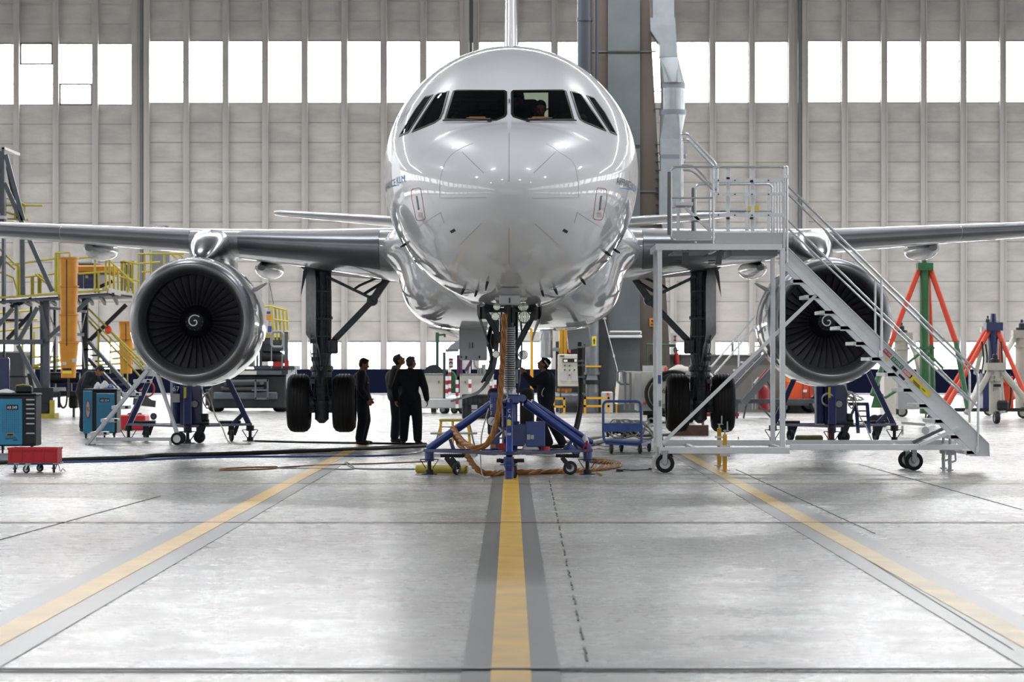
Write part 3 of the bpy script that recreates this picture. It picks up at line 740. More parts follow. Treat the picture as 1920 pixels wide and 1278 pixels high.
# main landing gear
for s in (-1, 1):
    GX = s*3.795; GY = 53.2
    f = M(); f.cyl((GX, GY, 3.6), (GX, GY, 1.62), .19, n=24); f.lathe((GX, GY, 1.62), (0, 0, -1), [(0, .2), (.03, .235), (.1, .235), (.13, .2), (.5, .2), (.52, .23), (.62, .23), (.64, .15)], 24)
    f.lathe((GX, GY, 2.62), (0, 0, -1), [(0, .19), (.02, .22), (.07, .22), (.09, .19)], 24)
    leg = ob('main_gear_leg', f, 'gear_metal', AC)
    f = M(); f.cyl((GX, GY, 1.0), (GX, GY, .82), .13, n=20); f.tube([(GX, GY, 1.1), (GX, GY, .8)], .12, 20); f.lathe((GX, GY, .96), (0, 0, -1), [(0, .1), (.05, .2), (.12, .2), (.3, .14), (.42, .14), (.5, .05)], 16); f.cyl((GX-.46, GY, .865), (GX+.46, GY, .865), .075, n=16); ob('axle', f, 'gear_metal', leg)
    for w in (-1, 1):
        f = M(); wheel(f, (GX+w*.455, GY, .865), (1, 0, 0), .585, .44, 1, 0, 48)
        wo = ob('main_wheel', f, ['rubber', 'gear_light'], AC, ang=50)
        f = M()
        for gx in (-.1, -.035, .035, .1): f.ring((GX+w*.455+gx-.006, GY, .865), (1, 0, 0), [(0, .5865), (.012, .5865), (.012, .57), (0, .57)], 48)
        ob('tyre_groove', f, 'black', wo)
        f = M(); f.cyl((GX+w*.16, GY, .865), (GX+w*.24, GY, .865), .2, n=20)
        for k in range(8):
            q = 2*PI*k/8; f.cyl((GX+w*.14, GY+.15*math.cos(q), .865+.15*math.sin(q)), (GX+w*.2, GY+.15*math.cos(q), .865+.15*math.sin(q)), .045, n=8)
        ob('brake_unit', f, 'gear_metal', wo)
    f = M()      # torque links, lines
    f.bar((GX, GY-.16, 1.55), (GX, GY-.42, 1.2), .16, .05, up=(0, 1, 0)); f.bar((GX, GY-.42, 1.2), (GX, GY-.16, .92), .16, .05, up=(0, 1, 0))
    for k in (-1, 1): f.bar((GX+k*.07, GY-.2, 1.6), (GX+k*.03, GY-.44, 1.2), .04, .05)
    ob('torque_link', f, 'gear_metal', leg)
    f = M()
    for k in range(7):
        x = GX-.2+.065*k; pts = [Vector((x, GY-.2-.02*(k % 2), 3.4)), Vector((x+.01, GY-.22, 2.6)), Vector((x-.01, GY-.23, 1.9)), Vector((GX+(x-GX)*.6, GY-.22, 1.45)), Vector((GX+(x-GX)*.8, GY-.17, 1.0))]
        f.tube(spline(pts, 5), .011, 6)
    for z in (3.1, 2.55, 2.2, 1.85, 1.4): f.box((GX, GY-.22, z), (.42, .03, .03)); f.box((GX+.16*s, GY-.2, z-.1), (.08, .08, .09))
    ob('hydraulic_line', f, 'gear_metal', leg)
    # side stay inboard
    A = Vector((GX-s*.25, GY-.05, 2.12)); J = Vector((GX-s*1.02, GY-.05, 2.92)); T = Vector((GX-s*1.42, GY-.1, 3.5))
    f = M(); f.bar(A, J, .12, .13, up=(0, 1, 0), b=.01); f.cyl(J-Vector((0, .12, 0)), J+Vector((0, .12, 0)), .11, n=16); f.box((GX-s*.22, GY-.1, 2.0), (.22, .2, .3), b=.03); f.bar(J, T, .14, .26, up=(0, 1, 0), b=.01)
    ob('side_stay', f, 'gear_metal', leg)
    f = M(); f.bar((GX-s*.1, GY-.15, 3.4), J+Vector((s*.05, -.1, .06)), .06); f.tube([J+Vector((s*.18, -.1, .12)), T+Vector((s*.12, -.1, -.18))], .03, 8); f.tube([J+Vector((s*.4, -.1, .2)), J+Vector((s*.25, -.1, .3)), T+Vector((0, -.1, 0))], .025, 8); ob('lock_stay', f, 'gear_metal', leg)
    # hinged leg door outboard
    X = GX+s*.08; f = M(); yd = GY-.15
    zs = [(3.55, .22, -.03), (3.3, .24, 0), (2.55, .24, 0), (2.25, .24, 0), (2.1, .16, .02), (1.95, .1, .06), (1.62, .02, .1)]
    f.loft([[Vector((X+s*(o2*-1.0+wd), yd+.12, z)), Vector((X+s*(o2*-1.0+wd), yd+.16, z)), Vector((X+s*(-o2*1.0), yd-.30, z)), Vector((X+s*(-o2*1.0), yd-.34, z))] for z, wd, o2 in zs])
    ob('gear_door', f, 'gear_metal', AC, ang=25)
    f = M(); f.prism([Vector((X+s*.16, yd-.2, 3.6)), Vector((X+s*.27, yd-.2, 3.5)), Vector((X+s*.32, yd-.2, 2.98))], (0, .03, 0)); ob('hinge_fairing', f, 'gear_metal', AC)
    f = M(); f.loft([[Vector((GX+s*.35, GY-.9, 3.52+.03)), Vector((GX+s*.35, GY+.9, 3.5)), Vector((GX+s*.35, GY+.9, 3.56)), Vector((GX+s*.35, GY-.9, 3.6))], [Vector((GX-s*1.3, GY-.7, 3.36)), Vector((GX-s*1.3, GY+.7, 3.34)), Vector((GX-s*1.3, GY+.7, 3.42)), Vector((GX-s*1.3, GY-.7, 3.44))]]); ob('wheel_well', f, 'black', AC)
# nose gear, its doors and lamps
f = M(); f.cyl((0, 41.1, 2.6), (0, 41.1, 1.35), .11, n=20); f.cyl((0, 41.1, 1.35), (0, 41.1, .98), .075, n=16); f.lathe((0, 41.1, 1.75), (0, 0, -1), [(0, .11), (.03, .15), (.15, .15), (.18, .11)], 20)
for k in (-.14, .14): f.tube(spline([(k, 41.0, 2.5), (k*1.2, 40.95, 2.0), (k, 40.95, 1.5), (k*.7, 41.0, 1.1)], 5), .014, 6)
ng = ob('nose_gear_leg', f, 'gear_metal', AC)
for w in (-1, 1):
    f = M(); wheel(f, (w*.25, 41.1, .9), (1, 0, 0), .38, .22, 1, 0, 36); ob('nose_wheel', f, ['rubber', 'gear_light'], AC, ang=50)
f = M()
for w in (-1, 1):
    f.bar(P(909 if w < 0 else 1004, 582, 40.6), P(953 if w < 0 else 962, 664, 40.9), .09, .1, up=(0, 1, 0), b=.015)
    f.bar(P(909 if w < 0 else 1004, 582, 40.6), P(925 if w < 0 else 990, 566, 40.7), .12, .09, up=(0, 1, 0))
    f.cyl(P(906 if w < 0 else 1007, 575, 40.6), P(906 if w < 0 else 1007, 598, 40.6), .055, n=10)
f.tube([P(905, 581, 40.7), P(1007, 581, 40.7)], .035, 8); ob('drag_stay', f, 'gear_metal', ng)
def lamp(x, y, r, Y):
    f = M(); c = P(x, y, Y); f.lathe(c, (0, 1, 0), [(0, r*.93), (-.012, r), (.02, r*1.04), (.1, r*.7), (.13, r*.3)], 28); l = ob('landing_lamp', f, 'gear_metal', ng)
    f = M(); f.lathe(c-Vector((0, .006, 0)), (0, 1, 0), [(-.02, 0), (-.012, r*.5), (.004, r*.92), (.03, r*.9)], 28)
    for k in range(-3, 4):
        h = math.sqrt(max(0, (r*.85)**2-(k*r*.25)**2)); f.box(c+Vector((k*r*.25, -.022+abs(k)*.002, 0)), (.008, .012, 2*h))
    ob('lamp_lens', f, 'lamp_glass', l)
lamp(983, 594, .095, 40.3); lamp(981, 573, .09, 40.5); lamp(929, 593, .067, 40.3); lamp(931.5, 574.5, .062, 40.5); lamp(981, 665, .072, 41.0); lamp(930, 664, .06, 41.0)
for w in (-1, 1):        # the two aft doors, thin curved shells hanging either side
    f = M(); pts = [(894, 572), (895, 590), (899, 603), (906, 622), (912, 640), (915, 646)] if w < 0 else [(1017, 573), (1016, 590), (1012, 603), (1006, 618), (1001, 632), (999, 640)]
    f.loft([[P(x, y, 40.3), P(x+w*-.8, y, 40.28), P(x-w*7*(1-i/8), y-2, 41.5), P(x-w*6*(1-i/8), y-2, 41.5)] for i, (x, y) in enumerate(pts)]); ob('nose_gear_door', f, 'gear_metal', AC, ang=40)
f = M(); c = P(955.5, 561.5, 38.45); f.box(c, (.3, .05, .15), b=.02); d_ = ob('steering_placard', f, 'panel_grey', AC)
f = M(); a = P(937, 551.5, 38.42); b = P(975, 551.5, 38.42); c2 = hit(972.5, 537, .015); d2 = hit(940, 537, .015); f.prism([a, b, c2, d2], (0, .06, -.01)); ob('front_door_panel', f, 'panel_grey', AC)
f = M(); f.box(P(955.5, 563, 38.42), (.022, .01, .075)); ob('placard_marking', f, 'dark_grey', d_)
# curved nose gear bay strut door reaching down on the left
f = M(); pts = spline([P(931, 600, 41.4), P(931, 630, 41.4), P(930, 660, 41.3), P(925, 690, 41.2), P(914, 715, 41.0), P(898, 734, 40.8), P(875, 743, 40.6), P(845, 752, 40.5)], 6)
rings = []
for i, p in enumerate(pts):
    d = pts[min(i+1, len(pts)-1)]-pts[max(i-1, 0)]; sd = Vector((-d.z, 0, d.x)).normalized()*(.045-.03*i/len(pts)); rings.append([p+sd, p+sd+Vector((0, .1, 0)), p-sd+Vector((0, .1, 0)), p-sd])
f.loft(rings); ob('door_link', f, 'gear_light', AC, ang=50)
f = M(); f.tube(spline([P(921, 612, 41.5), P(916, 640, 41.5), P(922, 668, 41.5), P(919, 690, 41.4), P(908, 712, 41.2)], 5), .035, 8); f.box(P(922, 640, 41.6), (.1, .1, .25)); f.tube(spline([P(918, 676, 41), P(921, 692, 41), P(911, 705, 41), P(903, 717, 41)], 4), .02, 6); ob('door_actuator', f, 'black', ng)
# gear doors folded down under the belly, with stencils
f = M(); YD = 50.5; f.prism([P(861, 617, YD), P(913, 617, YD), P(913.5, 674, YD), P(911, 676, YD), P(863, 675, YD), P(861, 672, YD)], (0, .05, 0)); f.prism([P(861, 617, YD), P(863.5, 604, YD), P(902, 604, YD), P(912, 617, YD)], (0, .3, 0)); gd = ob('main_gear_door', f, 'panel_grey', AC)
f = M()
for (x, y, w, h) in ((880.5, 647, .01, .12), (886, 647, .018, .11), (865, 669, .03, .03), (899, 669, .03, .05), (874, 670, .03, .06)): f.box(P(x, y, YD-.01), (w, .01, h))
ob('door_stencil', f, 'dark_grey', gd)
f = M(); f.prism([P(1063, 619, YD), P(1103, 614, YD), P(1107.5, 649, YD), P(1065, 656, YD)], (0, .05, 0)); gd = ob('main_gear_door', f, 'panel_grey', AC)
f = M(); f.box(P(1087, 645, YD-.01), (.07, .01, .08)); f.box(P(1096, 646, YD-.01), (.03, .01, .02)); ob('door_stencil', f, 'dark_grey', gd)
f = M(); f.loft([[P(803, 612, 49), P(838, 618, 49), P(838, 620, 49), P(803, 614, 49)], [P(846, 617, 52), P(862, 628, 52), P(862, 634, 52), P(846, 630, 52)]]); ob('belly_panel', f, 'grey_paint', AC)
# ------------------------------------------------------------ nose jack
YJ = 39.3
J = thing('tripod_jack', 'dark blue three-legged hydraulic jack with silver threaded ram lifting the airliner nose', 'jack', fl(955, YJ))
f = M(); c0 = P(955.3, 742, YJ)
pr = [(0, .082)]; t = 0
while t < 1.02:
    pr += [(t, .084), (t+.006, .088), (t+.018, .088), (t+.024, .08)]; t += .03
f.m = 1; f.cyl(c0, c0+Vector((0, 0, 1.02)), .078, n=28); f.m = 0
for k in range(31): f.ring(c0+Vector((0, 0, .02+k*.0325)), (0, 0, 1), [(0, .07), (0, .083), (.006, .087), (.014, .087), (.02, .083), (.02, .07)], 28)
ram = ob('threaded_ram', f, ['steel', 'black'], J, ang=30)
f = M(); f.lathe(P(955.3, 612, YJ), (0, 0, 1), [(0, .07), (.0, .06), (.3, .06), (.3, .045), (.36, .045)], 20); f.box(P(951, 586, YJ), (.06, .1, .3)); f.box(P(963, 590, YJ-.05), (.05, .05, .22)); ob('ram_head', f, 'black', J)
f = M()
for k in range(44): f.box(P(965.5, 612+k*2.9, YJ-.04), (.012, .012, .012))
ob('chain_guard', f, 'steel', ram)
f = M(); f.lathe(P(955.3, 740, YJ), (0, 0, 1), [(0, .1), (.09, .1), (.1, .095), (.11, .082)], 28); f.box(P(955, 733, YJ-.1), (.02, .02, .03)); ob('collar', f, 'steel', J)
f = M(); f.cyl(P(955.3, 850, YJ), P(955.3, 741, YJ), .115, n=28); f.box(P(955, 748, YJ-.05), (.3, .3, .14), b=.02); f.box(P(974, 747, YJ), (.14, .14, .12), b=.02); f.cyl(P(980, 746, YJ-.08), P(980, 746, YJ+.08), .055); f.box(P(935, 747, YJ), (.14, .14, .12), b=.02); f.bar(P(967, 752, YJ-.02), P(967, 846, YJ-.02), .05, .05); ob('jack_body', f, 'jack_blue', J)
def jleg(p0, p1, r, feet, nm='leg'):
    f = M(); f.cyl(p0, p1, r, n=16); l = ob(nm, f, 'jack_blue', J); return l
HL = P(922, 757, YJ); HR = P(984, 754, YJ)
FL = P(804, 841, 39.7); FR = P(1103, 840, 39.7)
lL = jleg(HL, FL, .062, 1); lR = jleg(HR, FR, .062, 1)
f = M(); f.cyl(P(996, 752, YJ+.1), P(1110, 829, 39.8), .038, n=12); f.cyl(P(1110, 829, 39.78), P(1112, 829.5, 39.78), .03, n=10); ob('brace', f, 'jack_blue', J)
f = M(); f.bar(P(1085, 852, 39.65), P(1067, 836, 39.5), .03, .1, b=.005); ob('gusset', f, 'jack_blue', J); f = M(); f.prism([P(1052, 845, 39.7), P(1070, 824, 39.7), P(1074, 829, 39.7), P(1064, 845, 39.7)], (0, .03, 0)); ob('gusset', f, 'jack_blue', J); f = M(); f.prism([P(846, 841, 39.7), P(841, 824, 39.7), P(846, 822, 39.7), P(854, 841, 39.7)], (0, .03, 0)); ob('gusset', f, 'jack_blue', J)
FF = P(955, 852, 37.95); f = M(); f.bar(P(955, 752, YJ-.15), FF, .095, .11, up=(0, 1, 0), b=.012); lF = ob('leg', f, 'jack_blue', J)
f = M(); f.box(P(954.5, 799, 38.50), (.055, .01, .185)); ob('caution_label', f, 'yellow_label', lF)
f = M(); f.box(P(954.5, 819, 38.28), (.055, .01, .12)); ob('data_plate', f, 'light_grey', lF)
for k, ch in enumerate('E CAF'): ptext(lF, 'lettering', ch, P(952, 774-k*0+0, 38.6)+Vector((0, -.03, .16-k*.075)), (1, 0, 0), (0, 0, 1), .05, 'text_white') if ch != ' ' else None
# base triangle
f = M()
b_ = [P(797, 844, 39.7), P(1108, 844, 39.7), P(955, 850, 38.1)]
for i in range(3): f.bar(b_[i], b_[(i+1) % 3], .07, .045, b=.006)
f.bar(P(850, 846, 39.3), P(1060, 846, 39.3), .09, .03); f.box(P(960, 846, YJ), (.6, .5, .03)); f.lathe(P(955, 852, 37.95), (0, 0, 1), [(0, .17), (.02, .17), (.02, .1), (.04, .1)], 24)
ob('base_frame', f, 'jack_navy', J)
def foot(x, y0, y1, Y, s=1.0):
    f = M(); a = P(x, y0, Y); zf = .0; f.cyl((a.x, a.y, a.z), (a.x, a.y, .2*s), .07*s, n=16); l = ob('foot', f, 'jack_blue', J)
    f = M(); f.cyl((a.x, a.y, .2*s), (a.x, a.y, .04), .03*s, n=12); f.lathe((a.x, a.y, 0), (0, 0, 1), [(0, .12*s), (.012, .12*s), (.02, .06*s), (.07, .06*s), (.08, .03)], 20)
    f.ring((a.x, a.y, .22*s), (0, 0, 1), [(0, .14*s), (.01, .145*s), (.01, .13*s), (0, .125*s)], 20)
    for q in (0, PI/2, PI, 1.5*PI): f.bar((a.x+.135*s*math.cos(q), a.y+.135*s*math.sin(q), .22*s), (a.x+.05*s*math.cos(q), a.y+.05*s*math.sin(q), .09), .012)
    ob('screw_pad', f, 'hub_dark', l)
foot(805, 847, 889, 39.7); foot(1101.5, 838, 889, 39.7)
f = M(); a = P(954, 856, 37.9); f.lathe((a.x, a.y, a.z), (0, 0, -1), [(0, .075), (.12, .075), (.16, .06), (.2, .05), (.2, .065), (a.z, .065)], 20); f.ring((a.x, a.y, a.z-.12), (0, 0, 1), [(0, .13), (.012, .13), (.012, .11), (0, .11)], 20); ob('foot', f, 'jack_blue', J)
f = M(); f.cyl(P(931, 863, 37.95), P(983, 863, 37.95), .028, n=10); f.tube([P(937, 861, 38.1), P(940, 866, 38.2), P(970, 866, 38.2)], .02, 8); wheel(f, (fl(964, 38.3).x, 38.3, .11), (1, .25, 0), .11, .05, 1, 0); ob('caster', f, ['hub_dark', 'steel'], J)
for (x, xb0, xb1, rot) in ((856, 826, 874, (.9, -.45, 0)), (1069, 1042, 1086, (0, 1, 0))):
    f = M(); c = fl(x, 39.55); wheel(f, (c.x, c.y, .105), rot, .105, .055, 1, 0); f.cyl(P(xb0, 854, 39.6), P(xb1, 854, 39.6), .026, n=10)
    for k in range(9): f.ring(P(xb0+8+k*4, 854, 39.6), (1, 0, 0), [(0, .034), (.012, .034), (.012, .024), (0, .024)], 12)
    ax = Vector(rot).normalized()
    for s in (-1, 1): f.bar(Vector((c.x, c.y, .105))+ax*s*.04, Vector((c.x-.12, c.y, .26))+ax*s*.045, .012, .07)
    f.cyl(Vector((c.x, c.y, .105))-ax*.05, Vector((c.x, c.y, .105))+ax*.05, .02, n=8); ob('caster', f, ['hub_dark', 'steel'], J)
# control column with gauge, pump tank
f = M(); f.box(P(928, 789, 39.15), (.14, .14, .86), b=.015); f.box(P(928, 739, 39.15), (.17, .17, .03)); f.cyl(P(924, 745, 39.0), P(924, 751, 39.0), .045, n=12); cc = ob('control_column', f, 'jack_blue', J)
f = M(); c = P(922.5, 789, 39.04); f.lathe(c, (0, -1, 0), [(0, .078), (.05, .078), (.055, .07)], 28); gg = ob('gauge', f, 'black', cc)
f = M(); f.lathe(c+Vector((0, -.056, 0)), (0, -1, 0), [(0, .064), (.004, .064)], 28); gf = ob('dial', f, 'white', gg)
f = M(); f.bar(c+Vector((-.02, -.064, -.03)), c+Vector((.025, -.064, .035)), .006, .003, up=(0, 1, 0)); ob('needle', f, 'black', gg)
ptext(cc, 'lettering', 'F', P(919, 767, 39.06), (1, 0, 0), (0, 0, 1), .07, 'text_white'); ptext(cc, 'lettering', '3', P(919, 777, 39.06), (1, 0, 0), (0, 0, 1), .05, 'text_white')
f = M(); f.box(P(925, 836, 39.05), (.07, .02, .05)); ob('orange_label', f, 'orange', cc)
f = M(); f.tube(spline([P(915, 820, 39), P(921, 826, 38.95), P(930, 817, 38.95), P(944, 806, 38.9), P(948, 812, 38.9)], 4), .014, 6); f.tube(spline([P(933, 799, 39), P(940, 806, 38.95), P(944, 812, 38.9)], 4), .02, 8); f.cyl(P(944, 808, 38.85), P(948, 818, 38.85), .03, n=10); f.cyl(P(935, 821, 38.9), P(947, 821, 38.9), .012, n=6)
ob('valve', f, 'steel', J)
for y in (781, 802, 763): f = M(); f.cyl(P(936, y, 39), P(951, y, 39), .01, n=6); ob('cross_pipe', f, 'steel', J)
f = M(); f.box(P(941, 837, 38.9), (.1, .1, .1), b=.01); ob('toolbox_mount', f, 'red_deep', J)
f = M(); f.box(P(1004, 813, 39.2), (.28, .3, .37), b=.012); f.box(P(974, 815, 39.3), (.24, .3, .33), b=.01); f.cyl(P(966, 793, 39.1), P(974, 791, 39.1), .02, n=8); tk = ob('oil_tank', f, 'jack_blue', J)
f = M(); f.box(P(991, 819, 39.045), (.045, .006, .075)); f.box(P(998, 819, 39.045), (.05, .006, .06)); ob('sticker', f, 'light_grey', tk)
f = M(); f.tube(spline([P(937, 744, 39.0), P(944, 739, 38.9), P(951, 741, 38.9), P(949, 748, 38.9), P(941, 751, 38.95)], 5), .012, 6); f.tube(spline([P(916, 765, 39), P(909, 790, 39), P(903, 815, 39), P(902, 835, 39), P(901, 860, 38.7), fl(905, 38.6, .03), fl(920, 38.4, .015)], 5), .011, 6); ob('grey_hose', f, 'light_grey', J)
f = M(); f.tube([P(1101, 826, 39.5), P(1090, 847, 39.5)], .012, 6); f.tube([P(1101, 826, 39.5), P(1102, 840, 39.5), P(1100, 852, 39.5)], .012, 6); ob('red_strap', f, 'red_deep', J)
def cloth(name, c, sx, sy, sz, mt, label, cat, seed=1, parent=None):
    rnd = random.Random(seed); m_ = M(); n = 14; R = []
    for i in range(7):
        t = i/6; ring = []
        for k in range(n):
            q = 2*PI*k/n; r = (1-t**1.6*.85)*(1+.18*math.sin(3*q+seed)+rnd.uniform(-.1, .1)); ring.append(Vector((c[0]+sx*r*math.cos(q), c[1]+sy*r*math.sin(q), c[2]+sz*t+rnd.uniform(-.04, .04)*sz)))
        R.append(ring)
    for p in R[0]: p.z = c[2]
    m_.loft(R); o = ob(name, m_, mt, parent, ang=80)
    if parent is None: tag(o, label, cat)
    return o
c = P(994, 843.5, 39.15); cloth('rag', (c.x, c.y, c.z+.01), .12, .1, .13, 'white_cloth', 'crumpled white rag lying on the base of the blue nose jack', 'rag', 3)
c = P(1097, 829, 39.75); cloth('rag', (c.x, c.y-.1, c.z), .06, .06, .12, 'white_cloth', 'small white rag hung on the right leg of the blue nose jack', 'rag', 5)
f = M(); c = P(1023, 844, 39.2); f.ring((c.x, c.y, c.z), (0, 0, 1), [(0, .065), (.055, .065), (.055, .045), (0, .045)], 24); tag(ob('tape_roll', f, 'label_red'), 'roll of red tape standing on the base of the blue nose jack', 'tape')
# bundled orange hydraulic hoses from the nose down to the jack and across the floor
f = M(); pth = spline([P(946, 588, 39.0), P(945, 620, 39.0), P(943, 665, 38.95), P(940, 710, 38.9), P(938, 745, 38.8), P(934, 775, 38.75), P(929, 800, 38.7), P(918, 825, 38.6), P(903, 838, 38.5), P(885, 838, 38.5), P(868, 828, 38.8), P(856, 813, 39.2), P(850, 802, 39.5), P(853, 815, 39.9), P(862, 833, 40.0), P(874, 851, 39.6), fl(893, 38.9, .12), fl(915, 38.9, .05), fl(945, 39.3, .04), fl(1000, 39.6, .04), fl(1060, 40.1, .04), fl(1110, 40.8, .04), fl(1148, 41.8, .04), fl(1160, 42.6, .04), fl(1140, 43.6, .04), fl(1115, 44.2, .04), fl(1100, 45.0, .04)], 8)
rope(f, dense(pth, .05), .048, 3, .026, .55, 6); tag(ob('hydraulic_hose', f, 'hose_orange'), 'twisted orange hydraulic hoses looping from the nose gear over the blue jack and floor', 'hose')
def yell_chock(name, p, q, r, label):
    f = M(); f.tube([p, p.lerp(q, .02), p.lerp(q, .5), p.lerp(q, .98), q], [r*.8, r, r, r, r*.8], 16); o = ob(name, f, 'yellow_rail'); tag(o, label, 'chock'); f = M()
    for k in range(2): f.bar(q+Vector((-.05, -r*1.0, -.03+k*.05)), q+Vector((.0-.01, -r*1.0, .0+k*.05)), .012, .01)
    ob('stripe', f, 'black', o)
yell_chock('wheel_chock', fl(780, 40.15, .065), fl(877, 39.95, .065), .062, 'long yellow round chock lying under the left feet of the blue nose jack')
f = M(); f.tube([fl(1119, 39.6, .03), fl(1129, 39.2, .02)], .02, 6); tag(ob('strap_end', f, 'yellow_rail'), 'short yellow strap end on the floor beside the right pad of the nose jack', 'strap')
# ------------------------------------------------------------ wing jacks
def wing_jack(xc, s, label, number=None, Y=56.3):
    G = thing('tripod_jack', label, 'jack', fl(xc, Y)); q = lambda dx, y, dY=0: P(xc+s*dx, y, Y+dY)
    f = M(); f.cyl(q(0, 796), q(0, 600), .2, n=24); f.cyl(q(0, 600), q(0, 500), .09, n=16); ob('jack_body', f, 'jack_navy', G)
    f = M(); f.cyl(q(-22, 796, -.7), q(-22, 590, -.2), .12, n=20); f.bar(q(-5, 800, -.8), q(-5, 600, -.3), .2, .1, up=(0, 1, 0)); c1 = ob('lift_column', f, 'jack_navy', G)
    f = M(); f.box(q(15, 758, -.7), (.28, .2, .85), b=.02); f.bar(q(-2, 800, -.85), q(-2, 700, -.6), .05, .05); cc = ob('control_box', f, 'jack_navy', G)
    f = M(); c = q(13, 757, -.82); f.lathe(c, (0, -1, 0), [(0, .085), (.03, .085)], 24); gg = ob('gauge', f, 'black', cc); f = M(); f.lathe(c+Vector((0, -.035, 0)), (0, -1, 0), [(0, .07), (.004, .07)], 24); ob('dial', f, 'light_grey', gg)
    f = M(); f.box(q(-5, 738, -.98), (.05, .01, .28)); ob('caution_label', f, 'yellow_label', c1)
    for (x0, y0, x1, y1, dy) in ((-65, 700, -110, 797, .3), (66, 700, 116, 797, .3)):
        f = M(); f.bar(q(x0*.62, 640, .1), q(x1, y1, dy), .11, .12, up=(0, 1, 0), b=.01); l = ob('leg', f, 'jack_navy', G)
        f = M(); f.bar(q(x0*.9-10, 700, .2), q(x1-math.copysign(0, x1), y1-12, dy+.1), .04, .05) if x0 < 0 else f.bar(q(84, 795, .2), q(107, 772, .25), .06, .09, b=.01)
        ob('brace', f, 'jack_navy', l)
    f = M(); f.bar(q(0, 620, 0), q(0, 798, -1.3), .16, .1, up=(0, 1, 0), b=.01); ob('leg', f, 'jack_navy', G)
    f = M(); tri = [q(-112, 795, .3), q(118, 795, .3), q(0, 799, -1.3)]
    for i in range(3): f.bar(tri[i], tri[(i+1) % 3], .08, .05)
    ob('base_frame', f, 'jack_navy', G)
    for (dx, dY) in ((-111, .3), (117, .3), (0, -1.3)):
        a = q(dx, 797, dY); f = M(); f.cyl((a.x, a.y, a.z), (a.x, a.y, .22), .085, n=14); f.cyl((a.x, a.y, .22), (a.x, a.y, .05), .035, n=10); f.lathe((a.x, a.y, 0), (0, 0, 1), [(0, .16), (.015, .16), (.02, .07), (.09, .07)], 18)
        for k in range(4): f.bar((a.x+.17*math.cos(k*PI/2), a.y+.17*math.sin(k*PI/2), .24), (a.x+.07*math.cos(k*PI/2), a.y+.07*math.sin(k*PI/2), .08), .018)
        f.ring((a.x, a.y, .24), (0, 0, 1), [(0, .17), (.012, .17), (.012, .15), (0, .15)], 16); ob('foot', f, 'hub_dark', G)
    for (dx, dY, rt) in ((-78, .25, (.9, .4, 0)), (82, .25, (.95, .3, 0)), (22, -1.0, (.3, 1, 0))):
        a = q(dx, 797, dY); f = M(); wheel(f, (a.x, a.y, .13), rt, .13, .07, 1, 0); f.box((a.x, a.y, .3), (.12, .12, .12)); f.cyl((a.x-.26, a.y, .4), (a.x+.2, a.y, .4), .04, n=8)
        for k in (-1, 1): f.bar(Vector((a.x, a.y, .13))+Vector(rt).normalized()*.055*k, Vector((a.x+.08, a.y, .36))+Vector(rt).normalized()*.055*k, .02, .08)
        ob('caster', f, ['hub_dark', 'hub_dark'], G)
    f = M(); f.tube(spline([q(24, 722, -.8), q(32, 742, -.8), q(41, 757, -.8), q(36, 765, -.8), q(28, 748, -.8), q(38, 736, -.8), q(45, 757, -.7), q(52, 780, -.9), q(64, 800, -1.2), fl(xc+s*80, 54.5, .02), fl(xc+s*118, 54.2, .015)], 6), .015, 6); ob('hose', f, 'cream', G)
    f = M(); f.cyl(q(30, 775, -.7), q(30, 787, -.7), .1, n=12); f.cyl(q(24, 790, -.7), q(40, 790, -.7), .05, n=8); ob('pump', f, 'hub_dark', G)
    return G, c1, q
G, c1, q = wing_jack(352, 1, 'dark blue tripod jack numbered 67 under the wing behind the left engine', 67)
ptext(c1, 'lettering', '67', q(-28, 733, -.86), (1, 0, 0), (0, 0, 1), .1, 'text_white', .14); f = M(); f.box(q(-22, 746, -.83), (.16, .015, .18)); ob('paper_label', f, 'light_grey', c1)
G2, c2, q2 = wing_jack(1560, 1, 'dark blue tripod jack with a small ladder under the wing behind the right engine')
f = M()
for x in (45, 66): f.bar(q2(x, 757, -.6), q2(x+4, 811, -.9), .07, .05)
for k in range(4): f.bar(q2(46+k, 770+k*10, -.65), q2(68+k, 770+k*10, -.65), .04, .03)
f.bar(q2(45, 758, -.6), q2(26, 800, -.6), .06, .05); f.bar(q2(30, 757, -.5), q2(68, 757, -.5), .07, .07); ob('ladder', f, 'jack_navy', G2)
f = M()
for k in range(5):
    pts = [q2(34+random.uniform(-8, 8)+24*math.cos(a+k)*(.5+.1*k), 742+9*math.sin(a*1.3+k), -.6+.1*math.sin(a)) for a in np.linspace(0, 6, 16)]; f.tube(spline(pts, 2), .012, 5)
for k in range(2): f.tube([q2(-8+11*math.cos(a), 748+11*math.sin(a)+k*2, -.95) for a in np.linspace(0, 6, 20)], .012, 5)
ob('hose_coil', f, 'light_grey', G2)
f = M(); f.box(q2(-2, 806, -1.0), (.12, .2, .42)); ob('red_bracket', f, 'red_deep', G2)
f = M(); f.box(fl(1517, 54.6, .09), (.56, .2, .18), b=.03); tag(ob('wheel_chock', f, 'olive'), 'dirty olive-yellow rectangular chock on the floor before the right wing jack', 'chock')
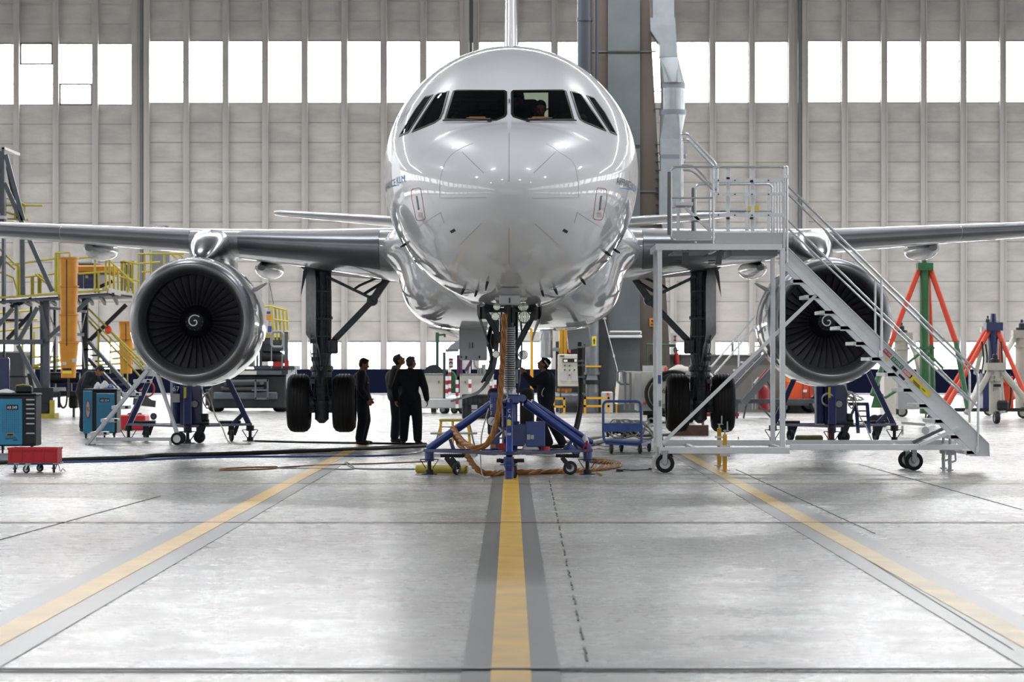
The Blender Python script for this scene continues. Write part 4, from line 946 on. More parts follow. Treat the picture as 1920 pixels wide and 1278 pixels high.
# ------------------------------------------------------------ access stairs (right foreground)
YA, YB = 40.4, 41.95
S = thing('access_stairs', 'silver aluminium wheeled access stairs with a high railed platform beside the nose', 'stairs', fl(1500, 41.1))
def bars(name, segs, mt, w, h=None, Y=YA, parent=None, up=(0, 1, 0)):
    for (x0, y0, x1, y1) in segs:
        f = M(); f.bar(P(x0, y0, Y), P(x1, y1, Y), w, h, up=up); o = ob(name, f, mt, parent or S)
    return o
for (x, ya, yb, Y, w) in ((1236.5, 466, 838, YA, .075), (1467, 466, 840, YA, .08), (1449, 472, 828, YB, .07), (1228, 472, 832, YB+.02, .06)):
    f = M(); X = (x-CX)/F*Y if x != 1228 else (1236.5-CX)/F*YA+.02; zt, zb = CH-(ya-HY)/F*Y, CH-(yb-HY)/F*Y; f.box((X, Y, (zt+zb)/2), (w, w, zt-zb), b=.006); o = ob('post', f, 'aluminium', S)
f = M(); f.box(P(1348, 462.5, YA-.02), (1.93, .05, .095)); f.box(P(1348, 463, YB), (1.96, .05, .095)); 
for x in (1232, 1285, 1345, 1400, 1464): f.box(((x-CX)/F*YA, (YA+YB)/2, 3.43), (.05, YB-YA, .09))
ob('platform_frame', f, 'aluminium', S)
f = M(); f.box(((1348-CX)/F*YA, (YA+YB)/2, 3.485), (1.92, YB-YA, .02)); f.box(((1298-CX)/F*YA, (YA+YB)/2, 3.37), (.55, YB-YA-.1, .02)); f.box(((1415-CX)/F*YA, (YA+YB)/2, 3.36), (.7, YB-YA-.1, .12)); ob('deck', f, 'alu_dark', S)
for x in (1287, 1350):
    f = M(); f.bar(P(x-1, 468, YA+.1), P(x-3, 494, YA+.3), .05, .09, up=(1, 0, 0)); f.bar(P(x-1, 470, YA+.3), P(x+5, 468, YA+.3), .04); f.cyl(P(x-22, 489, YA+.4), P(x-2, 489, YA+.4), .012, n=6); f.cyl(P(x-22, 493, YA+.4), P(x-2, 493, YA+.4), .012, n=6); ob('deck_bracket', f, 'alu_dark', S)
for (xa, xb, ya, yb) in ((1261, 1334, 433, 450), (1341, 1468, 436, 456)):
    f = M(); f.box(P((xa+xb)/2, (ya+yb)/2, YA), ((xb-xa)/F*YA, .012, (yb-ya)/F*YA)); ob('toe_board', f, 'panel_grey', S)
def rail(name, pts, Y, r=.019, mt='alu_tube', rd=True, parent=None):
    f = M(); q = []
    for i, p in enumerate(pts):
        YY = p[2] if len(p) > 2 else Y; v = P(p[0], p[1], YY)
        if 0 < i < len(pts)-1 and rd:
            a = P(*(pts[i-1][:2]), pts[i-1][2] if len(pts[i-1]) > 2 else Y); b = P(*(pts[i+1][:2]), pts[i+1][2] if len(pts[i+1]) > 2 else Y)
            k = min(.09, (a-v).length*.45, (b-v).length*.45); u = v+(a-v).normalized()*k; w = v+(b-v).normalized()*k
            for j in range(6):
                t = j/5; q.append(u*(1-t)**2+v*2*t*(1-t)+w*t*t)
        else: q.append(v)
    f.tube(q, r, 10); return ob(name, f, mt, parent or S)
rail('guard_rail', [(1335, 450), (1258, 450), (1258, 313), (1340, 313), (1472, 313), (1472, 330)], YA)
rail('guard_rail', [(1261, 371), (1336, 371)], YA, .014)
rail('guard_rail', [(1337.5, 466), (1337.5, 313), (1350, 313)], YA)
rail('gate_post', [(1470, 466), (1470, 330)], YA, .022)
rail('gate_post', [(1476, 492), (1476, 312), (1471, 312), (1471, 330)], YA-.03, .018)
f = M(); f.box(P(1474, 331, YA-.05), (.08, .06, .05)); ob('gate_latch', f, 'alu_tube', S)
for y, h in ((338, .055), (364, .05), (403, .055)):
    f = M(); f.box(P(1404, y, YA-.03), (1.06 if y != 364 else 1.08, .02, h)); g_ = ob('gate_bar', f, 'aluminium', S)
    f = M()
    for x in (1347, 1378, 1410, 1441): f.cyl(P(x, y, YA-.04), P(x, y, YA-.055), .011, n=8)
    ob('bolt', f, 'hub_dark', g_)
for x in (1365, 1411):
    f = M(); f.box(P(x, 374, YA+.01), (.055, .02, .97)); ob('gate_bar', f, 'aluminium', S)
f = M()
for x, y in ((1365, 334), (1365, 409), (1409, 340), (1409, 409)): f = M(); f.box(P(x, y, YA-.02), (.05, .05, .03)); ob('gate_clamp', f, 'hub_dark', S)
for x in (1400, 1441): f = M(); f.box(P(x, 389, YB), (.05, .02, .73)); ob('gate_bar', f, 'alu_tube', S)
rail('guard_rail', [(1304, 456), (1304, 345), (1448, 345), (1448, 440)], YB)
rail('guard_rail', [(1305, 396), (1448, 396)], YB, .014)
for x in (1331, 1452, 1458, 1463): rail('rail_post', [(x, 452), (x, 340 if x > 1400 else 360)], YB if x < 1459 else YA+.6, .013)
f = M(); f.box(P(1375, 392, YB-.02), (.42, .03, .045)); f.box(P(1380, 428, YB-.02), (.9, .03, .03)); ob('rear_bar', f, 'aluminium', S)
f = M(); f.box(P(1413, 390, YB-.05), (.17, .015, .07)); ob('yellow_label', f, 'yellow_label', S)
for (x, ya, yb, Y) in ((1254, 322, 440, YA-.03), (1299, 352, 452, YB-.1)):
    f = M(); f.box(P(x, (ya+yb)/2, Y), (.042, .09, (yb-ya)/F*Y), b=.006); ob('rubber_bumper', f, 'alu_dark', S)
# small upper step with twin handrails
rail('handrail', [(1276.5, 382), (1276.5, 250), (1289, 250), (1345, 309), (1345, 360)], YA+.15); rail('handrail', [(1279, 382), (1279, 261), (1290, 261), (1342, 316), (1342, 360)], YA+.75)
rail('handrail', [(1279, 319), (1297, 319), (1336, 355)], YA+.75, .016); rail('handrail', [(1277, 310), (1300, 310), (1343, 356)], YA+.15, .016)
f = M(); f.box(P(1281, 384, YA+.45), (.26, .65, .05)); f.box(P(1263, 386, YA+.4), (.05, .2, .06)); ob('upper_step', f, 'aluminium', S)
f = M(); f.bar(P(1285, 389, YA+.2), P(1333, 434, YA+.2), .04, .1, up=(0, 1, 0)); f.bar(P(1285, 389, YA+.75), P(1333, 434, YA+.75), .04, .1, up=(0, 1, 0)); f.box(P(1303, 411, YA+.45), (.1, .6, .06)); ob('upper_stringer', f, 'aluminium', S)
f = M(); f.box(P(1271, 412, YA+.2), (.035, .035, .36)); f.box(P(1272, 412, YA+.75), (.035, .035, .36)); ob('step_support', f, 'aluminium', S)
# base
f = M(); f.box(P(1358, 844, YA-.02), (1.99, .07, .1), b=.005); f.box(P(1643, 838, YA+.02), (2.63, .06, .085), b=.005); ob('base_beam', f, 'aluminium', S)
f = M(); f.box(P(1352, 830, YB), (2.0, .06, .09), b=.005); f.box(P(1633, 829, YB), (2.7, .06, .075), b=.005); ob('base_beam', f, 'aluminium', S)
for x in (1238, 1300, 1463, 1700, 1795):
    f = M(); f.box(((x-CX)/F*YA, (YA+YB)/2, .36), (.06, YB-YA, .07)); ob('cross_member', f, 'aluminium', S)
f = M(); f.bar(P(1243, 830, YA+.06), P(1531, 552, YA+.06), .05, .062, up=(0, 1, 0)); ob('diagonal_brace', f, 'aluminium', S)
f = M(); f.bar(P(1724, 834, YA-.01), P(1797, 803, YA-.01), .05, .085, up=(0, 1, 0)); f.cyl(P(1795, 804, YA-.07), P(1795, 804, YA-.02), .013, n=8); ob('diagonal_brace', f, 'aluminium', S)
f = M(); f.bar(P(1712, 829, YB-.1), P(1779, 798, YB-.1), .05, .085, up=(0, 1, 0)); ob('diagonal_brace', f, 'alu_dark', S)
# inclined flight
def stringer(Y, off, label=False):
    A1, A2 = P(1478+off, 464, Y), P(1854+off, 831, Y); B1, B2 = P(1472+off, 494, Y), P(1832+off, 855, Y); E = P(1855+off, 855, Y)
    f = M(); f.prism([A1, A2, E, B2, B1], (0, .012, 0)); dn = (A2-A1).normalized(); nn = Vector((dn.z, 0, -dn.x)); nn = nn if nn.z > 0 else -nn
    f.prism([A1, A2, A2-nn*.012, A1-nn*.012], (0, -.05, 0)); f.prism([B1, B2, B2+nn*.012, B1+nn*.012], (0, -.05, 0)); f.prism([A2, E, E-Vector((.012, 0, 0)), A2-Vector((.012, 0, 0))], (0, -.05, 0))
    mid = [B1.lerp(A1, .45), B2.lerp(A2, .45)]; f.prism([B1+Vector((0, -.012, 0)), B2+Vector((0, -.012, 0)), mid[1]+Vector((0, -.012, 0)), mid[0]+Vector((0, -.012, 0))], (0, .012, 0))
    return ob('stringer', f, 'aluminium', S)
YS0, YS1 = YA+.02, YA+1.0
st = stringer(YS0, 0); st2 = stringer(YS1, 0-(1478-CX)*(1-YA/YS1)+0)
for k in range(12):
    x = 1497+29.6*k; y = 528+29.2*k; f = M(); a = P(x, y, YS0); f.box((a.x-.005, (YS0+YS1)/2, a.z+.01), (.24, YS1-YS0-.02, .055), b=.004); f.box((a.x+.02, YS0+.04, a.z+.0), (.2, .06, .07)); tr_ = ob('tread', f, 'aluminium', S)
sd = (P(1854, 831, YS0)-P(1478, 464, YS0)).normalized(); su = Vector((-sd.z, 0, sd.x)); su = su if su.z > 0 else -su
def slabel(x, y, ln, h, mt, txt=None, th=None, tm='text_white', tw=None):
    o = P(x, y, YS0-.03); f = M(); f.prism([o, o+sd*ln, o+sd*ln+su*h, o+su*h], (0, .008, 0)); l = ob('label', f, mt, st)
    if txt: ptext(l, 'lettering', txt, o+sd*ln*.08+su*h*.22+Vector((0, -.003, 0)), sd, su, h*.56, tm, tw or ln*.84, thick=-.002)
slabel(1655, 658, .145, .062, 'label_red', 'MY CH'); slabel(1670, 673, .23, .062, 'label_green', '32 ZONE 2'); slabel(1692, 696, .16, .062, 'label_pink', 'NORIA'); slabel(1703, 709, .42, .085, 'yellow_label')
f = M()
for k in range(3):
    o = P(1712, 712+k*2.4, YS0-.045); f.prism([o, o+sd*.14, o+sd*.14+su*.008, o+su*.008], (0, -.002, 0))
o = P(1728, 728, YS0-.045); f.prism([o, o+sd*.07, o+sd*.07+su*.01, o+su*.01], (0, -.002, 0)); ob('label_print', f, 'text_black', st)
slabel(1659, 673, .05, .03, 'yellow_label'); slabel(1671, 689, .1, .05, 'text_black'); slabel(1674, 690, .05, .03, 'white'); slabel(1684, 703, .12, .035, 'text_black'); slabel(1695, 717, .07, .03, 'light_grey')
rail('handrail', [(1476, 347), (1834, 699), (1834, 846)], YA-.02, .021); rail('handrail', [(1470, 356), (1818, 694), (1818, 792)], YS1, .019)
rail('handrail', [(1477, 412), (1833, 762)], YA-.02, .016); rail('handrail', [(1470, 421), (1817, 752)], YS1, .015)
rail('rail_post', [(1653, 524), (1653, 668)], YA-.03, .021); rail('rail_post', [(1641, 526), (1641, 640)], YS1, .018)
f = M(); f.box(P(1650, 663, YA-.03), (.04, .04, .1)); f.box(P(1832, 842, YA-.03), (.04, .04, .09)); ob('rail_bracket', f, 'alu_tube', S)
# wheels and jacks of the stairs
def big_caster(x, Y, r, w, ax, zt):
    c = fl(x, Y, r); caster(S, c, r, w, zt, ax)
big_caster(1247, 40.3, .143, .05, (.12, 1, 0), .33); 
c = fl(1246, 41.9, .14); f = M(); wheel(f, (c.x-.09, c.y, .14), (1, .1, 0), .14, .045); wheel(f, (c.x+.09, c.y, .14), (1, .1, 0), .14, .045); f.m = 1; f.box((c.x, c.y, .24), (.1, .05, .2)); ob('caster', f, ['rubber', 'steel'], S)
big_caster(1713.5, 41.15, .145, .055, (-.1, 1, 0), .34); c = fl(1700, 41.95, .14); caster(S, c, .14, .055, .34, (-.2, 1, 0))
for (x, Y, zb) in ((1781, 41.2, 0), (1769, 41.9, 0)):
    a = fl(x, Y); f = M(); f.box((a.x, a.y, .3), (.12, .08, .12)); f.cyl((a.x, a.y, .26), (a.x, a.y, .1), .03, n=10); f.bar((a.x+.0, a.y, .12), (a.x+.09, a.y, .15), .03); f.bar((a.x+.09, a.y, .15), (a.x+.08, a.y, .3), .025); f.box((a.x, a.y, .05), (.05, .05, .1)); f.box((a.x, a.y, .008), (.1, .1, .016)); f.cyl((a.x, a.y, .33), (a.x, a.y, .52), .022, n=8); ob('screw_foot', f, 'steel', S)
for (x, y0, y1, Y, t) in ((1359, 814, 876, 41.0, 1), (1348.5, 802, 865, 42.9, 0)):
    a = fl(x, Y); f = M(); h = CH-(y0-HY)/F*Y; f.box((a.x, a.y, h/2+.01), (.065, .065, h-.02), b=.004); f.box((a.x, a.y, .008), (.16, .1, .016)); o = ob('outrigger', f, 'yellow_post', S)
    f = M(); f.cyl((a.x, a.y, h), (a.x, a.y, h+.07), .012, n=8); f.cyl((a.x+.04, a.y, h+.07), (a.x+.04, a.y, h+.2), .01, n=8); f.box((a.x+.02, a.y, h+.06), (.09, .02, .012)); ob('crank_handle', f, 'steel', o)
    f = M(); f.box((a.x, a.y-.03, .31), (.16, .03, .17), b=.004) if t else f.box((a.x, a.y, .47), (.14, .08, .03)); ob('clamp', f, 'aluminium', o)
f = M(); f.ring(P(1384, 821, YB), (1, .3, 0), [(0, .022), (.008, .022), (.008, .014), (0, .014)], 14); f.bar(P(1384, 824, YB), P(1384, 829, YB), .012); ob('lock_ring', f, 'steel', S)
cl = M(); rg = []
for i in range(12):
    t = i/11; y = 815+t*61; w0 = 1231-t*8+3*math.sin(i*1.3)-(0 if t < .9 else 2); w1 = 1240-(t*3)+1.5*math.sin(i*.9); rg.append([P(w0, y, 40.75), P(w0+.0, y, 40.6-.02*math.sin(i)), P((w0+w1)/2, y, 40.52+.03*math.cos(i*2)), P(w1, y, 40.55), P(w1, y, 40.72)])
cl.loft(rg); tag(ob('dust_sheet', cl, 'white_cloth', ang=80), 'pale cloth draped over the near left corner of the stairs base', 'cloth')
f = M(); f.box(P(1236.6, 711, YA-.045), (.045, .008, .13)); ob('blue_sticker', f, 'cart_blue', S); f = M(); f.box(P(1237.5, 756, YA-.045), (.035, .008, .09)); ob('grey_sticker', f, 'mid_grey', S)
# grey board standing behind the flight
f = M(); f.box(P(1703, 737, 62), (.49, .06, .75)); f.box(P(1687, 765, 62), (.03, .03, .3)); f.cyl(fl(1735, 62, .09)-Vector((0, .03, 0)), fl(1735, 62, .09)+Vector((0, .03, 0)), .09); f.bar(fl(1690, 62, .27), fl(1735, 62, .22), .06); f.box(fl(1692, 62, .1), (.05, .05, .2)); tag(ob('equipment_board', f, 'light_grey'), 'plain pale grey board on a small wheeled base behind the silver stairs', 'board')
# ------------------------------------------------------------ people
def remeshed(name, parts, vox, mt, parent, smooth=4):
    f = M()
    for p in parts: f.X = p[3] if len(p) > 3 else None; (f.sph(p[0], p[1], 16, 12, p[2]) if len(p) >= 3 and not isinstance(p[1], Vector) else None) if True else None
    return None
class Body:
    def __init__(s): s.m = M()
    def cap(s, a, b, r0, r1):            # tapered capsule
        a = Vector(a); b = Vector(b); d = (b-a).normalized() if (b-a).length > 1e-6 else Vector((0, 0, 1)); pts = []; rr = []
        for k in range(5): t = (k/4-1)*PI/2*.98; pts.append(a+d*math.sin(t)*r0); rr.append(max(.002, r0*math.cos(t)))
        for k in range(5): t = k/4*PI/2*.98; pts.append(b+d*math.sin(t)*r1); rr.append(max(.002, r1*math.cos(t)))
        s.m.tube(pts, rr, 16)
    def ell(s, c, r, R=None): s.m.sph(c, r, 18, 12, R)
    def done(s, name, mt, parent, vox, it=5):
        me = bpy.data.meshes.new(name); me.from_pydata(s.m.v, [], s.m.f); bm = bmesh.new(); bm.from_mesh(me); bmesh.ops.recalc_face_normals(bm, faces=bm.faces); bm.to_mesh(me); bm.free()
        o = bpy.data.objects.new('tmp', me); COL.objects.link(o); r = o.modifiers.new('r', 'REMESH'); r.mode = 'VOXEL'; r.voxel_size = vox
        k = o.modifiers.new('s', 'SMOOTH'); k.iterations = it; k.factor = .5
        dg = bpy.context.evaluated_depsgraph_get(); dg.update(); me2 = bpy.data.meshes.new_from_object(o.evaluated_get(dg)); bpy.data.objects.remove(o)
        me2.materials.clear(); me2.materials.append(MT[mt]); me2.polygons.foreach_set('use_smooth', [True]*len(me2.polygons)); me2.name = name
        o = bpy.data.objects.new(name, me2); COL.objects.link(o); o.parent = parent; return o
def person(label, loc, rz, pose, clothes=('navy_cloth', 'trouser_navy'), hair='hair_dark', h=1.75, extras=None):
    """local frame: faces +y, x to the figure's right; pose overrides joints (metres for a 1.75 m figure)"""
    R = thing('person', label, 'person', loc, rz); k = h/1.75; R.scale = (k, k, k)
    j = dict(hipL=(-.1, 0, .93), hipR=(.1, 0, .93), kneeL=(-.11, .02, .5), kneeR=(.11, .02, .5), ankL=(-.11, -.02, .1), ankR=(.11, -.02, .1), toeL=None, toeR=None,
             pel=(0, 0, .96), waist=(0, 0, 1.1), chest=(0, 0, 1.3), neck=(0, -.02, 1.47), shL=(-.19, -.01, 1.42), shR=(.19, -.01, 1.42),
             elL=(-.25, -.03, 1.14), elR=(.25, -.03, 1.14), wrL=(-.27, .03, .89), wrR=(.27, .03, .89), head=(0, .02, 1.63), pitch=0, yaw=0, hdL=None, hdR=None)
    j.update(pose); V = {a: (Vector(b) if isinstance(b, tuple) else b) for a, b in j.items()}
    B = Body(); HR = Matrix.Rotation(V['yaw'], 3, 'Z') @ Matrix.Rotation(V['pitch'], 3, 'X'); hc = V['head']
    def H(x, y, z): return hc+HR @ Vector((x, y, z))
    # torso, neck
    B.ell(V['pel'], (.165, .12, .13)); B.cap(V['pel'], V['waist'], .125, .12); B.cap(V['waist'], V['chest'], .125, .14); B.ell(V['chest'], (.175, .125, .17)); B.cap(V['shL'], V['shR'], .065, .065); B.cap(V['neck']-Vector((0, 0, .06)), H(0, -.02, -.05), .062, .056)
    # head: skull, face, jaw, nose, brow, lips, ears
    B.ell(H(0, -.005, .03), (.077, .098, .1), HR); B.ell(H(0, .02, -.035), (.062, .075, .075), HR); B.ell(H(0, .05, -.085), (.034, .035, .028), HR)
    B.cap(H(0, .088, .015), H(0, .112, -.022), .012, .016); B.cap(H(-.04, .083, .028), H(.04, .083, .028), .012, .012); B.cap(H(-.02, .093, -.052), H(.02, .093, -.052), .009, .009); B.cap(H(-.016, .092, -.064), H(.016, .092, -.064), .009, .009)
    for s in (-1, 1): B.ell(H(s*.077, -.008, -.005), (.012, .022, .032), HR); B.ell(H(s*.045, .065, -.03), (.022, .025, .025), HR)
    for s, S_ in ((-1, 'L'), (1, 'R')):
        B.cap(V['sh'+S_], V['el'+S_], .054, .043); B.cap(V['el'+S_], V['wr'+S_], .043, .028)
        # hand: palm, thumb, four fingers with a bend
        w = V['wr'+S_]; d = V['hd'+S_] if V['hd'+S_] is not None else (w-V['el'+S_]); d = d.normalized(); side = Vector((0, 1, 0)) if abs(d.y) < .8 else Vector((0, 0, 1))
        nrm = d.cross(side).normalized(); side = nrm.cross(d).normalized(); inn = Vector((-s, 0, 0)); nrm = nrm if nrm.dot(inn) > 0 else -nrm
        B.cap(w, w+d*.03, .026, .028)
        for q in (-.027, -.009, .009, .027): B.cap(w+d*.02+side*q*.7, w+d*.085+side*q, .014, .0125)
        for i, q in enumerate((.028, .0095, -.0095, -.028)):
            L = (.066, .076, .071, .055)[i]; a = w+d*.088+side*q; b = a+(d*.9+nrm*.35).normalized()*L*.5; c = b+(d*.55+nrm*.85).normalized()*L*.5; B.cap(a, b, .0105, .0098); B.cap(b, c, .0098, .008)
        a = w+d*.03+side*.026; b = a+(d*.6+side*.7+nrm*.4).normalized()*.042; c = b+(d*.9+side*.1+nrm*.5).normalized()*.034; B.cap(a, b, .0135, .0115); B.cap(b, c, .0115, .009)
        B.cap(V['hip'+S_], V['knee'+S_], .082, .055); B.cap(V['knee'+S_], V['ank'+S_], .055, .036)
        toe = V['toe'+S_] if V['toe'+S_] is not None else V['ank'+S_]+Vector((s*.03, .17, -.06)); B.cap(V['ank'+S_]-Vector((0, .0, .04)), toe, .042, .03)
    B.done('body', 'skin', R, .0075, 2)
    C = Body()      # jacket or sweater
    C.ell(V['pel']+Vector((0, 0, .0)), (.215, .17, .14)); C.cap(V['pel'], V['waist'], .175, .175); C.cap(V['waist'], V['chest'], .178, .185); C.ell(V['chest'], (.23, .175, .19)); C.cap(V['shL'], V['shR'], .1, .1); C.cap(V['neck']-Vector((0, 0, .08)), V['neck']-Vector((0, .01, -.005)), .09, .072)
    for S_ in 'LR': C.cap(V['sh'+S_], V['el'+S_], .095, .076); C.cap(V['el'+S_], V['el'+S_].lerp(V['wr'+S_], .93), .075, .056)
    C.done('jacket', clothes[0], R, .014, 3)
    C = Body(); C.ell(V['pel']-Vector((0, 0, .04)), (.2, .165, .13))
    for S_ in 'LR': C.cap(V['hip'+S_]-Vector((0, 0, .02)), V['knee'+S_], .125, .105); C.cap(V['knee'+S_], V['ank'+S_]+Vector((0, 0, .03)), .104, .086)
    C.done('trousers', clothes[1], R, .014, 3)
    for s, S_ in ((-1, 'L'), (1, 'R')):
        C = Body(); a = V['ank'+S_]; toe = V['toe'+S_] if V['toe'+S_] is not None else a+Vector((s*.03, .17, -.06)); t = (toe-a); C.cap(a-Vector((0, .0, .02)), a-Vector((0, .03, .045)), .05, .05); C.cap(a-Vector((0, .02, .05)), toe+Vector((0, 0, -.005)), .048, .038); C.m.v = [(x, y, max(z, .001 if a.z < .2 else z)) for x, y, z in C.m.v]; C.done('shoe', 'shoe', R, .009, 2)
    C = Body(); C.ell(H(0, -.018, .045), (.086, .1, .095), HR); C.ell(H(0, -.05, .0), (.078, .062, .08), HR); C.ell(H(0, .045, .1), (.06, .045, .03), HR); C.done('hair', hair, R, .009, 2)
    if extras: extras(R, H, V, Body)
    return R
# three men watching by the left main wheels
a = fl(679, 54.2)
def badge(R, H, V, B):
    f = M(); f.box((.13, .13, 1.26), (.03, .01, .035)); ob('badge', f, 'light_grey', R, world=False)
person('person in dark overalls standing in profile facing right beside the left main wheels, arms hanging', a, -PI/2, dict(head=(0, .035, 1.625), pitch=-.28, neck=(0, .0, 1.47), elR=(.24, -.02, 1.14), wrR=(.22, .12, .92), elL=(-.24, 0, 1.15), wrL=(-.2, .14, .94), hdR=(-.05, .3, -.6), kneeL=(-.1, .07, .5), ankL=(-.1, -.0, .1), ankR=(.1, -.05, .1), waist=(0, -.02, 1.1), chest=(0, -.03, 1.3)), h=1.76, extras=badge)
a = fl(742, 55.4)
person('person in a brown-grey jacket and dark trousers looking up, half hidden behind a colleague', a, -PI/2, dict(head=(0, .07, 1.64), pitch=.55, neck=(0, -.01, 1.48), chest=(0, -.03, 1.3), waist=(0, .0, 1.1), elR=(.24, -.08, 1.14), wrR=(.22, .08, .93)), ('jacket_grey', 'trouser_navy'), h=1.83)
a = fl(769, 54.0)
person('grey-haired person in dark work clothes seen from behind, head turned to the right', a, -.12, dict(yaw=-.75, head=(.02, .0, 1.63), pitch=.1, elL=(-.3, -.04, 1.14), wrL=(-.3, .02, .9), elR=(.3, -.03, 1.13), wrR=(.33, .05, .9), hipL=(-.1, 0, .92), hipR=(.1, 0, .92), kneeL=(-.12, .04, .5), ankL=(-.13, 0, .1), kneeR=(.14, .03, .5), ankR=(.16, -.05, .1), toeR=(.24, -.12, .04), toeL=(-.16, .14, .04)), hair='hair_grey', h=1.79)
# technician reaching up at the nose gear
def band(R, H, V, B):
    C = B(); C.ell(H(0, -.02, .055), (.09, .104, .088), None); o = C.done('cap', 'navy_cloth', R, .009, 2)
    f = M(); f.tube([H(s_*.0+.09*math.sin(t), -.02-.1*math.cos(t)*1.0, .06-.055*math.cos(t*1.0)) for s_ in (1,) for t in np.linspace(-1.9, 1.9, 20)], .012, 6); ob('reflective_band', f, 'white', o, world=False)
    f = M()
    f.loft([[Vector((-.19, y, z)), Vector((-.19, y+.012, z)), Vector((-.185, y+.012, z)), Vector((-.185, y, z))] for y, z in ((.03, 1.16), (.07, 1.1), (.08, 1.03), (.04, .98))]); ob('paper', f, 'white', R, world=False)
a = fl(1024, 51.6)
person('person in dark clothes and cap reaching up with both hands behind the blue nose jack', a, PI/2, dict(head=(0, .05, 1.6), pitch=.42, neck=(0, .0, 1.45), shR=(.19, .03, 1.38), shL=(-.19, .03, 1.38), elL=(-.24, .26, 1.26), wrL=(-.16, .42, 1.42), elR=(.22, .2, 1.2), wrR=(.16, .38, 1.4), hdL=(0, .3, .6), hdR=(0, .3, .6), kneeL=(-.12, .1, .5), ankL=(-.13, -.05, .1), kneeR=(.12, -.1, .52), ankR=(.12, -.3, .1)), h=1.79, extras=band)
# worker bent over the far tool trolley
a = fl(160, 64.3)
person('person in black clothes bent forward over the blue tool trolley marked AR 034', a, -PI/2-.25, dict(pel=(0, -.06, .95), hipL=(-.1, -.04, .92), hipR=(.1, -.04, .92), waist=(0, -.02, 1.1), chest=(0, .12, 1.26), neck=(0, .24, 1.36), shL=(-.18, .18, 1.34), shR=(.18, .18, 1.34), head=(0, .36, 1.44), pitch=-.9, elL=(-.3, .22, 1.08), wrL=(-.22, .42, 1.0), elR=(.3, .1, 1.08), wrR=(.24, .3, .98)), h=1.8)
# crew on the flight deck
def crew(label, loc, rz, pose, h=1.7): return person(label, loc, rz, pose, h=h)
crew('person seated on the flight deck behind the right windscreen pane, facing forward', (.43, YN+2.74, ZC-.44), PI, dict(hipL=(-.1, 0, .52), hipR=(.1, 0, .52), pel=(0, 0, .56), waist=(0, 0, .7), chest=(0, 0, .9), neck=(0, 0, 1.07), shL=(-.19, 0, 1.02), shR=(.19, 0, 1.02), elL=(-.24, .1, .8), elR=(.24, .1, .8), wrL=(-.2, .3, .75), wrR=(.2, .3, .75), head=(0, .02, 1.24), kneeL=(-.12, .42, .5), kneeR=(.12, .42, .5), ankL=(-.12, .45, .1), ankR=(.12, .45, .1), pitch=-.25))
crew('person in dark clothes leaning in between the flight deck seats', (.17, YN+3.5, ZC-.27), PI-.3, dict(pel=(0, -.2, .85), hipL=(-.1, -.2, .82), hipR=(.1, -.2, .82), waist=(0, -.12, .98), chest=(0, .0, 1.12), neck=(0, .1, 1.24), shL=(-.19, .06, 1.2), shR=(.19, .06, 1.2), head=(0, .2, 1.3), pitch=-.7, elL=(-.28, .2, 1.02), wrL=(-.3, .38, .95), elR=(.28, .1, .98), wrR=(.2, .3, .9)), 1.68)
# ------------------------------------------------------------ hangar pillar, ducts and low wall
YP = 89.0
def Pb(m, x0, y0, x1, y1, Y, d, b=0.0):          # upright box seen between two pixel corners, depth d behind Y
    a = P(x0, y0, Y); c = P(x1, y1, Y); c.z = 0.0 if abs(c.z) < .13 else c.z; m.box(((a.x+c.x)/2, Y+d/2, (a.z+c.z)/2), (abs(c.x-a.x), d, abs(a.z-c.z)), b=b)
def pb(m, x0, y0, x1, y1, Y, w, h=None, Y1=None): m.bar(P(x0, y0, Y), P(x1, y1, Y1 or Y), w, h or w, up=(0, 1, 0))
zt = 23.2
def colm(name, xs, Y, d, mt):                    # tapered full height shaft: (px at floor left, right, px at top-of-frame left, right)
    m = M(); a0, a1, b0, b1 = xs; X = lambda px, Y_: (px-CX)/F*Y_; zt_ = 13.9
    e0 = X(b0, Y)+(X(b0, Y)-X(a0, Y))*.67; e1 = X(b1, Y)+(X(b1, Y)-X(a1, Y))*.67
    m.loft([[Vector((X(a0, Y), Y, 0)), Vector((X(a1, Y), Y, 0)), Vector((X(a1, Y), Y+d, 0)), Vector((X(a0, Y), Y+d, 0))], [Vector((X(b0, Y), Y, zt_)), Vector((X(b1, Y), Y, zt_)), Vector((X(b1, Y), Y+d, zt_)), Vector((X(b0, Y), Y+d, zt_))], [Vector((e0, Y, zt)), Vector((e1, Y, zt)), Vector((e1, Y+d, zt)), Vector((e0, Y+d, zt))]])
    return m
m = colm('c', (1120, 1262, 1106, 1217), YP, 2.2, 'concrete'); m.m = 1
for y in (95, 357): Pb(m, 1108, y, 1230, y+2.5, YP-.03, .1)
pil = struct('column_1', m, ['concrete', 'concrete_panel'])
m = M(); Pb(m, 1140, -200, 1200, 779, YP-.12, .15); struct('trim_13', m, 'concrete_panel')
m = M(); Pb(m, 1138, 95, 1202, 97.5, YP-.16, .1); Pb(m, 1138, 271, 1202, 273, YP-.16, .1); struct('trim_14', m, 'joint_dark')
m = M(); Pb(m, 1257, 667, 1560, 774, YP+1, .3); Pb(m, 1257, 664, 1560, 667, YP+.9, .5); Pb(m, 1372, 640, 1376, 667, YP+1, .2); struct('wall_low', m, 'low_wall')
m = M(); Pb(m, 1042, 640, 1122, 772, YP+.8, .3); struct('wall_recess', m, 'dark_grey')
m = M(); Pb(m, 1125, 560, 1140, 775, YP-.3, .3); struct('trim_15', m, 'dark_grey')
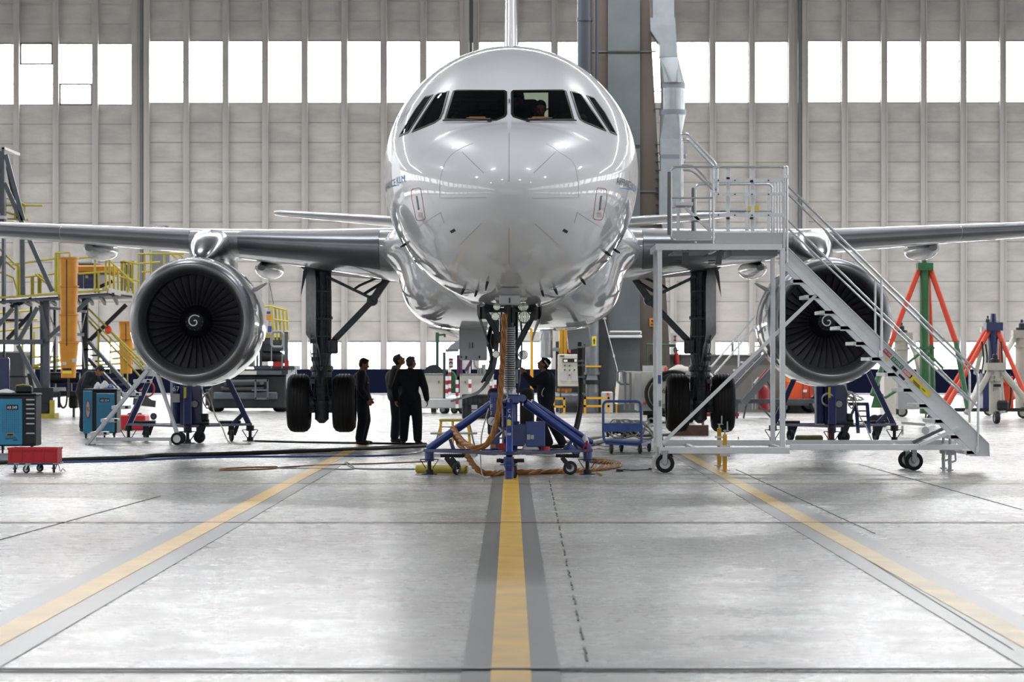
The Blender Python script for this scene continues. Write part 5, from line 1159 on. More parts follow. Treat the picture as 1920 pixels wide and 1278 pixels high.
# dark drain pipe beside the pillar
f = M(); X = P(1096, 0, YP-1).x; f.cyl((X, YP-1, 5.2), (X, YP-1, 22.9), .24, n=20)
for z in (11.2, 13.0): f.cyl((X, YP-1, z), (X, YP-1, z+.1), .27, n=20)
f.cyl((X+.4, YP-1, 5.2), (X+.4, YP-1, 22.9), .06, n=10); 
for z in (7.5, 10.3, 15): f.box((X+.2, YP-.7, z), (.5, .6, .06))
tag(ob('drain_pipe', f, 'pipe_dark'), 'thick dark blue-grey pipe running up the left side of the concrete pillar', 'pipe')
# ventilation duct right of the pillar
D = thing('ventilation_duct', 'shiny sheet-metal ventilation duct running down the right side of the pillar', 'duct', P(1255, 450, YP))
def dsec(rows, mt, nm='duct_section', n=4, Y=YP-.1):      # rows of (x0, x1, y)
    f = M(); f.loft([[Vector((P((x0+x1)/2, y, Y).x+abs(P(x1, y, Y).x-P(x0, y, Y).x)/2*cx*k_, Y+.33*cy*k_, P(0, y, Y).z)) for cx, cy, k_ in (((-1, -1, 1), (1, -1, 1), (1, 1, 1), (-1, 1, 1)) if n == 4 else [(math.cos(2*PI*j/n), math.sin(2*PI*j/n), 1) for j in range(n)])] for x0, x1, y in rows]); return ob(nm, f, mt, D, ang=30)
dsec([(1222, 1262, -180), (1223, 1263, 36)], 'duct_metal'); dsec([(1218, 1265, 36), (1219, 1266, 60), (1234, 1268, 82)], 'duct_metal'); dsec([(1236, 1268, 82), (1236, 1270, 108)], 'duct_metal')
def xdsec(x0, x1, y0, X0, X1, y1):                        # rectangle-to-round transition with folded facets
    f = M(); Y = YP-.1; a = P((x0+x1)/2, y0, Y); b = P((X0+X1)/2, y1, Y); ha = (x1-x0)/2/F*Y; hb = (X1-X0)/2/F*Y
    sq = [a+Vector((u*ha, v*.3, 0)) for u, v in ((-1, -1), (1, -1), (1, 1), (-1, 1))]; ci = [b+Vector((hb*math.cos(-3*PI/4+2*PI*k/16), .38*math.sin(-3*PI/4+2*PI*k/16), 0)) for k in range(16)]; fs = []
    for k in range(4):
        c0 = k*4; fs.append((k, (k+1) % 4, 4+(c0+2) % 16))
        for j in range(-2, 2): fs.append((k, 4+(c0+j) % 16, 4+(c0+j+1) % 16))
    f.add(sq+ci, fs); ob('duct_transition', f, 'duct_metal', D, ang=15)
xdsec(1237, 1270, 108, 1238, 1284, 156); dsec([(1238, 1285, 156), (1238, 1285, 166)], 'duct_dull', 'duct_flange', 20); dsec([(1239, 1284, 166), (1239, 1284, 206)], 'duct_metal', 'duct_section', 20); dsec([(1236, 1287, 206), (1236, 1287, 216)], 'duct_dull', 'duct_flange', 20)
xdsec(1237, 1275, 262, 1238, 1287, 216); dsec([(1237, 1275, 262), (1237, 1275, 273)], 'duct_metal'); dsec([(1237, 1287, 273), (1237, 1287, 291)], 'duct_metal'); dsec([(1238, 1285, 291), (1238, 1285, 299)], 'duct_dull', 'duct_flange'); dsec([(1238, 1275, 299), (1238, 1275, 322)], 'duct_metal'); dsec([(1235, 1275, 322), (1235, 1276, 404)], 'duct_metal'); dsec([(1236, 1277, 404), (1246, 1286, 450)], 'duct_metal')
f = M()
for k in range(12): Pb(f, 1229, 270+k*16, 1238, 271.5+k*16, YP-.05, .05)
for y in (170, 203, 360): Pb(f, 1226, y, 1240, y+2, YP-.05, .05)
ob('duct_bracket', f, 'dark_grey', D)
# lamp fixture, pipes, cabinet and rails round the foot of the pillar
f = M(); Pb(f, 1143, 620, 1203, 627, YP-.75, .62, .02); Pb(f, 1141, 628, 1204, 633, YP-.8, .67, .02); f.m = 1; Pb(f, 1144, 623, 1201, 625, YP-.8, .05); tag(ob('strip_lamp', f, ['fixture', 'dark_grey']), 'white twin-tube strip lamp fixed on the grey panel of the pillar', 'lamp')
f = M(); Pb(f, 1218, 596, 1231, 612, YP-.12, .14); s_ = tag(ob('warning_sign', f, 'orange'), 'small orange sign with black symbols fixed on the brown pillar', 'sign')
f = M(); Pb(f, 1221, 600, 1227, 603, YP-.14, .02); Pb(f, 1220, 607, 1229, 609, YP-.14, .02); ob('sign_symbol', f, 'text_black', s_)
f = M(); Pb(f, 1258, 624, 1270, 643, YP+.2, .06); s_ = tag(ob('fire_sign', f, 'light_grey'), 'small white and red sign at the right edge of the pillar', 'sign')
f = M(); Pb(f, 1263, 629, 1268, 631, YP+.18, .02); Pb(f, 1265, 629, 1267, 639, YP+.18, .02); Pb(f, 1263, 637, 1268, 639, YP+.18, .02); ob('sign_symbol', f, 'red_deep', s_)
f = M(); f.cyl(P(1110, 560, YP-.7), P(1110, 697, YP-.7), .235, n=24); f.cyl(P(1110, 697, YP-.7), P(1110, 702, YP-.7), .26, n=24); f.m = 1; f.cyl(P(1110, 712, YP-.7), P(1110, 720, YP-.7), .27, n=24); f.m = 0; f.cyl(P(1110, 720, YP-.7), P(1110, 772, YP-.7), .22, n=24)
f.loft([[P(1101, 702, YP-.9)+Vector((0, 0, 0)), P(1119, 702, YP-.9), P(1119, 702, YP-.5), P(1101, 702, YP-.5)], [P(1099, 712, YP-.95), P(1121, 712, YP-.95), P(1121, 712, YP-.45), P(1099, 712, YP-.45)]]); dp = tag(ob('exhaust_pipe', f, ['duct_dull', 'black']), 'tall grey pipe with a yellow arrow label and black collar before the pillar', 'pipe')
f = M(); Pb(f, 1110, 630, 1118, 648, YP-.96, .02); ar = ob('yellow_label', f, 'yellow_label', dp); f = M(); f.prism([P(1114, 633, YP-.98), P(1111.8, 639, YP-.98), P(1116.2, 639, YP-.98)], (0, .01, 0)); Pb(f, 1113, 638, 1115, 645, YP-.98, .01); ob('arrow', f, 'text_black', ar)
f = M(); Pb(f, 1098, 685, 1127, 688, YP-1.0, .5); tag(ob('pipe_bracket', f, 'yellow_post'), 'orange bracket clamped round the tall grey exhaust pipe', 'bracket')
f = M(); X = P(1024.5, 0, YP-.5).x; f.cyl((X, YP-.5, CH+.16), (X, YP-.5, 4.6), .21, n=24)
f.box(P(1034, 655, YP+.2), (.5, 1.5, .12))
for y in (633, 655, 667): f.cyl(P(1024.5, y, YP-.5), P(1024.5, y+1.2, YP-.5), .225, n=24)
f.tube([P(1024.5, 632, YP-.8)+Vector((.19*math.cos(a), 0, .35*math.sin(a)-.1)) for a in np.linspace(0, PI, 14)], .02, 6); tag(ob('silver_pipe', f, 'duct_metal'), 'wide silver pipe coming down behind the technician in the cap', 'pipe')
for i, (x0, x1, y0, y1, lb) in enumerate(((994, 1000, 600, 712, 'slim orange post nearest the threaded jack ram'), (1049, 1055.5, 600, 664, 'left one of two orange posts rising behind the grey control cabinet'), (1056.5, 1063, 600, 664, 'right one of two orange posts rising behind the grey control cabinet'))):
    f = M(); Pb(f, x0, y0-30, x1, y1 if i else 773, YP-.2 if i else YP-2, 1.02 if i else .12); tag(ob('orange_post', f, 'yellow_post'), lb, 'post')
f = M(); Pb(f, 1046, 664, 1090, 724, YP-1.2, .35, .02); CB = tag(ob('control_cabinet', f, 'gpu_cream'), 'grey-green electrical control cabinet with small display and switches', 'cabinet')
f = M(); Pb(f, 1055, 672, 1083, 679, YP-1.23, .03); dsp = ob('display', f, 'black', CB); f = M(); Pb(f, 1057, 674, 1064, 678, YP-1.25, .02); Pb(f, 1077, 673, 1082, 678, YP-1.25, .02); ob('display_light', f, 'white', dsp)
for (x, y, mt) in ((1059, 685, 'black'), (1068, 685, 'black'), (1059, 693, 'black'), (1068, 693.5, 'green'), (1077, 693, 'black'), (1068, 703, 'red_deep')):
    f = M(); f.cyl(P(x, y, YP-1.26), P(x, y, YP-1.2), .025, n=10); ob('switch', f, mt, CB)
for (x0, x1) in ((1051, 1064), (1072, 1085)): f = M(); Pb(f, x0, 696, x1, 714, YP-1.22, .02); ob('notice', f, 'light_grey', CB)
f = M(); Pb(f, 1050, 666, 1058, 668, YP-1.22, .02); ob('name_plate', f, 'black', CB); f = M(); Pb(f, 1066, 655, 1070, 661, YP-1.1, .1); ob('beacon', f, 'red_orange', CB)
for x0, x1 in ((1050, 1052.5), (1083, 1085.5)): f = M(); Pb(f, x0, 724, x1, 773, YP-1.1, .06); ob('leg', f, 'dark_grey', CB)
f = M(); f.cyl(P(1040, 748, YP-.4), P(1096, 748, YP-.4), .22, n=20); f.cyl(P(1068, 748, YP-.4), P(1069, 748, YP-.4), .24, n=20); Pb(f, 1048, 760, 1054, 773, YP-.5, .3); Pb(f, 1088, 760, 1094, 773, YP-.5, .3); tag(ob('air_tank', f, 'duct_dull'), 'horizontal grey tank on the floor under the control cabinet', 'tank')
f = M(); Pb(f, 1045, 728, 1072, 734, YP-.9, .2); Pb(f, 1060, 729, 1064, 736, YP-1, .1); tag(ob('pipe_manifold', f, 'orange'), 'dirty orange pipe manifold between control cabinet and grey tank', 'pipe')
def guard(x0, x1, y0, lb, posts):
    f = M(); Y = YP-2; h = .11
    for x in posts: Pb(f, x-2, y0, x+2, 775.4, Y, .12)
    Pb(f, x0, y0, x1, y0+4, Y, .12); Pb(f, x0, y0+15, x1, y0+19, Y, .12); tag(ob('guard_barrier', f, 'yellow_post'), lb, 'barrier')
guard(1036, 1061, 745, 'orange guard barrier at the foot of the control cabinet', (1058, 1038)); guard(1095, 1143, 744, 'orange guard barrier before the tall grey exhaust pipe', (1097, 1141))
f = M(); Pb(f, 1128, 734, 1149, 774, YP-1.4, .5, .03); e_ = tag(ob('switch_box', f, 'light_grey'), 'pale grey floor box with an emergency stop behind the orange barrier', 'box'); f = M(); Pb(f, 1138, 736, 1142, 741, YP-1.45, .05); ob('stop_button', f, 'red_orange', e_)
f = M(); Pb(f, 1153, 725, 1159, 737, YP-.4, .2); Pb(f, 1154.5, 737, 1157.5, 779, YP-.4, .08); tag(ob('yellow_marker', f, 'yellow_post'), 'small yellow marker box on a short post by the pillar', 'marker')
f = M(); f.tube([P(1133, 597, YP-.9), P(1157, 690, YP-2), P(1159, 712, YP-2.2)], .012, 6); f.box(P(1151, 667, YP-1.5), (.06, .06, .1)); f.box(P(1133, 597, YP-.5), (.1, .9, .06)); tag(ob('pull_cord', f, 'light_grey'), 'thin cord hanging down in front of the grey pillar panel', 'cord')
f = M(); f.tube([P(1213, 645, YP-.9), P(1213, 690, YP-.9)], .03, 6); f.tube([P(1213, 645, YP-.9), P(1267, 646, YP-.9)], .03, 6); f.tube([P(1243, 645, YP-.9), P(1243, 690, YP-.9)], .02, 6); Pb(f, 1222, 664, 1232, 676, YP-.8, .8); Pb(f, 1255, 647, 1267, 650, YP-.9, .3); tag(ob('green_pipe_frame', f, 'green_dark'), 'dark green pipe frame with a small green box on the pillar foot', 'pipe')
def extinguisher(x, y0, y1, Y, lb):
    r = (y1-y0)/F*Y; f = M(); b = P(x, y1, Y); f.lathe(b, (0, 0, 1), [(0, r*.2), (r*.7, r*.2), (r*.85, r*.12), (r*.9, .03), (r, .03)], 16); f.m = 1; f.tube([b+Vector((0, 0, r)), b+Vector((r*.1, 0, r*1.1)), b+Vector((r*.28, 0, r*.7)), b+Vector((r*.3, 0, r*.3))], .02, 6); f.box(b+Vector((0, 0, r*1.05)), (.1, .04, .06)); return tag(ob('fire_extinguisher', f, ['red_deep', 'black']), lb, 'extinguisher')
o = extinguisher(1269, 658, 683, YP+.86, 'red fire extinguisher hanging at the right edge of the pillar')
f = M(); f.tube(spline([P(1266, 662, YP+.6), P(1264, 655, YP+.6), P(1267, 651, YP+.6), P(1269, 657, YP+.6)], 4), .03, 6); ob('hose', f, 'black', o)
# ------------------------------------------------------------ ground power trailer, hose trolley and hoses (right of the jack)
YG = 74.0
G = thing('ground_power_unit', 'cream wheeled ground power unit with coiled black cables behind the right landing gear', 'power unit', fl(1235, YG))
f = M(); f.prism([P(1163, 696, YG), P(1300, 697, YG), P(1300, 748, YG), P(1158, 758, YG)], (0, 2.2, 0)); f.prism([P(1203, 697, YG-.3), P(1302, 697, YG-.3), P(1302, 757, YG-.3), P(1196, 757, YG-.3)], (0, .5, 0)); bd = ob('body', f, 'gpu_cream', G)
f = M(); Pb(f, 1196, 757, 1300, 770, YG-.2, 2); ob('chassis', f, 'light_grey', G); f = M(); Pb(f, 1206, 765, 1300, 778, YG, 1.6); ob('underframe', f, 'hub_dark', G)
for x, y in ((1222, 0), (1296, 0)): f = M(); wheel(f, (fl(x, YG).x, YG+.4, .3), (1, 0, 0), .3, .2); ob('wheel', f, ['rubber', 'steel'], G)
for k, rr in enumerate((1.0, .82)):
    f = M(); f.tube([P(1262, 738, YG-.45-.06*k)+Vector((rr*.75*math.cos(a), 0, rr*.62*math.sin(a))) for a in np.linspace(PI*.35, PI*1.8, 22)], .055, 10); ob('cable_loop', f, 'black', bd)
f = M(); f.tube(spline([P(1242, 712, YG-.4), P(1275, 706, YG-.4), P(1298, 716, YG-.4)], 5), .05, 8); ob('cable_loop', f, 'black', bd)
f = M(); f.box(P(1208.5, 756, YG-.33), (.09, .03, .06)); ob('marker_lamp', f, 'red_orange', bd); ptext(bd, 'lettering', '6', P(1242, 737, YG-.33), (1, 0, 0), (0, 0, 1), .14, 'text_black')
f = M(); Pb(f, 1190, 700, 1203, 755, YG-.32, .02); ob('side_door', f, 'light_grey', bd); f = M(); f.tube([P(1242, 703, YG-.35), P(1300, 703, YG-.35), P(1302, 715, YG-.35), P(1302, 752, YG-.35)], .03, 8); ob('bumper_tube', f, 'mid_grey', bd)
f = M(); Pb(f, 1205, 685, 1250, 696, YG+.5, .04); ob('glass_guard', f, 'light_grey', G)
f = M(); f.tube([P(1158, 715, YG-.4), P(1158, 697, YG-.4), P(1168, 695, YG-.4), P(1170, 715, YG-.4), P(1175, 720, YG-.4), P(1182, 720, YG-.4), P(1182, 698, YG-.4), P(1173, 697, YG-.4), P(1172, 722, YG-.4), P(1172, 768, YG-.4)], .035, 8); f.tube([P(1182, 720, YG-.4), P(1182, 768, YG-.4)], .035, 8); f.tube([P(1158, 715, YG-.4), P(1165, 720, YG-.4), P(1170, 720, YG-.4)], .03, 8); ob('tow_bar', f, 'alu_dark', G)
a = P(1273, 697, YG+.6); cloth('folded_cloth', (a.x, a.y, a.z), .38, .35, .2, 'cream', 'pale crumpled cloth lying on top of the cream ground power unit', 'cloth', 8)
f = M(); a = P(1248, 695, YG+.3); f.box((a.x, a.y, a.z+.05), (.1, .1, .11), b=.02); tag(ob('orange_lamp', f, 'red_orange'), 'small orange beacon standing on top of the cream power unit', 'lamp')
YT = 48.8
T = thing('hose_trolley', 'blue push trolley loaded with tangled grey air hoses left of the silver stairs', 'trolley', fl(1167, YT))
rail('push_handle', [(1133, 826), (1131, 812), (1131, 752), (1201, 752), (1203, 812), (1203, 831), (1133, 826)], YT, .024, 'cart_blue', True, T)
f = M(); Pb(f, 1131, 793, 1203, 809, YT-.03, .04); ob('side_board', f, 'cart_blue', T); f = M(); f.prism([P(1135, 828, YT), P(1203, 831, YT), P(1223, 824, YT+1.4), P(1160, 822, YT+1.4)], (0, 0, -.05)); ob('deck', f, 'cart_blue', T)
for (x, Y) in ((1146, YT+.05), (1200, YT+.05), (1165, YT+1.2), (1217, YT+1.2)): c = fl(x, Y, .09); caster(T, c, .095, .05, .22, (1, .15, 0), (0, .05, 0), mats=('hub_dark', 'steel'))
rnd = random.Random(4)
for k in range(9):
    f = M(); cx = rnd.uniform(1150, 1205); cy = rnd.uniform(800, 815); r1 = rnd.uniform(12, 26); r2 = rnd.uniform(8, 16); ph = rnd.uniform(0, 6); dY = rnd.uniform(.2, 1.1)
    f.tube(spline([P(cx+r1*math.cos(a+ph)*(1+.15*math.sin(2*a)), cy+r2*math.sin(a*1.1+ph), YT+dY+.2*math.sin(a*2)) for a in np.linspace(0, 7.5, 14)], 3), .014, 6); ob('air_hose', f, 'cream' if k % 3 else 'mid_grey', T)
f = M()
for k in range(14): a = P(1140+k*4.6, 815+rnd.uniform(-4, 4), YT+.3+rnd.uniform(0, .5)); f.cyl(a, a+Vector((rnd.uniform(-.04, .04), 0, rnd.uniform(.08, .16))), .022, n=8)
ob('fitting_block', f, 'hub_dark', T)
f = M(); f.tube(spline([P(1216, 786, YT+.5), P(1222, 784, YT+.4), P(1230, 790, YT+.3), P(1236, 798, YT+.3), fl(1247, YT+1.2, .02)], 5), .016, 6); f.tube([P(1224, 803, YT+.4)+Vector((.045*math.cos(a), 0, .05*math.sin(a))) for a in np.linspace(-2, 2.6, 12)], .016, 6); ob('air_hose', f, 'cream', T)
for k, (xa, xb, y0, sg) in enumerate(((1110, 1165, 843, 1), (1115, 1160, 836, 1), (1185, 1215, 836, 1), (1190, 1218, 842, 1))):
    f = M(); Yk = 8300/(y0-HY); pts = [fl(xa+(xb-xa)*t, Yk+.5*math.sin(t*7+k), .012) for t in np.linspace(0, 1, 9)]; f.tube(spline([P(1128, 820, YT)]*0+pts, 4), .012, 6); tag(ob('air_hose', f, 'cream'), ('pale air hose lying in a wave left of the blue hose trolley, nearer one', 'pale air hose lying in a wave left of the blue hose trolley, farther one', 'pale hose coil between trolley wheels and stairs, farther strand', 'pale hose coil between trolley wheels and stairs, nearer strand')[k], 'hose')
# black clamp hose hanging from the right gear door, then lying across the floor
f = M(); pth = spline([P(1088, 652, 50.3), P(1088, 690, 50.3), P(1090, 730, 50.2), P(1088, 765, 50.1), P(1083, 792, 50), P(1079, 812, 50), fl(1083, 51.0, .06), fl(1110, 53.5, .06), fl(1150, 57, .06), fl(1195, 62, .06), fl(1215, 72.5, .06)], 6); f.tube(pth, .055, 12); o = tag(ob('ground_power_cable', f, 'black'), 'thick black cable with clamps hanging under the right belly door down to the floor', 'cable')
for (x, y) in ((1088, 675), (1089, 683), (1090, 705), (1090, 737), (1087, 750)):
    f = M(); f.cyl(P(x, y, 50.2), P(x, y+3, 50.2), .066, n=12); f.box(P(x+3.5, y+1, 50.15), (.05, .05, .05)); ob('cable_clamp', f, 'mid_grey', o)
f = M(); f.tube(spline([fl(1060, 55, .03), fl(1110, 58, .03), fl(1160, 60, .03), fl(1225, 60, .03), fl(1300, 62, .03)], 5), .035, 8); tag(ob('floor_cable', f, 'black'), 'black cable on the floor running behind the blue hose trolley to the power unit', 'cable')
f = M(); f.tube(spline([fl(1156, 40.6, .012), fl(1168, 41.2, .012), fl(1190, 41.0, .012), fl(1215, 41.3, .012)], 5), .01, 6); f.box(fl(1162, 40.7, .02), (.1, .05, .035)); f.box(fl(1219, 41.3, .02), (.05, .04, .03)); tag(ob('extension_lead', f, 'black'), 'short black lead with plugs on the floor before the blue hose trolley', 'cable')
f = M(); f.box(fl(1293, 61.0, .12), (.85, .3, .24)); o = tag(ob('wooden_beam', f, 'pallet'), 'brown wooden beam lying on the floor between the right main wheels', 'beam')
f = M(); pts = [(1296, 806), (1385, 806)]; Yq = 66; f.box(fl(1340, Yq, .38), (1.2, .12, .08)); f.bar(fl(1302, Yq, .38), fl(1320, Yq, .75), .08); f.bar(fl(1378, Yq, .35), fl(1370, Yq, .75), .08); f.tube([fl(1342, Yq, .75)+Vector((.25*math.cos(a), 0, .3*math.sin(a))) for a in np.linspace(0, 2*PI, 20)], .05, 8); f.box(fl(1330, Yq, .95), (.22, .25, .2)); f.cyl(fl(1330, Yq-.1, 1.05), fl(1330, Yq-.1, 1.2), .08)
for x in (1318, 1371): wheel(f, (fl(x, Yq).x, Yq, .11), (1, 0, 0), .11, .06)
tag(ob('wheel_dolly', f, ['red_deep', 'hub_dark']), 'rust-red wheeled dolly behind the right main wheels', 'dolly')
# ------------------------------------------------------------ second steps, red extinguisher and orange trailer on the right
YR = 80.0
R2 = thing('access_stairs', 'distant grey wheeled steps with red sign behind the right engine and landing gear', 'stairs', fl(1400, YR))
f = M(); pb(f, 1330, 760, 1475, 606, YR, .12, .32); pb(f, 1350, 754, 1475, 622, YR+.9, .12, .3); ob('stringer', f, 'mid_grey', R2)
for k in range(9): f = M(); f.box(P(1345+k*14, 738-k*14.8, YR+.45), (.34, .9, .06)); ob('tread', f, 'light_grey', R2)
for (a, b, c, d, dy) in ((1327, 695, 1425, 582, 0), (1340, 700, 1430, 596, .9)): f = M(); f.tube([P(a, b, YR+dy), P(c, d, YR+dy), P(c+30, d, YR+dy)], .03, 8); f.tube([P(a, b, YR+dy), P(a+12, b+14, YR+dy)], .025, 8); ob('handrail', f, 'alu_tube', R2)
f = M(); f.tube([P(1437, 633, YR), P(1414, 620, YR), P(1413, 612, YR), P(1436, 590, YR)], .03, 8); f.tube([P(1385, 690, YR), P(1385, 630, YR)], .03, 8); ob('rail_post', f, 'alu_tube', R2)
f = M(); pb(f, 1393, 756, 1450, 692, YR-.6, .2, .22); ob('support_leg', f, 'alu_dark', R2); f = M(); f.bar(P(1421, 713, YR-.8), P(1437, 692, YR-.8), .03, .2, up=(0, 1, 0)); sg_ = ob('red_sign', f, 'red_deep', R2); f = M(); f.bar(P(1414, 718, YR-.8), P(1422, 708, YR-.8), .03, .32, up=(0, 1, 0)); ob('grey_plate', f, 'light_grey', R2); f = M(); f.bar(P(1425, 708, YR-.84), P(1433, 697, YR-.84), .01, .05, up=(0, 1, 0)); ob('sign_mark', f, 'white', sg_)
f = M(); Pb(f, 1380, 748, 1545, 756, YR-.3, .2); Pb(f, 1380, 748, 1384, 784, YR-.3, .1); Pb(f, 1470, 748, 1474, 784, YR-.3, .1); pb(f, 1400, 756, 1394, 784, YR-.5, .05); pb(f, 1420, 756, 1446, 783, YR-.5, .05); ob('base_frame', f, 'dock_grey', R2)
f = M(); Pb(f, 1410, 706, 1412, 768, YR+1, .05); Pb(f, 1416, 706, 1418, 768, YR+1, .05); Pb(f, 1411, 706, 1425, 708, YR+1, .05); tag(ob('trolley_frame', f, 'light_grey'), 'thin white tube frame standing beside the red gas cylinder at the low wall', 'frame')
o = extinguisher(1432, 716, 768, YR+1, 'tall red extinguisher cylinder standing under the distant grey steps')
OT = thing('orange_generator', 'orange generator box on a low two-wheeled trailer seen under the right engine', 'generator', fl(1515, 88))
f = M(); Pb(f, 1478, 714, 1540, 749, 88, 2, .03); bo = ob('housing', f, 'orange_cab', OT); f = M(); Pb(f, 1476, 706, 1525, 716, 88.2, 1.6); ob('roof_panel', f, 'orange', OT)
for x in (1505, 1517): f = M(); Pb(f, x, 717, x+1, 748, 87.96, .03); ob('seam', f, 'dark_grey', bo)
f = M(); Pb(f, 1506, 730, 1513, 735, 87.95, .04); ob('white_label', f, 'white', bo); f = M(); Pb(f, 1522, 742, 1526, 749, 87.95, .04); ob('white_label', f, 'white', bo); f = M(); pb(f, 1522, 712, 1534, 752, 87.6, .14, .2); pb(f, 1488, 716, 1462, 748, 87.6, .1, .15); ob('strut', f, 'alu_dark', OT)
f = M(); Pb(f, 1455, 749, 1545, 760, 87.7, 2.2); ob('trailer_bed', f, 'dark_grey', OT)
for x, Y in ((1518, 88.8), (1534, 87.7)): f = M(); wheel(f, (fl(x, Y).x, Y, .31), (1, .0, 0) if False else (.25, 1, 0), .31, .2); ob('wheel', f, ['rubber', 'steel'], OT)
f = M(); wheel(f, (fl(1470, 88.5).x, 88.5, .2), (.25, 1, 0), .2, .1); ob('wheel', f, ['rubber', 'steel'], OT)
# ------------------------------------------------------------ tripod stands on the right
def tripod(name, lb, x, ytop, Y, r, mt, legs, legmt, extra=None):
    t = thing(name, lb, 'jack', fl(x, Y)); f = M(); c = P(x, ytop, Y); f.cyl((c.x, Y, .35), (c.x, Y, c.z), r, n=18); f.box((c.x, Y, c.z), (r*3.2, r*3.2, r*1.6)); f.cyl((c.x, Y, c.z), (c.x, Y, c.z+r*2.5), r*.7, r*.5, 12); col = ob('mast', f, mt, t)
    for (x0, y0, x1, y1, Y1, lm) in legs: f = M(); f.cyl(P(x0, y0, Y), P(x1, y1, Y1), .075, n=10); ob('leg', f, lm or legmt, t)
    if extra: extra(t, col)
    return t
def gx(t, col):
    f = M(); f.cyl(P(1734, 650, 70), P(1734, 775, 70), .135, n=16); f.box(P(1734, 652, 70), (.5, .3, .06)); ob('lower_mast', f, 'green', t)
    for (a, b, c, d) in ((1734, 655, 1700, 682), (1734, 655, 1768, 690), (1700, 720, 1660, 745)): f = M(); f.cyl(P(a, b, 70), P(c, d, 69.6), .04, n=8); ob('brace', f, 'green', t)
    f = M(); f.loft([[P(1640, 738, 69), P(1656, 738, 69), P(1656, 738, 69.5), P(1640, 738, 69.5)], [P(1633, 764, 69), P(1664, 764, 69), P(1664, 764, 69.5), P(1633, 764, 69.5)]]); ob('foot_plate', f, 'green', t)
    for x in (1640, 1652, 1658): f = M(); wheel(f, (fl(x, 69.3).x, 69.3, .16), (.3, 1, 0), .16, .08); ob('wheel', f, ['hub_dark', 'hub_dark'], t)
tripod('tripod_stand', 'tall green stand with orange-red legs supporting the right wing outboard of the engine', 1733.5, 500, 70, .125, 'green', [(1724, 503, 1668, 648, 69.5, None), (1744, 503, 1792, 640, 69.5, None), (1739, 505, 1746, 650, 71, None), (1668, 648, 1636, 740, 69.2, 'green'), (1792, 640, 1815, 765, 69.2, 'green'), (1746, 650, 1750, 770, 72, 'green')], 'red_orange', gx)
def bx(t, col):
    f = M(); Pb(f, 1843, 700, 1860, 765, 76.5, .8); ob('pump_box', f, 'jack_navy', t); f = M(); pb(f, 1790, 768, 1925, 768, 76, .1); ob('base_frame', f, 'hub_dark', t)
    f = M(); Pb(f, 1880, 705, 1900, 765, 78, .6); ob('hydraulic_unit', f, 'red_orange', t)
    for x, y0, y1 in ((1841, 640, 700), (1848, 645, 700), (1877, 640, 760), (1893, 700, 770)): f = M(); f.tube(spline([P(x, y0, 76.6), P(x+3, (y0+y1)/2, 76.6), P(x-1, y1, 76.6)], 5), .025, 6); ob('hose', f, 'black', t)
tripod('tripod_jack', 'dark blue column jack with bright red legs at the right wall', 1862.5, 612, 77, .15, 'jack_navy', [(1858, 614, 1778, 757, 76, None), (1868, 614, 1925, 745, 76, None), (1866, 612, 1878, 690, 78, None), (1852, 615, 1770, 752, 78, None), (1876, 690, 1900, 745, 79, None)], 'red_orange', bx)
def cj(lb, x, ytop, ybot, Y, r, legs, txt=None):
    t = thing('tripod_jack', lb, 'jack', fl(x, Y)); c = P(x, ytop, Y); f = M(); f.cyl((c.x, Y, .25), (c.x, Y, c.z), r, n=18); f.box((c.x, Y-.02, c.z-.1), (r*3, r*2.2, r*1.2)); f.cyl((c.x, Y, c.z-.5), (c.x, Y, c.z-.42), r*1.25, n=18); col = ob('mast', f, 'cream', t)
    f = M(); f.lathe(c, (0, 0, 1), [(0, r*.9), (.1, r*.9), (.12, r*.5), (.22, r*.45), (.26, r*.2), (.34, r*.2)], 14); ob('jack_head', f, 'hub_dark', t)
    for (x0, y0, x1, y1, Y1) in legs: f = M(); f.cyl(P(x0, y0, Y), P(x1, y1, Y1), .085, n=10); ob('leg', f, 'cream', t)
    f = M(); wheel(f, (c.x, Y-.2, .17), (.2, 1, 0) if not txt else (1, .1, 0), .17, .14); ob('wheel', f, ['hub_dark', 'cream'], t); f = M(); f.box((c.x+.18, Y-.1, .5), (.32, .3, .28), b=.05); ob('pump', f, 'hub_dark', t)
    if txt:
        for k, ch in enumerate(txt): ptext(col, 'lettering', ch, P(x-3.5, 697+k*7.6+19, Y-r-.06)+Vector((0, 0, .2)), (1, 0, 0), (0, 0, 1), .08, 'text_black')
    return t
cj('cream hydraulic jack numbered 109-1 with a lattice of struts, nearest the right edge', 1866, 680, 795, 73, .17, [(1860, 690, 1812, 775, 72.5), (1872, 688, 1925, 752, 72.5), (1872, 690, 1880, 770, 74.5)], '109-1')
cj('cream hydraulic jack partly hidden behind the stairs handrail, beside the engine', 1690, 625, 790, 82, .21, [(1700, 625, 1765, 770, 81), (1712, 640, 1740, 775, 83)])
cj('slim cream hydraulic jack behind the blue jack with red legs', 1852, 612, 780, 84, .15, [(1847, 690, 1815, 772, 83), (1850, 612, 1830, 700, 85)])
cj('cream hydraulic jack cut off by the right picture edge', 1916, 620, 790, 80, .2, [(1906, 627, 1868, 690, 79), (1912, 700, 1885, 770, 79)])
f = M(); wheel(f, (fl(1747, 74).x, 74, .13), (.3, 1, 0), .13, .07); Pb(f, 1730, 757, 1764, 765, 74, .4); Pb(f, 1735, 765, 1737, 790, 74.2, .05); tag(ob('dolly', f, ['hub_dark', 'steel']), 'small wheeled dolly seen through the lower steps of the silver stairs', 'dolly')
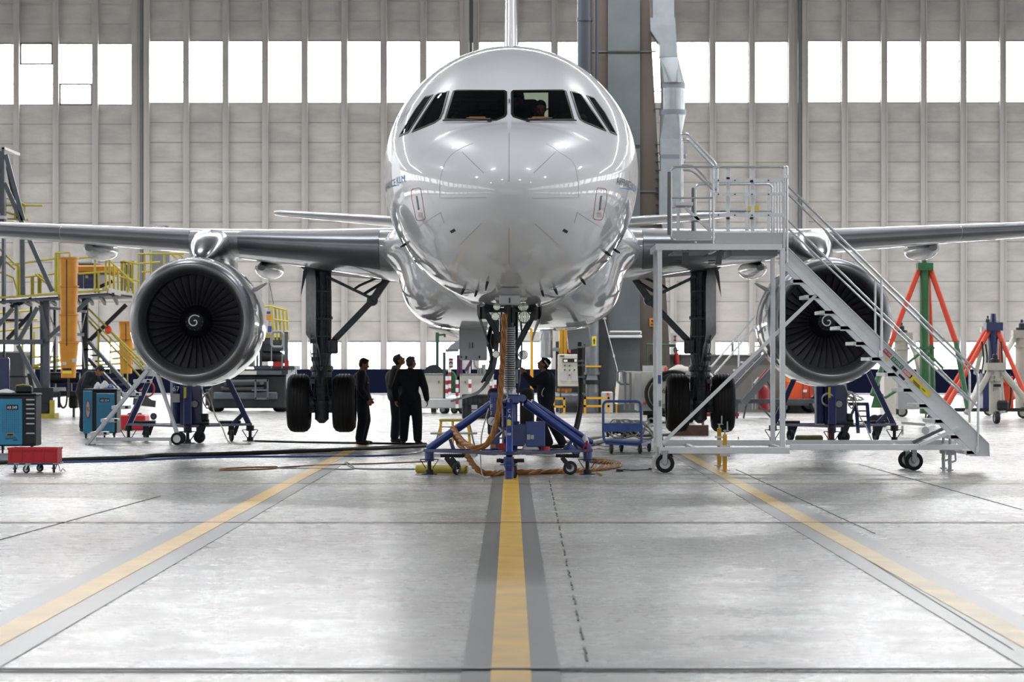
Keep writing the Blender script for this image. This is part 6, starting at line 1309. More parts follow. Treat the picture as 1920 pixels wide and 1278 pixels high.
f = M(); Pb(f, 1680, 700, 1688, 784, 86, 1.0); Pb(f, 1658, 705, 1686, 770, 86, 1.0); Pb(f, 1661, 770, 1664, 790, 86, .1); Pb(f, 1680, 770, 1683, 790, 86, .1); tag(ob('storage_locker', f, 'gpu_cream'), 'tall beige locker standing right of the engine behind the stairs', 'locker')
# ------------------------------------------------------------ docking platform on the left
YD_, YE = 80.0, 85.0
DK = thing('docking_platform', 'large grey steel docking platform with yellow railings on the far left', 'work platform', fl(90, 82))
def dk(nm, mt, segs, w, h=None, Y=YD_, each=True, Y1=None):
    for (a, b, c, d) in segs:
        f = M(); pb(f, a, b, c, d, Y, w, h, Y1); ob(nm, f, mt, DK)
# tower at the picture edge
f = M()
for x in (-18, 3): Pb(f, x, 276, x+5, 570, YD_, .3)
pb(f, -16, 560, 4, 480, YD_+.1, .08); pb(f, -16, 470, 4, 400, YD_+.1, .08); pb(f, -16, 390, 4, 300, YD_+.1, .08); Pb(f, -18, 276, 4, 400, YD_+2.5, .1); ob('tower', f, 'dock_grey', DK)
f = M(); f.prism([P(-20, 268, YD_), P(9, 275, YD_), P(9, 280, YD_), P(-20, 274, YD_)], (0, 2.5, 0)); ob('tower_cap', f, 'light_grey', DK); f = M(); Pb(f, -20, 404, 8, 410, YD_-.1, 2); ob('tower_deck', f, 'light_grey', DK)
dk('stay', 'dock_grey', [(11, 290, 44, 413), (9, 343, 60, 460), (60, 460, 98, 546), (42, 447, 43, 553)], .13, .11); dk('stay', 'dock_dark', [(10, 290, 34, 413)], .1, .1, YD_+1)
for pts in ([(10, 412), (11, 371), (46, 383), (46, 412)], [(12, 385), (80, 385)], [(12, 398), (46, 408)], [(28, 378), (28, 412)], [(10, 410), (54, 412)]):
    f = M(); f.tube([P(x, y, YD_+.5) for x, y in pts], .035, 6); ob('tower_rail', f, 'yellow_rail', DK)
# deck: grey edge beams, yellow kick plates, dark joists below
f = M(); f.prism([P(-30, 566, YD_), P(18, 562, YD_), P(115, 556, YD_), P(201, 549, YD_), P(248, 554, YD_+1), P(248, 556, YE), P(150, 552, YE+1), P(-30, 560, YE)], (0, 0, -.06)); ob('deck', f, 'dock_dark', DK)
for k in range(9): f = M(); f.bar(P(20+k*24, 565-k*1.6, YD_+.1), P(36+k*23, 572-k*.5, YE), .08, .12); ob('joist', f, 'dock_dark', DK)
for seg, mt, nm in (((-30, 568, 18, 566), 'dock_grey', 'edge_beam'), ((18, 565, 115, 560), 'dock_grey', 'edge_beam'), ((145, 558, 203, 553), 'dock_grey', 'edge_beam'), ((-30, 559, 18, 557), 'yellow_rail', 'kick_plate'), ((19, 557, 115, 550), 'yellow_rail', 'kick_plate'), ((145, 548, 202, 543), 'yellow_rail', 'kick_plate')):
    f = M(); pb(f, *seg, YD_-.05, .06, .17); ob(nm, f, mt, DK)
f = M(); f.bar(P(202, 544, YD_-.05), P(250, 556, YD_+1.2), .05, .16); ob('kick_plate', f, 'cream', DK)
# columns, beams and diagonals under the deck
f = M(); Pb(f, 80, 562, 92, 742, YD_+.1, .22); ob('column', f, 'dock_grey', DK); f = M(); Pb(f, 75, 565, 80, 742, YD_+.5, .2); ob('column', f, 'dock_grey', DK); f = M(); Pb(f, 27, 572, 33, 638, YD_+.1, .15); ob('column', f, 'dock_grey', DK)
f = M(); Pb(f, 153, 558, 164, 745, YD_+1.2, .22); ob('column', f, 'dock_dark', DK)
for x in (5, 56, 100, 130): f = M(); Pb(f, x, 575, x+4, 745, YE, .15); ob('column', f, 'dock_dark', DK)
dk('beam', 'dock_grey', [(-20, 641, 81, 641)], .15, .17); dk('beam', 'light_grey', [(92, 627, 158, 627)], .1, .13, YD_+1.2); dk('beam', 'light_grey', [(92, 577, 162, 584)], .08, .12, YD_+1.0); dk('beam', 'dock_dark', [(-20, 600, 60, 600)], .08, .06, YE)
dk('diagonal', 'dock_grey', [(34, 647, 82, 742), (70, 576, 36, 637), (24, 578, -20, 630), (92, 632, 114, 612), (144, 583, 168, 560), (76, 572, 90, 640)], .12, .12)
dk('diagonal', 'dock_dark', [(237, 571, 166, 640), (14, 636, 58, 588), (55, 700, 64, 745), (20, 575, 60, 560)], .12, .12, YD_+1.4)
dk('tie_rod', 'light_grey', [(93, 590, 107, 627), (103, 627, 92, 690), (152, 625, 143, 590), (152, 628, 159, 690), (160, 588, 151, 627)], .03, .03, YD_+.9)
# upper railings
def yr(pts, Y, r=.032, nm='railing'): f = M(); f.tube([P(x, y, Y) for x, y in pts], r, 6); ob(nm, f, 'yellow_rail', DK)
yr([(-20, 455), (0, 467), (31, 498)], YD_+.3); yr([(-20, 470), (0, 481), (28, 505)], YD_+.3); yr([(22, 496), (108, 484)], YD_); yr([(40, 520), (108, 512)], YD_+2.5); yr([(146, 484), (180, 481)], YD_); yr([(147, 513), (202, 509)], YD_); yr([(231, 489), (260, 495)], YD_+1); yr([(180, 481), (200, 483), (250, 530)], YD_)
yr([(-10, 506), (25, 520), (33, 545)], YD_+.5); yr([(66, 513), (108, 548)], YD_+1.2); yr([(74, 513), (106, 545)], YD_+2.2)
for x, ya, yb, dy in ((33, 496, 556, 0), (36, 500, 556, .3), (59, 519, 552, 2.5), (62, 519, 552, 2.5), (72, 513, 550, 2.5), (76, 513, 550, 2.5), (104, 474, 548, 0), (107, 474, 548, .2), (111, 476, 560, 0), (131, 476, 484, 0), (178, 481, 549, 0), (185, 509, 549, 0), (199, 490, 545, 0), (206, 490, 548, .2), (214, 497, 551, .4), (222, 505, 553, .6), (240, 514, 556, 1), (250, 495, 556, 1.2)): yr([(x, yb), (x-1 if x > 190 else x, ya)], YD_+dy, .035, 'rail_post')
yr([(104, 474), (131, 473), (131, 480)], YD_); yr([(196, 487), (206, 487)], YD_, .05); yr([(200, 513), (262, 527)], YD_+1, .03)
f = M()
for x in (226, 232, 239, 246): Pb(f, x, 491, x+4, 545, YD_+2, .1)
Pb(f, 225, 489, 252, 493, YD_+2, .4); ob('gate_panel', f, 'yellow_rail', DK)
f = M(); Pb(f, 233, 496, 238, 536, YD_+2.3, .1); Pb(f, 241, 496, 245, 540, YD_+2.3, .1); ob('gate_recess', f, 'dock_dark', DK)
for pts in ([(259, 540), (259, 476), (345, 475)], [(259, 494), (300, 491)], [(271, 476), (271, 540)], [(283, 478), (283, 530)], [(308, 475), (308, 500)], [(320, 474), (332, 486)], [(335, 475), (347, 486)], [(265, 510), (283, 508)]): yr(pts, YE, .035)
f = M(); Pb(f, 285, 471, 318, 512, YE+1, .2); ob('grey_screen', f, 'mid_grey', DK)
f = M(); pb(f, 270, 422, 318, 424, YE, .05); pb(f, 303, 422, 303, 432, YE, .04); pb(f, 310, 424, 330, 434, YE, .05); ob('top_rail', f, 'alu_tube', DK)
# compressor housing on the deck
f = M(); Pb(f, 145, 511, 184, 540, YD_+1, 1.6, .02); hs = ob('blue_cabinet', f, 'jack_navy', DK); f = M(); Pb(f, 145, 497, 211, 511, YD_+.8, 2, .04); ob('orange_hood', f, 'orange', DK); f = M(); Pb(f, 147, 493, 180, 497, YD_+1, 1.5); ob('hood_vent', f, 'dock_grey', DK)
f = M(); Pb(f, 160, 516, 165, 521, YD_+.97, .04); Pb(f, 156, 511, 157, 540, YD_+.97, .04); ob('cabinet_latch', f, 'cream', hs); f = M(); pb(f, 186, 538, 211, 527, YD_+1, .1); ob('exhaust_stub', f, 'black', DK)
# stair flights down to the right
f = M(); pb(f, 166, 640, 258, 742, YD_+1.2, .1, .42); pb(f, 166, 672, 236, 745, YD_+2.2, .1, .4); ob('stair_stringer', f, 'dock_grey', DK)
for k in range(9): f = M(); f.box(P(172+k*10, 655+k*11, YD_+1.7), (.3, 1.0, .05)); ob('tread', f, 'dock_dark', DK)
yr([(165, 578), (273, 684)], YD_+1.1); yr([(165, 592), (268, 694)], YD_+1.1, .025); yr([(165, 600), (265, 708)], YD_+2.2); yr([(170, 582), (270, 690)], YD_+2.2, .025)
for x, ya, yb in ((184, 620, 695), (230, 648, 716), (239, 660, 718), (186, 625, 700), (272, 680, 702), (207, 630, 700)): yr([(x, ya), (x, yb)], YD_+1.1, .022, 'rail_post')
# lower machinery and feet
f = M(); Pb(f, -20, 658, 46, 707, YE+2, 2, .05); Pb(f, -20, 707, 48, 740, YE+2, 2); ob('grey_container', f, 'dark_grey', DK)
f = M(); f.cyl(P(92, 708, YD_+2), P(150, 708, YD_+2), .18, n=14); Pb(f, 62, 727, 100, 745, YD_-.1, 2.3); Pb(f, 100, 733, 150, 742, YD_+1, .4); Pb(f, 75, 742, 95, 777, YD_-.1, .5, .05); f.cyl(P(82, 765, YD_-.2), P(82, 765, YD_+.2), .15, n=12); ob('drive_unit', f, 'hub_dark', DK)
f = M(); Pb(f, 75, 775, 102, 784, YD_-.15, .8); Pb(f, 93, 750, 101, 778, YD_-.15, .15); ob('foot_plate', f, 'yellow_rail', DK)
f = M(); f.tube(spline([P(110, 735, YD_), P(112, 755, YD_), P(118, 764, YD_), P(124, 758, YD_), P(126, 738, YD_)], 5), .03, 6); Pb(f, 108, 735, 112, 764, YD_+.2, .15); ob('cable', f, 'black', DK); f = M(); Pb(f, 128, 735, 145, 765, YD_+1.5, .5, .05); Pb(f, 136, 765, 139, 784, YD_+1.5, .2); ob('cable_box', f, 'black', DK); f = M(); Pb(f, 60, 742, 66, 781, YD_+1.5, .2); ob('foot_post', f, 'black', DK)
for pts in ([(-20, 588), (80, 580)], [(-20, 606), (70, 598)], [(0, 620), (80, 612)], [(-20, 670), (110, 668)], [(60, 690), (250, 680)], [(42, 625), (42, 668)], [(64, 622), (64, 668)], [(205, 660), (270, 652)], [(210, 672), (275, 668)]): yr(pts, YE+3, .045, 'low_rail')
f = M(); pb(f, 45, 690, 112, 675, YE+3, .1, .3); pb(f, 0, 668, 60, 672, YE+3, .1, .14); ob('low_walkway', f, 'yellow_rail', DK)
# refuse chutes of nested orange buckets
def chute(label, cols, Y, n0):
    t = thing('debris_chute', label, 'chute', P((cols[0][0]+cols[0][1])/2, cols[-1][3], Y))
    for i, (x0, x1, ya, yb, nx0, nx1) in enumerate(cols):
        f = M(); a = P((x0+x1)/2, ya, Y); b = P((nx0+nx1)/2, yb, Y); ra = abs(x1-x0)/2/F*Y; rb = abs(nx1-nx0)/2/F*Y
        sq = lambda c, r: [c+Vector((r*math.copysign(abs(math.cos(2*PI*j/24))**.55, math.cos(2*PI*j/24)), r*.9*math.copysign(abs(math.sin(2*PI*j/24))**.55, math.sin(2*PI*j/24)), 0)) for j in range(24)]
        d = (b-a); f.loft([sq(a, ra*1.1), sq(a+d*.05, ra*1.1), sq(a+d*.055, ra), sq(a+d*.5, (ra+rb)/2), sq(b, rb)], False); f.loft([sq(b, rb*.96), sq(a, ra*.95)], False); ob('bucket', f, 'orange', t, ang=50)
    f = M(); pb(f, cols[0][0]+13, cols[0][2]+4, cols[0][0]+13, min(cols[-1][3]-60, 650), Y-.55, .03); ob('chain', f, 'dock_dark', t); return t
t = chute('long orange debris chute of four nested buckets hanging before the docking platform', [(112, 145, 482, 538, 115, 144), (113, 146, 535, 590, 115, 143), (112.5, 145.5, 588, 643, 115, 143), (112, 147, 640, 708, 115.5, 141)], 77, 0)
f = M(); Pb(f, 135, 672, 143, 679, 76.38, .02); ob('sticker', f, 'light_grey', t); f = M(); Pb(f, 117, 678, 124, 684, 76.38, .02); ob('sticker', f, 'light_grey', t); f = M(); Pb(f, 117, 690, 134, 694, 76.42, .02); ob('name_plate', f, 'black', t); f = M(); Pb(f, 117, 695, 134, 700, 76.42, .02); ob('name_plate', f, 'yellow_label', t)
f = M(); f.tube([P(129, 708, 77), P(129, 745, 77)], .03, 6); ob('guide_rope', f, 'black', t); f = M(); f.bar(P(128, 484, 77), P(128, 484, 79.95), .1, .06); ob('hanger', f, 'dock_grey', t)
chute('shorter orange debris chute behind the yellow stair rails, beside the left engine', [(223, 250, 602, 634, 225, 248), (223, 250, 632, 700, 225.5, 247)], 88, 0)
f = M(); a = P(203, 618, 81.1); f.sph(a, (.11, .06, .13), 12, 8); tag(ob('life_buoy', f, 'red_orange'), 'small red-orange float hanging on the yellow stair rail', 'float')
# low red cart behind the wing jack, round red sign
f = M(); Pb(f, 219, 778, 272, 798, 66, .8, .03); Pb(f, 225, 798, 230, 805, 66.2, .2); Pb(f, 262, 798, 267, 805, 66.2, .2); tag(ob('red_box', f, 'red_plastic'), 'low red box on the floor behind the blue trolley marked AR 034', 'box')
f = M(); f.bar(P(262, 731, 78), P(278, 721, 78), .03, .32, up=(0, 1, 0)); f.tube([P(277, 729, 78)+Vector((.19*math.cos(a), 0, .22*math.sin(a))) for a in np.linspace(-2, 2, 14)], .03, 6); f.m = 1; pb(f, 265, 740, 290, 757, 78, .1, .1); pb(f, 250, 752, 292, 757, 78, .2, .08); f.m = 2
for x in (243, 262, 288): wheel(f, (fl(x, 78).x, 78, .1), (.2, 1, 0), .1, .06, 1, 2)
tag(ob('hose_cart', f, ['red_deep', 'dark_grey', 'hub_dark']), 'small cart with a red striped sign seen through the white steps', 'cart')
# ------------------------------------------------------------ platform truck behind the left engine
YL = 90.0
TR = thing('platform_truck', 'dark platform truck with a yellow railed cage between left engine and main gear', 'truck', fl(460, 91))
f = M(); Pb(f, 396, 703, 536, 765, YL, 3, .05); Pb(f, 385, 730, 400, 760, YL+.5, 2); ob('chassis', f, 'dock_dark', TR); f = M(); Pb(f, 400, 735, 520, 748, YL-.15, .2, .03); ob('bumper', f, 'dock_grey', TR); f = M(); f.cyl(P(420, 718, YL-.1), P(500, 716, YL-.1), .12, n=12); f.cyl(P(415, 728, YL-.1), P(495, 728, YL-.1), .08, n=12); ob('axle_tube', f, 'dark_grey', TR)
for x, r in ((405, .42), (526, .46)): f = M(); wheel(f, (fl(x, YL+.4).x, YL+.5, r), (1, 0, 0), r, .5); ob('wheel', f, ['rubber', 'steel'], TR)
f = M(); Pb(f, 400, 692, 540, 703, YL-.1, 3); Pb(f, 476, 685, 552, 693, YL-.1, 2.5); ob('bed', f, 'dark_grey', TR); f = M(); Pb(f, 445, 695, 481, 702, YL-.2, .08); ob('pale_panel', f, 'gpu_cream', TR); f = M(); Pb(f, 482, 695, 528, 702, YL-.2, .08); ob('grey_panel', f, 'dock_grey', TR)
f = M(); pb(f, 479, 711, 479, 748, YL-.3, .06, .06); pb(f, 502, 711, 502, 748, YL-.3, .06, .06); pb(f, 478, 713, 503, 713, YL-.3, .06); pb(f, 472, 731, 503, 731, YL-.3, .05); pb(f, 478, 747, 503, 747, YL-.3, .06); f.cyl(P(491, 717, YL-.3), P(491, 717, YL-.2), .07, n=14); ob('ladder', f, 'alu_dark', TR)
f = M(); Pb(f, 511, 678, 530, 687, YL-.2, .4); ob('red_box', f, 'red_deep', TR); f = M(); Pb(f, 533, 675, 541, 687, YL-.2, .4); ob('red_bracket', f, 'red_deep', TR)
f = M(); f.tube(spline([P(488, 667, YL+.5), P(512, 667, YL+.5), P(524, 670, YL+.5), P(531, 682, YL+.5)], 5), .2, 16); ob('exhaust_duct', f, 'dark_grey', TR)
for (x0, x1, y0, y1, mt) in ((475, 478, 640, 690, 'light_grey'), (480, 484, 620, 688, 'dock_grey'), (486, 491, 618, 688, 'dock_dark'), (533, 540, 620, 688, 'dock_grey')): f = M(); Pb(f, x0, y0, x1, y1, YL, .15); ob('mast', f, mt, TR)
f = M(); Pb(f, 533, 619, 540, 622, YL-.02, .2); ob('mast_cap', f, 'light_grey', TR); f = M(); Pb(f, 491, 632, 533, 644, YL+.2, 1.6); ob('cage_floor', f, 'dock_grey', TR); f = M(); Pb(f, 491, 644, 531, 658, YL+.2, 1.4); ob('lift_housing', f, 'dark_grey', TR); f = M(); Pb(f, 491, 624, 509, 633, YL+.1, .1); ob('cage_kick_plate', f, 'yellow_rail', TR)
for i, x in enumerate((509, 516, 523, 530, 537)): f = M(); pb(f, x, 573+i*1.8, x+4, 637, YL+i*.1, .07); ob('cage_post', f, 'yellow_rail', TR)
for pts, r in (([(480, 576), (507, 573.5), (536, 581)], .04), ([(508, 598), (540, 602)], .03), ([(483, 607), (495, 607), (495, 590)], .035), ([(487, 570), (493, 590)], .03), ([(495, 570), (490, 592)], .03)): f = M(); f.tube([P(x, y, YL) for x, y in pts], r, 6); ob('cage_rail', f, 'yellow_rail', TR)
f = M(); Pb(f, 481, 590, 508, 600, YL+1, .3); ob('orange_beam', f, 'orange', TR)
for b in ((500, 583.5, 507, 588.5), (502, 611, 509, 623)): f = M(); Pb(f, *b, YL-.1, .1); ob('blue_box', f, 'jack_blue', TR)
rr_ = [(512, 650), (509, 645), (509, 626), (512, 621.5), (527, 621.5), (531, 626), (531, 645), (528, 650), (512, 650)]; f = M(); f.tube([P(x, y, YL-.3) for x, y in rr_], .045, 8); pb(f, 509, 650, 509, 690, YL-.3, .03); pb(f, 529, 655, 529, 690, YL-.3, .03); ob('hoop_rail', f, 'mid_grey', TR)
f = M(); f.prism([P(537, 702, YL-.2), P(552, 695, YL-.2), P(550, 704, YL-.2), P(538, 722, YL-.2)], (0, .1, 0)); ob('side_flap', f, 'light_grey', TR); f = M()
f.tube([P(556, 705, YL), P(554, 688, YL)], .025, 6); f.tube([P(549, 705, YL), P(547, 690, YL)], .02, 6); ob('grab_rail', f, 'light_grey', TR)
f = M(); Pb(f, 452, 662, 474, 688, YL-.15, .3); pl_ = ob('number_board', f, 'dock_grey', TR); ptext(pl_, 'lettering', '324', P(455, 684, YL-.2), (1, 0, 0), (0, 0, 1), .12, 'light_grey'); f = M(); Pb(f, 460, 671, 465, 675, YL-.18, .02); ob('pink_label', f, 'label_pink', pl_)
f = M(); f.tube([P(513, 570, YL), P(505, 530, YL), P(500, 500, 62)], .012, 5); tag(ob('hanging_cable', f, 'dark_grey'), 'thin cable running from the yellow cage up to the left wing', 'cable')
# ------------------------------------------------------------ carts in the middle background
YC = 87.0
C1 = thing('equipment_trailer', 'grey flat trailer with white cabinets and red-and-white striped posts behind the nose jack', 'trailer', fl(860, YC))
f = M(); Pb(f, 770, 747, 867, 765, YC, 2, .03); Pb(f, 868, 746, 906, 767, YC, 2, .03); ob('bed', f, 'light_grey', C1)
for x0, x1, y0, y1 in ((783, 831, 701, 747), (862, 925, 701.5, 746)):
    f = M(); Pb(f, x0, y0, x1, y1, YC+.1, 1.2, .03); c_ = ob('cabinet', f, 'gpu_cream', C1)
    for x in (x1-9, x0+10)[:1 if x0 < 800 else 2]: f = M(); Pb(f, x, y0+13, x+1.3, y0+17, YC+.07, .04); ob('latch', f, 'black', c_)
    f = M(); Pb(f, x0, y0-1, x1+1, y0+1, YC+.05, 1.3); ob('lid', f, 'mid_grey', c_)
for x in (831, 836, 852, 866, 898): f = M(); wheel(f, (fl(x, YC+.3).x, YC+.3, .14), (.7, 1, 0), .14, .08); ob('caster', f, ['hub_dark', 'steel'], C1)
def striped(x, y0, y1, w=.1, Y=None, par=None):
    f = M(); n = max(2, int((y1-y0)/7))
    for k in range(n): f.m = k % 2; ya = y0+(y1-y0)*k/n; f.cyl(P(x, ya, Y or YC-.1), P(x, ya+(y1-y0)/n, Y or YC-.1), w/2, n=10)
    return ob('striped_post', f, ['white', 'red_mark'], par or C1)
for x, a, b in ((838, 705, 745), (843, 690, 742), (857, 712, 765), (881, 711, 735), (921, 715, 738), (925, 720, 742), (928, 712, 738)): striped(x, a, b)
f = M(); f.cyl(P(846, 718, YC+.2), P(846, 718, YC+.9), .32, n=20); f.tube([P(838+8*0, 712, YC)+Vector((.3*math.cos(a), 0, .32*math.sin(a))) for a in np.linspace(-1.2, 1.7, 12)], .04, 6); ob('hose_reel', f, 'green', C1)
f = M(); f.cyl(P(813, 702, YC+2.6), P(813, 702, YC+2.1), .34, n=24); Pb(f, 808, 702, 818, 776, YC+2.3, .2); tag(ob('cable_drum', f, 'hub_dark'), 'dark round drum whose top shows above the left white cabinet', 'drum')
for (seg, mt) in (((833, 660, 833, 748), 'dark_grey'), ((859, 665, 859, 735), 'purple'), ((864, 672, 864, 702), 'purple'), ((873, 695, 884, 676), 'purple'), ((846, 730, 862, 706), 'purple'), ((835, 657, 860, 656), 'mid_grey')): f = M(); pb(f, *seg, YC+.2, .1); ob('frame_post', f, mt, C1)
f = M(); f.prism([P(838, 655, YC), P(845, 646, YC), P(866, 634, YC), P(866, 655, YC)], (0, .6, 0)); ob('suction_hood', f, 'mid_grey', C1)
f = M(); Pb(f, 841, 671, 850, 690, YC+.3, .04); sg2 = ob('headphone_sign', f, 'white', C1); f = M(); Pb(f, 841, 671, 850, 675, YC+.27, .02); Pb(f, 842, 686, 849, 688, YC+.27, .02); ob('sign_band', f, 'red_mark', sg2); f = M(); f.tube([P(845.5, 682, YC+.25)+Vector((.055*math.cos(a), 0, .06*math.sin(a))) for a in np.linspace(-.3, PI+.3, 12)], .018, 6); ob('sign_symbol', f, 'text_black', sg2)
f = M(); Pb(f, 873, 686, 882, 700.3, YC+.2, .3, .02); f.m = 1; Pb(f, 875, 689, 880, 700, YC+.17, .05); tag(ob('water_canister', f, ['white', 'mid_grey']), 'small white container with a grey front standing on the right white cabinet', 'container')
f = M(); Pb(f, 899, 688, 903, 701, YC+.2, .2, .02); f.cyl(P(907, 701, YC+.3), P(907, 683, YC+.3), .07, n=12); f.cyl(P(898, 701, YC+.3), P(898, 690, YC+.3), .05, n=12); f.tube(spline([P(889, 676, YC+.3), P(891, 686, YC+.3), P(900, 692, YC+.3)], 4), .03, 6); tag(ob('pump_set', f, 'mid_grey'), 'grey pump fittings standing on the right white cabinet', 'pump')
f = M(); Y = YC+8; pb(f, 820, 623, 820, 705, Y, .12); pb(f, 820, 628, 834, 627, Y, .07); pb(f, 834, 625, 834, 632, Y, .07); Pb(f, 818.5, 700, 821.5, 772, Y, .1); tag(ob('green_pole', f, 'green_dark'), 'dark green pole with a short side arm behind the left white cabinet', 'pole')
B1 = thing('wheeled_bin', 'dark grey ribbed plastic bin on wheels behind the left leg of the nose jack', 'bin', fl(893, 80))
f = M(); Pb(f, 866, 738, 920, 780, 79.5, 1.2, .03); bb = ob('bin_body', f, 'dark_grey', B1); f = M()
for k in range(6): Pb(f, 868+k*9, 742, 869.5+k*9, 779, 79.44, .06)
for y in (741, 757): Pb(f, 866, y, 920, y+2, 79.42, .08)
ob('rib', f, 'hub_dark', bb); f = M(); Pb(f, 884, 759, 895, 767, 79.4, .03); ob('notice', f, 'light_grey', bb); f = M(); Pb(f, 884, 769, 896, 772, 79.4, .03); ob('notice', f, 'light_grey', bb)
for x in (871, 897, 915): f = M(); wheel(f, (fl(x, 79.8).x, 79.8, .12), (1, 0, 0), .12, .07); Pb(f, x-2, 778, x+2, 781, 79.7, .1); ob('caster', f, ['hub_dark', 'steel'], B1)
# orange step stool left of the jack
YS_ = 47.5; K = thing('step_stool', 'small orange folding step stool with cream top behind the left jack leg', 'stool', fl(847, YS_))
f = M(); f.box(P(851, 787.5, YS_), (.52, .22, .045), b=.01); ob('top_step', f, 'yellow_rail', K); f = M(); f.box(P(851, 812, YS_-.15), (.84, .16, .035), b=.008); ob('lower_step', f, 'cream', K)
for x, x2 in ((827, 824), (849, 849), (878, 881)): f = M(); f.bar(P(x, 790, YS_-.08), P(x2, 832, YS_-.25), .045, .03, up=(0, 1, 0)); ob('front_leg', f, 'yellow_post', K)
for x, x2 in ((828, 811), (879, 894)): f = M(); f.bar(P(x, 790, YS_+.08), fl(x2, YS_+.5, 0), .03, .045, up=(0, 1, 0)); ob('rear_leg', f, 'light_grey', K)
f = M(); f.bar(fl(806, YS_-.3, .03), fl(892, YS_-.3, .03), .04, .05); f.bar(P(827, 800, YS_), P(880, 800, YS_), .02); ob('foot_bar', f, 'light_grey', K)
# ------------------------------------------------------------ tool trolleys and red crate dolly on the left
def tool_trolley(x0, x1, ytop, ybot, Y, label, num, side, drawers):
    t = thing('tool_trolley', label, 'tool trolley', fl((x0+x1)/2, Y+.25)); k = Y/F; za = CH-(ytop-HY)*k; zb = CH-(ybot-HY)*k; X0, X1 = (x0-CX)*k, (x1-CX)*k
    return t, k, za, zb, X0, X1
Yt = 48.9; t, k, za, zb, X0, X1 = tool_trolley(-20, 67, 741, 836, Yt, 'blue tool trolley marked AR 049 with grey drawers at the left edge', 0, 1, 1)
Xd = (47-CX)*k
f = M(); f.box(((X0+X1)/2, Yt+.3, (za+zb)/2), (X1-X0, .6, za-zb), b=.02); bd = ob('cabinet_body', f, 'tool_dark', t)
f = M(); f.box(((X0+Xd)/2-.02, Yt-.02, (za+zb)/2-.02), (Xd-X0-.05, .04, za-zb-.08), b=.012); dr = ob('perforated_door', f, 'tool_blue', t)
f = M()
for i in range(9):
    for j in range(14): f.box(((6+i*3.6-CX)*k, Yt-.042, CH-(765+j*3.4-HY)*k), (.009, .006, .009))
ob('perforation', f, 'tool_dark', dr)
ys = [747, 756, 764, 773, 782, 792, 810]
for i, y in enumerate(ys):
    y2 = (ys+[832])[i+1]; f = M(); f.box(((57.5-CX)*k, Yt-.01, CH-((y+y2)/2-HY)*k), (.17, .03, (y2-y-1.2)*k), b=.005); dw = ob('drawer', f, 'tool_dark', t); f = M(); f.box(((57.5-CX)*k, Yt-.035, CH-(y+2.0-HY)*k), (.155, .03, .028), b=.006); ob('drawer_handle', f, 'light_grey', dw)
ptx = P(12, 768, Yt-.05); f = M(); f.box(P(23, 763, Yt-.045), (.215, .006, .09)); nb = ob('number_plate', f, 'text_black', dr); ptext(nb, 'lettering', 'AR 049', P(13.3, 766.3, Yt-.052), (1, 0, 0), (0, 0, 1), .055, 'text_white', .185)
f = M(); f.box(P(19, 814.5, Yt-.045), (.14, .006, .05)); nb = ob('maker_label', f, 'orange', dr); f = M(); f.box(P(19, 814.5, Yt-.05), (.11, .006, .03)); ob('maker_plate', f, 'text_black', nb); ptext(dr, 'lettering', 'Assistant', P(10, 824, Yt-.045), (1, 0, .12), (-.12, 0, 1), .04, 'tool_dark', .2); ptext(dr, 'lettering', '2000', P(24, 826, Yt-.045), (1, 0, 0), (0, 0, 1), .03, 'tool_dark')
f = M(); f.box(((X0+X1)/2, Yt+.3, za+.02), (X1-X0+.02, .62, .04), b=.01); ob('top_tray', f, 'hub_dark', t)
for x in (5, 60): c = fl(x, Yt+.15, .075); caster(t, c, .075, .035, zb+.02, (1, .2, 0), mats=('hub_dark', 'steel'))
f = M(); a = P(45, 733, Yt+.3); f.box((a.x, a.y, za+.11), (.31, .22, .14), b=.03); f.m = 1; f.tube([Vector((a.x-.13, a.y-.1, za+.18)), Vector((a.x, a.y-.1, za+.2)), Vector((a.x+.13, a.y-.1, za+.18))], .012, 6); tag(ob('tool_bag', f, ['black', 'yellow_rail']), 'black tool bag with yellow trim on the trolley marked AR 049', 'bag')
cloth('rag', (P(12, 736, Yt+.3).x, Yt+.3, za+.045), .2, .15, .07, 'white_cloth', 'pale rags lying on top of the trolley marked AR 049', 'rag', 11)
Yt = 58.6; t, k, za, zb, X0, X1 = tool_trolley(157, 219, 732, 812, Yt, 'blue tool trolley marked AR 034 beside the white steps', 0, 1, 1)
Xd = (176-CX)*k
f = M(); f.box(((X0+X1)/2, Yt+.33, (za+zb)/2), (X1-X0, .64, za-zb), b=.02); ob('cabinet_body', f, 'tool_dark', t)
f = M(); f.box(((X0+Xd)/2-.02, Yt-.0, (za+zb)/2), (Xd-X0-.02, .05, za-zb), b=.01); sp_ = ob('side_panel', f, 'tool_blue', t)
f = M(); f.box((((181+215)/2-CX)*k, Yt-.01, (za+zb)/2-.02), (.4, .04, za-zb-.08), b=.01); dr = ob('perforated_door', f, 'tool_blue', t)
f = M()
for i in range(9):
    for j in range(14): f.box(((185+i*3.2-CX)*k, Yt-.033, CH-(760+j*3.1-HY)*k), (.008, .006, .008))
ob('perforation', f, 'tool_dark', dr)
f = M(); f.box(P(196, 750, Yt-.035), (.22, .006, .08)); nb = ob('number_plate', f, 'text_black', dr); ptext(nb, 'lettering', 'AR 034', P(188, 752.5, Yt-.04), (1, 0, 0), (0, 0, 1), .05, 'text_white', .19)
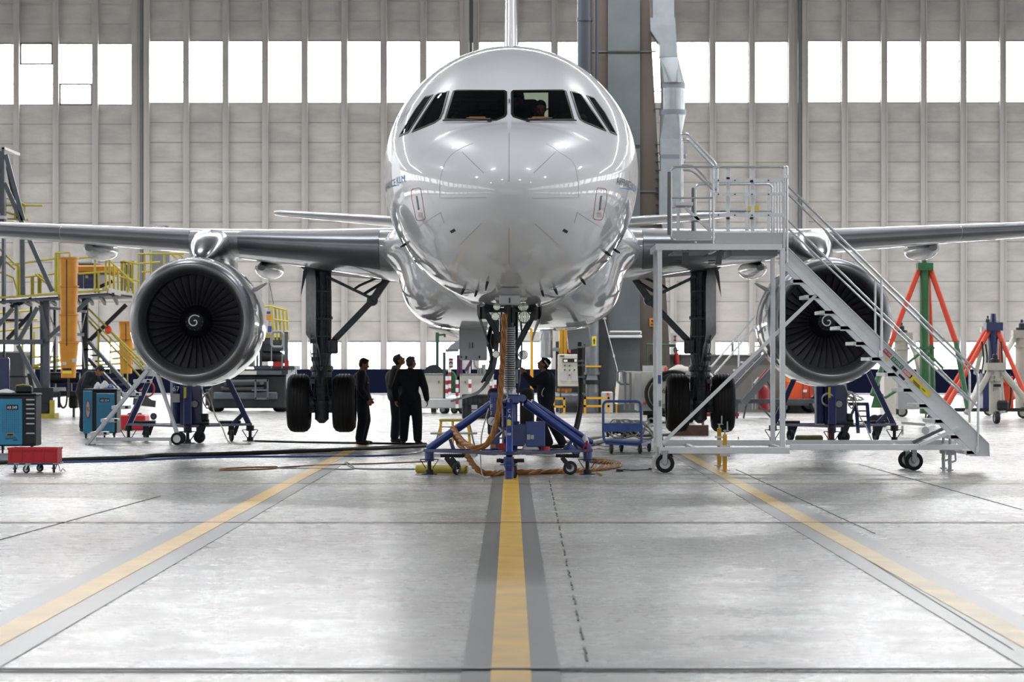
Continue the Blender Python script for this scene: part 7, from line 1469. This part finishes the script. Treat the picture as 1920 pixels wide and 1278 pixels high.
c = P(165, 767, Yt-.035); f = M(); f.loft([[c+Vector((.055*math.cos(2*PI*j/28), y_, .2*math.sin(2*PI*j/28))) for j in range(28)] for y_ in (0, -.005)]); ov = ob('oval_badge', f, 'red_mark', sp_); f = M(); f.loft([[c+Vector((.042*math.cos(2*PI*j/28), y_, .175*math.sin(2*PI*j/28))) for j in range(28)] for y_ in (-.006, -.009)]); ov2 = ob('badge_field', f, 'light_grey', ov); ptext(ov, 'lettering', 'FAC', c+Vector((-.034, -.012, -.04)), (1, 0, 0), (0, 0, 1), .1, 'red_mark', .07)
f = M(); f.box(((X0+X1)/2, Yt+.33, za+.02), (X1-X0+.02, .66, .04), b=.01); ob('top_tray', f, 'hub_dark', t)
for x in (161, 196, 214): c = fl(x, Yt+.15, .085); caster(t, c, .085, .04, zb+.02, (1, .2, 0), mats=('hub_dark', 'steel'))
for i, (x, s, h, lb) in enumerate(((183, .1, .14, 'white crumpled packet on top of the trolley marked AR 034, left of the pile'), (196, .12, .17, 'pale rags piled highest on the trolley marked AR 034'), (208, .1, .1, 'blue and white cloth at the right end of the trolley marked AR 034'))): cloth('rag', (P(x, 730, Yt+.3).x, Yt+.3, za+.045), s, .15, h, 'white_cloth' if i < 2 else 'cart_blue', lb, 'rag', 20+i)
YK = 40.4; DL = thing('crate_dolly', 'dark blue four-wheeled dolly under the red crate at the left edge', 'dolly', fl(62, YK))
f = M(); f.box(P(62, 869, YK)+Vector((0, .2, 0)), (.78, .5, .03), b=.008); ob('deck', f, 'jack_navy', DL)
for x, Y, r in ((28, 40.3, .06), (49.5, 40.15, .06), (75, 40.7, .06), (101, 40.3, .065)): c = fl(x, Y, r); caster(DL, c, r, .03, .14, (.5, 1, 0) if x in (49.5, 75) else (1, .3, 0), (.03, 0, 0), mats=('hub_dark', 'steel'))
f = M(); f.tube(spline([P(108, 867, YK), P(111, 875, YK), P(114, 884, YK), P(117, 878, YK), P(121, 881, YK), P(123, 884, YK)], 4), .007, 5); ob('pull_cord', f, 'light_grey', DL)
f = M(); a = P(61.5, 867, YK); z0 = P(0, 867.5, YK).z; z1 = P(0, 839, YK).z; w, d = .365, .21; cy = YK+.2
for sx in (-1, 1): f.box((a.x+sx*w, cy, (z0+z1)/2), (.02, 2*d, z1-z0))
for sy in (-1, 1): f.box((a.x, cy+sy*d, (z0+z1)/2), (2*w, .02, z1-z0)); f.box((a.x, cy+sy*(d+.012), z1-.015), (2*w+.04, .02, .03))
f.box((a.x, cy, z0+.01), (2*w, 2*d, .02))
for kx in range(5): f.box((a.x-w+.03+kx*(2*w-.06)/4, cy-d-.013, (z0+z1)/2), (.015, .012, z1-z0-.02))
cr = tag(ob('crate', f, 'red_plastic'), 'open bright red plastic crate standing on the small dolly', 'crate')
f = M(); Pb(f, -25, 670, 17, 757, 60, .12, .03); tag(ob('blue_panel', f, 'jack_navy'), 'dark blue rounded panel behind the tool trolley at the left edge', 'panel')
# ------------------------------------------------------------ white A-shaped steps in front of the left wing jack
YW_ = 53.9; A = thing('white_steps', 'white A-shaped wheeled steps leaning under the left engine', 'steps', fl(260, YW_+.3))
for dy, o_ in ((0, 0), (.62, -4)):
    f = M(); f.bar(P(163+o_*.3, 834, YW_+dy), P(279+o_, 694, YW_+dy), .06, .13, up=(0, 1, 0), b=.01); ob('rail', f, 'aluminium', A)
    f = M(); f.bar(P(293+o_*-.8, 700, YW_+dy), P(334+o_*.5, 815, YW_+dy), .06, .13, up=(0, 1, 0), b=.01); ob('rear_strut', f, 'aluminium', A)
for i in range(6): x = 187+i*20.2; y = 812-i*24.5; f = M(); f.box(P(x, y, YW_+.3), (.3, .68, .07), b=.008); f.m = 1; f.box(P(x+10, y, YW_-.05), (.06, .02, .05)); ob('tread', f, ['aluminium', 'hub_dark'], A)
f = M(); f.prism([P(272, 704, YW_-.02), P(272, 686, YW_-.02), P(282, 682, YW_-.02), P(296, 694, YW_-.02), P(294, 706, YW_-.02)], (0, .7, 0)); ob('top_plate', f, 'aluminium', A)
f = M(); f.bar(P(180, 823, YW_+.05), P(322, 823, YW_+.05), .05, .07); f.box(P(320, 830, YW_), (.05, .05, .12)); ob('base_rail', f, 'aluminium', A); f = M(); f.box(P(170, 833, YW_), (.2, .1, .02)); ob('foot_pad', f, 'mid_grey', A)
for dy in (-.05, .7): f = M(); c = fl(332+(0 if dy < 0 else 5), YW_+dy, .13); wheel(f, c, (.15, 1, 0), .13, .06); ob('wheel', f, ['rubber', 'white'], A)
# ------------------------------------------------------------ cables and hoses on the floor, left half
def cab(name, pts, r, mt, label, n=8): f = M(); f.tube(spline([fl(x, F*CH/(y-HY), r) for x, y in pts], n), r, 8); return tag(ob(name, f, mt), label, 'cable' if 'cable' in name else 'hose')
cab('floor_cable', [(-40, 872), (100, 866), (250, 861), (290, 857), (420, 854), (560, 849), (700, 843), (800, 838)], .035, 'black', 'thick black cable crossing the floor from the left edge to the nose jack')
cab('floor_hose', [(-40, 869), (200, 866), (400, 858), (600, 857), (720, 855), (780, 850), (800, 843)], .016, 'cart_blue', 'thin blue-grey hose running close beside the thick black floor cable')
cab('floor_cable', [(478, 828), (560, 830), (650, 831.5), (760, 833), (800, 833)], .02, 'black', 'thin black cable on the floor behind the feet of the three men')
cab('floor_hose', [(800, 866), (700, 870), (640, 871.5), (540, 876), (500, 880), (430, 882), (412, 881), (450, 877.5), (520, 876)], .011, 'hose_orange', 'thin brownish hose lying coiled on the floor left of the nose jack')
cab('floor_hose', [(520, 878), (600, 879.5), (650, 880.5), (664, 879), (660, 873), (650, 867), (648, 868.5), (656, 875), (668, 879), (710, 880), (800, 880), (850, 880)], .010, 'mid_grey', 'thin grey lead with a raised loop on the floor left of the nose jack')
cab('floor_hose', [(880, 850), (930, 853), (980, 852), (1040, 856), (1100, 858), (1170, 856), (1225, 858)], .012, 'cream', 'thin pale hose running on the floor behind the nose jack to the stairs')
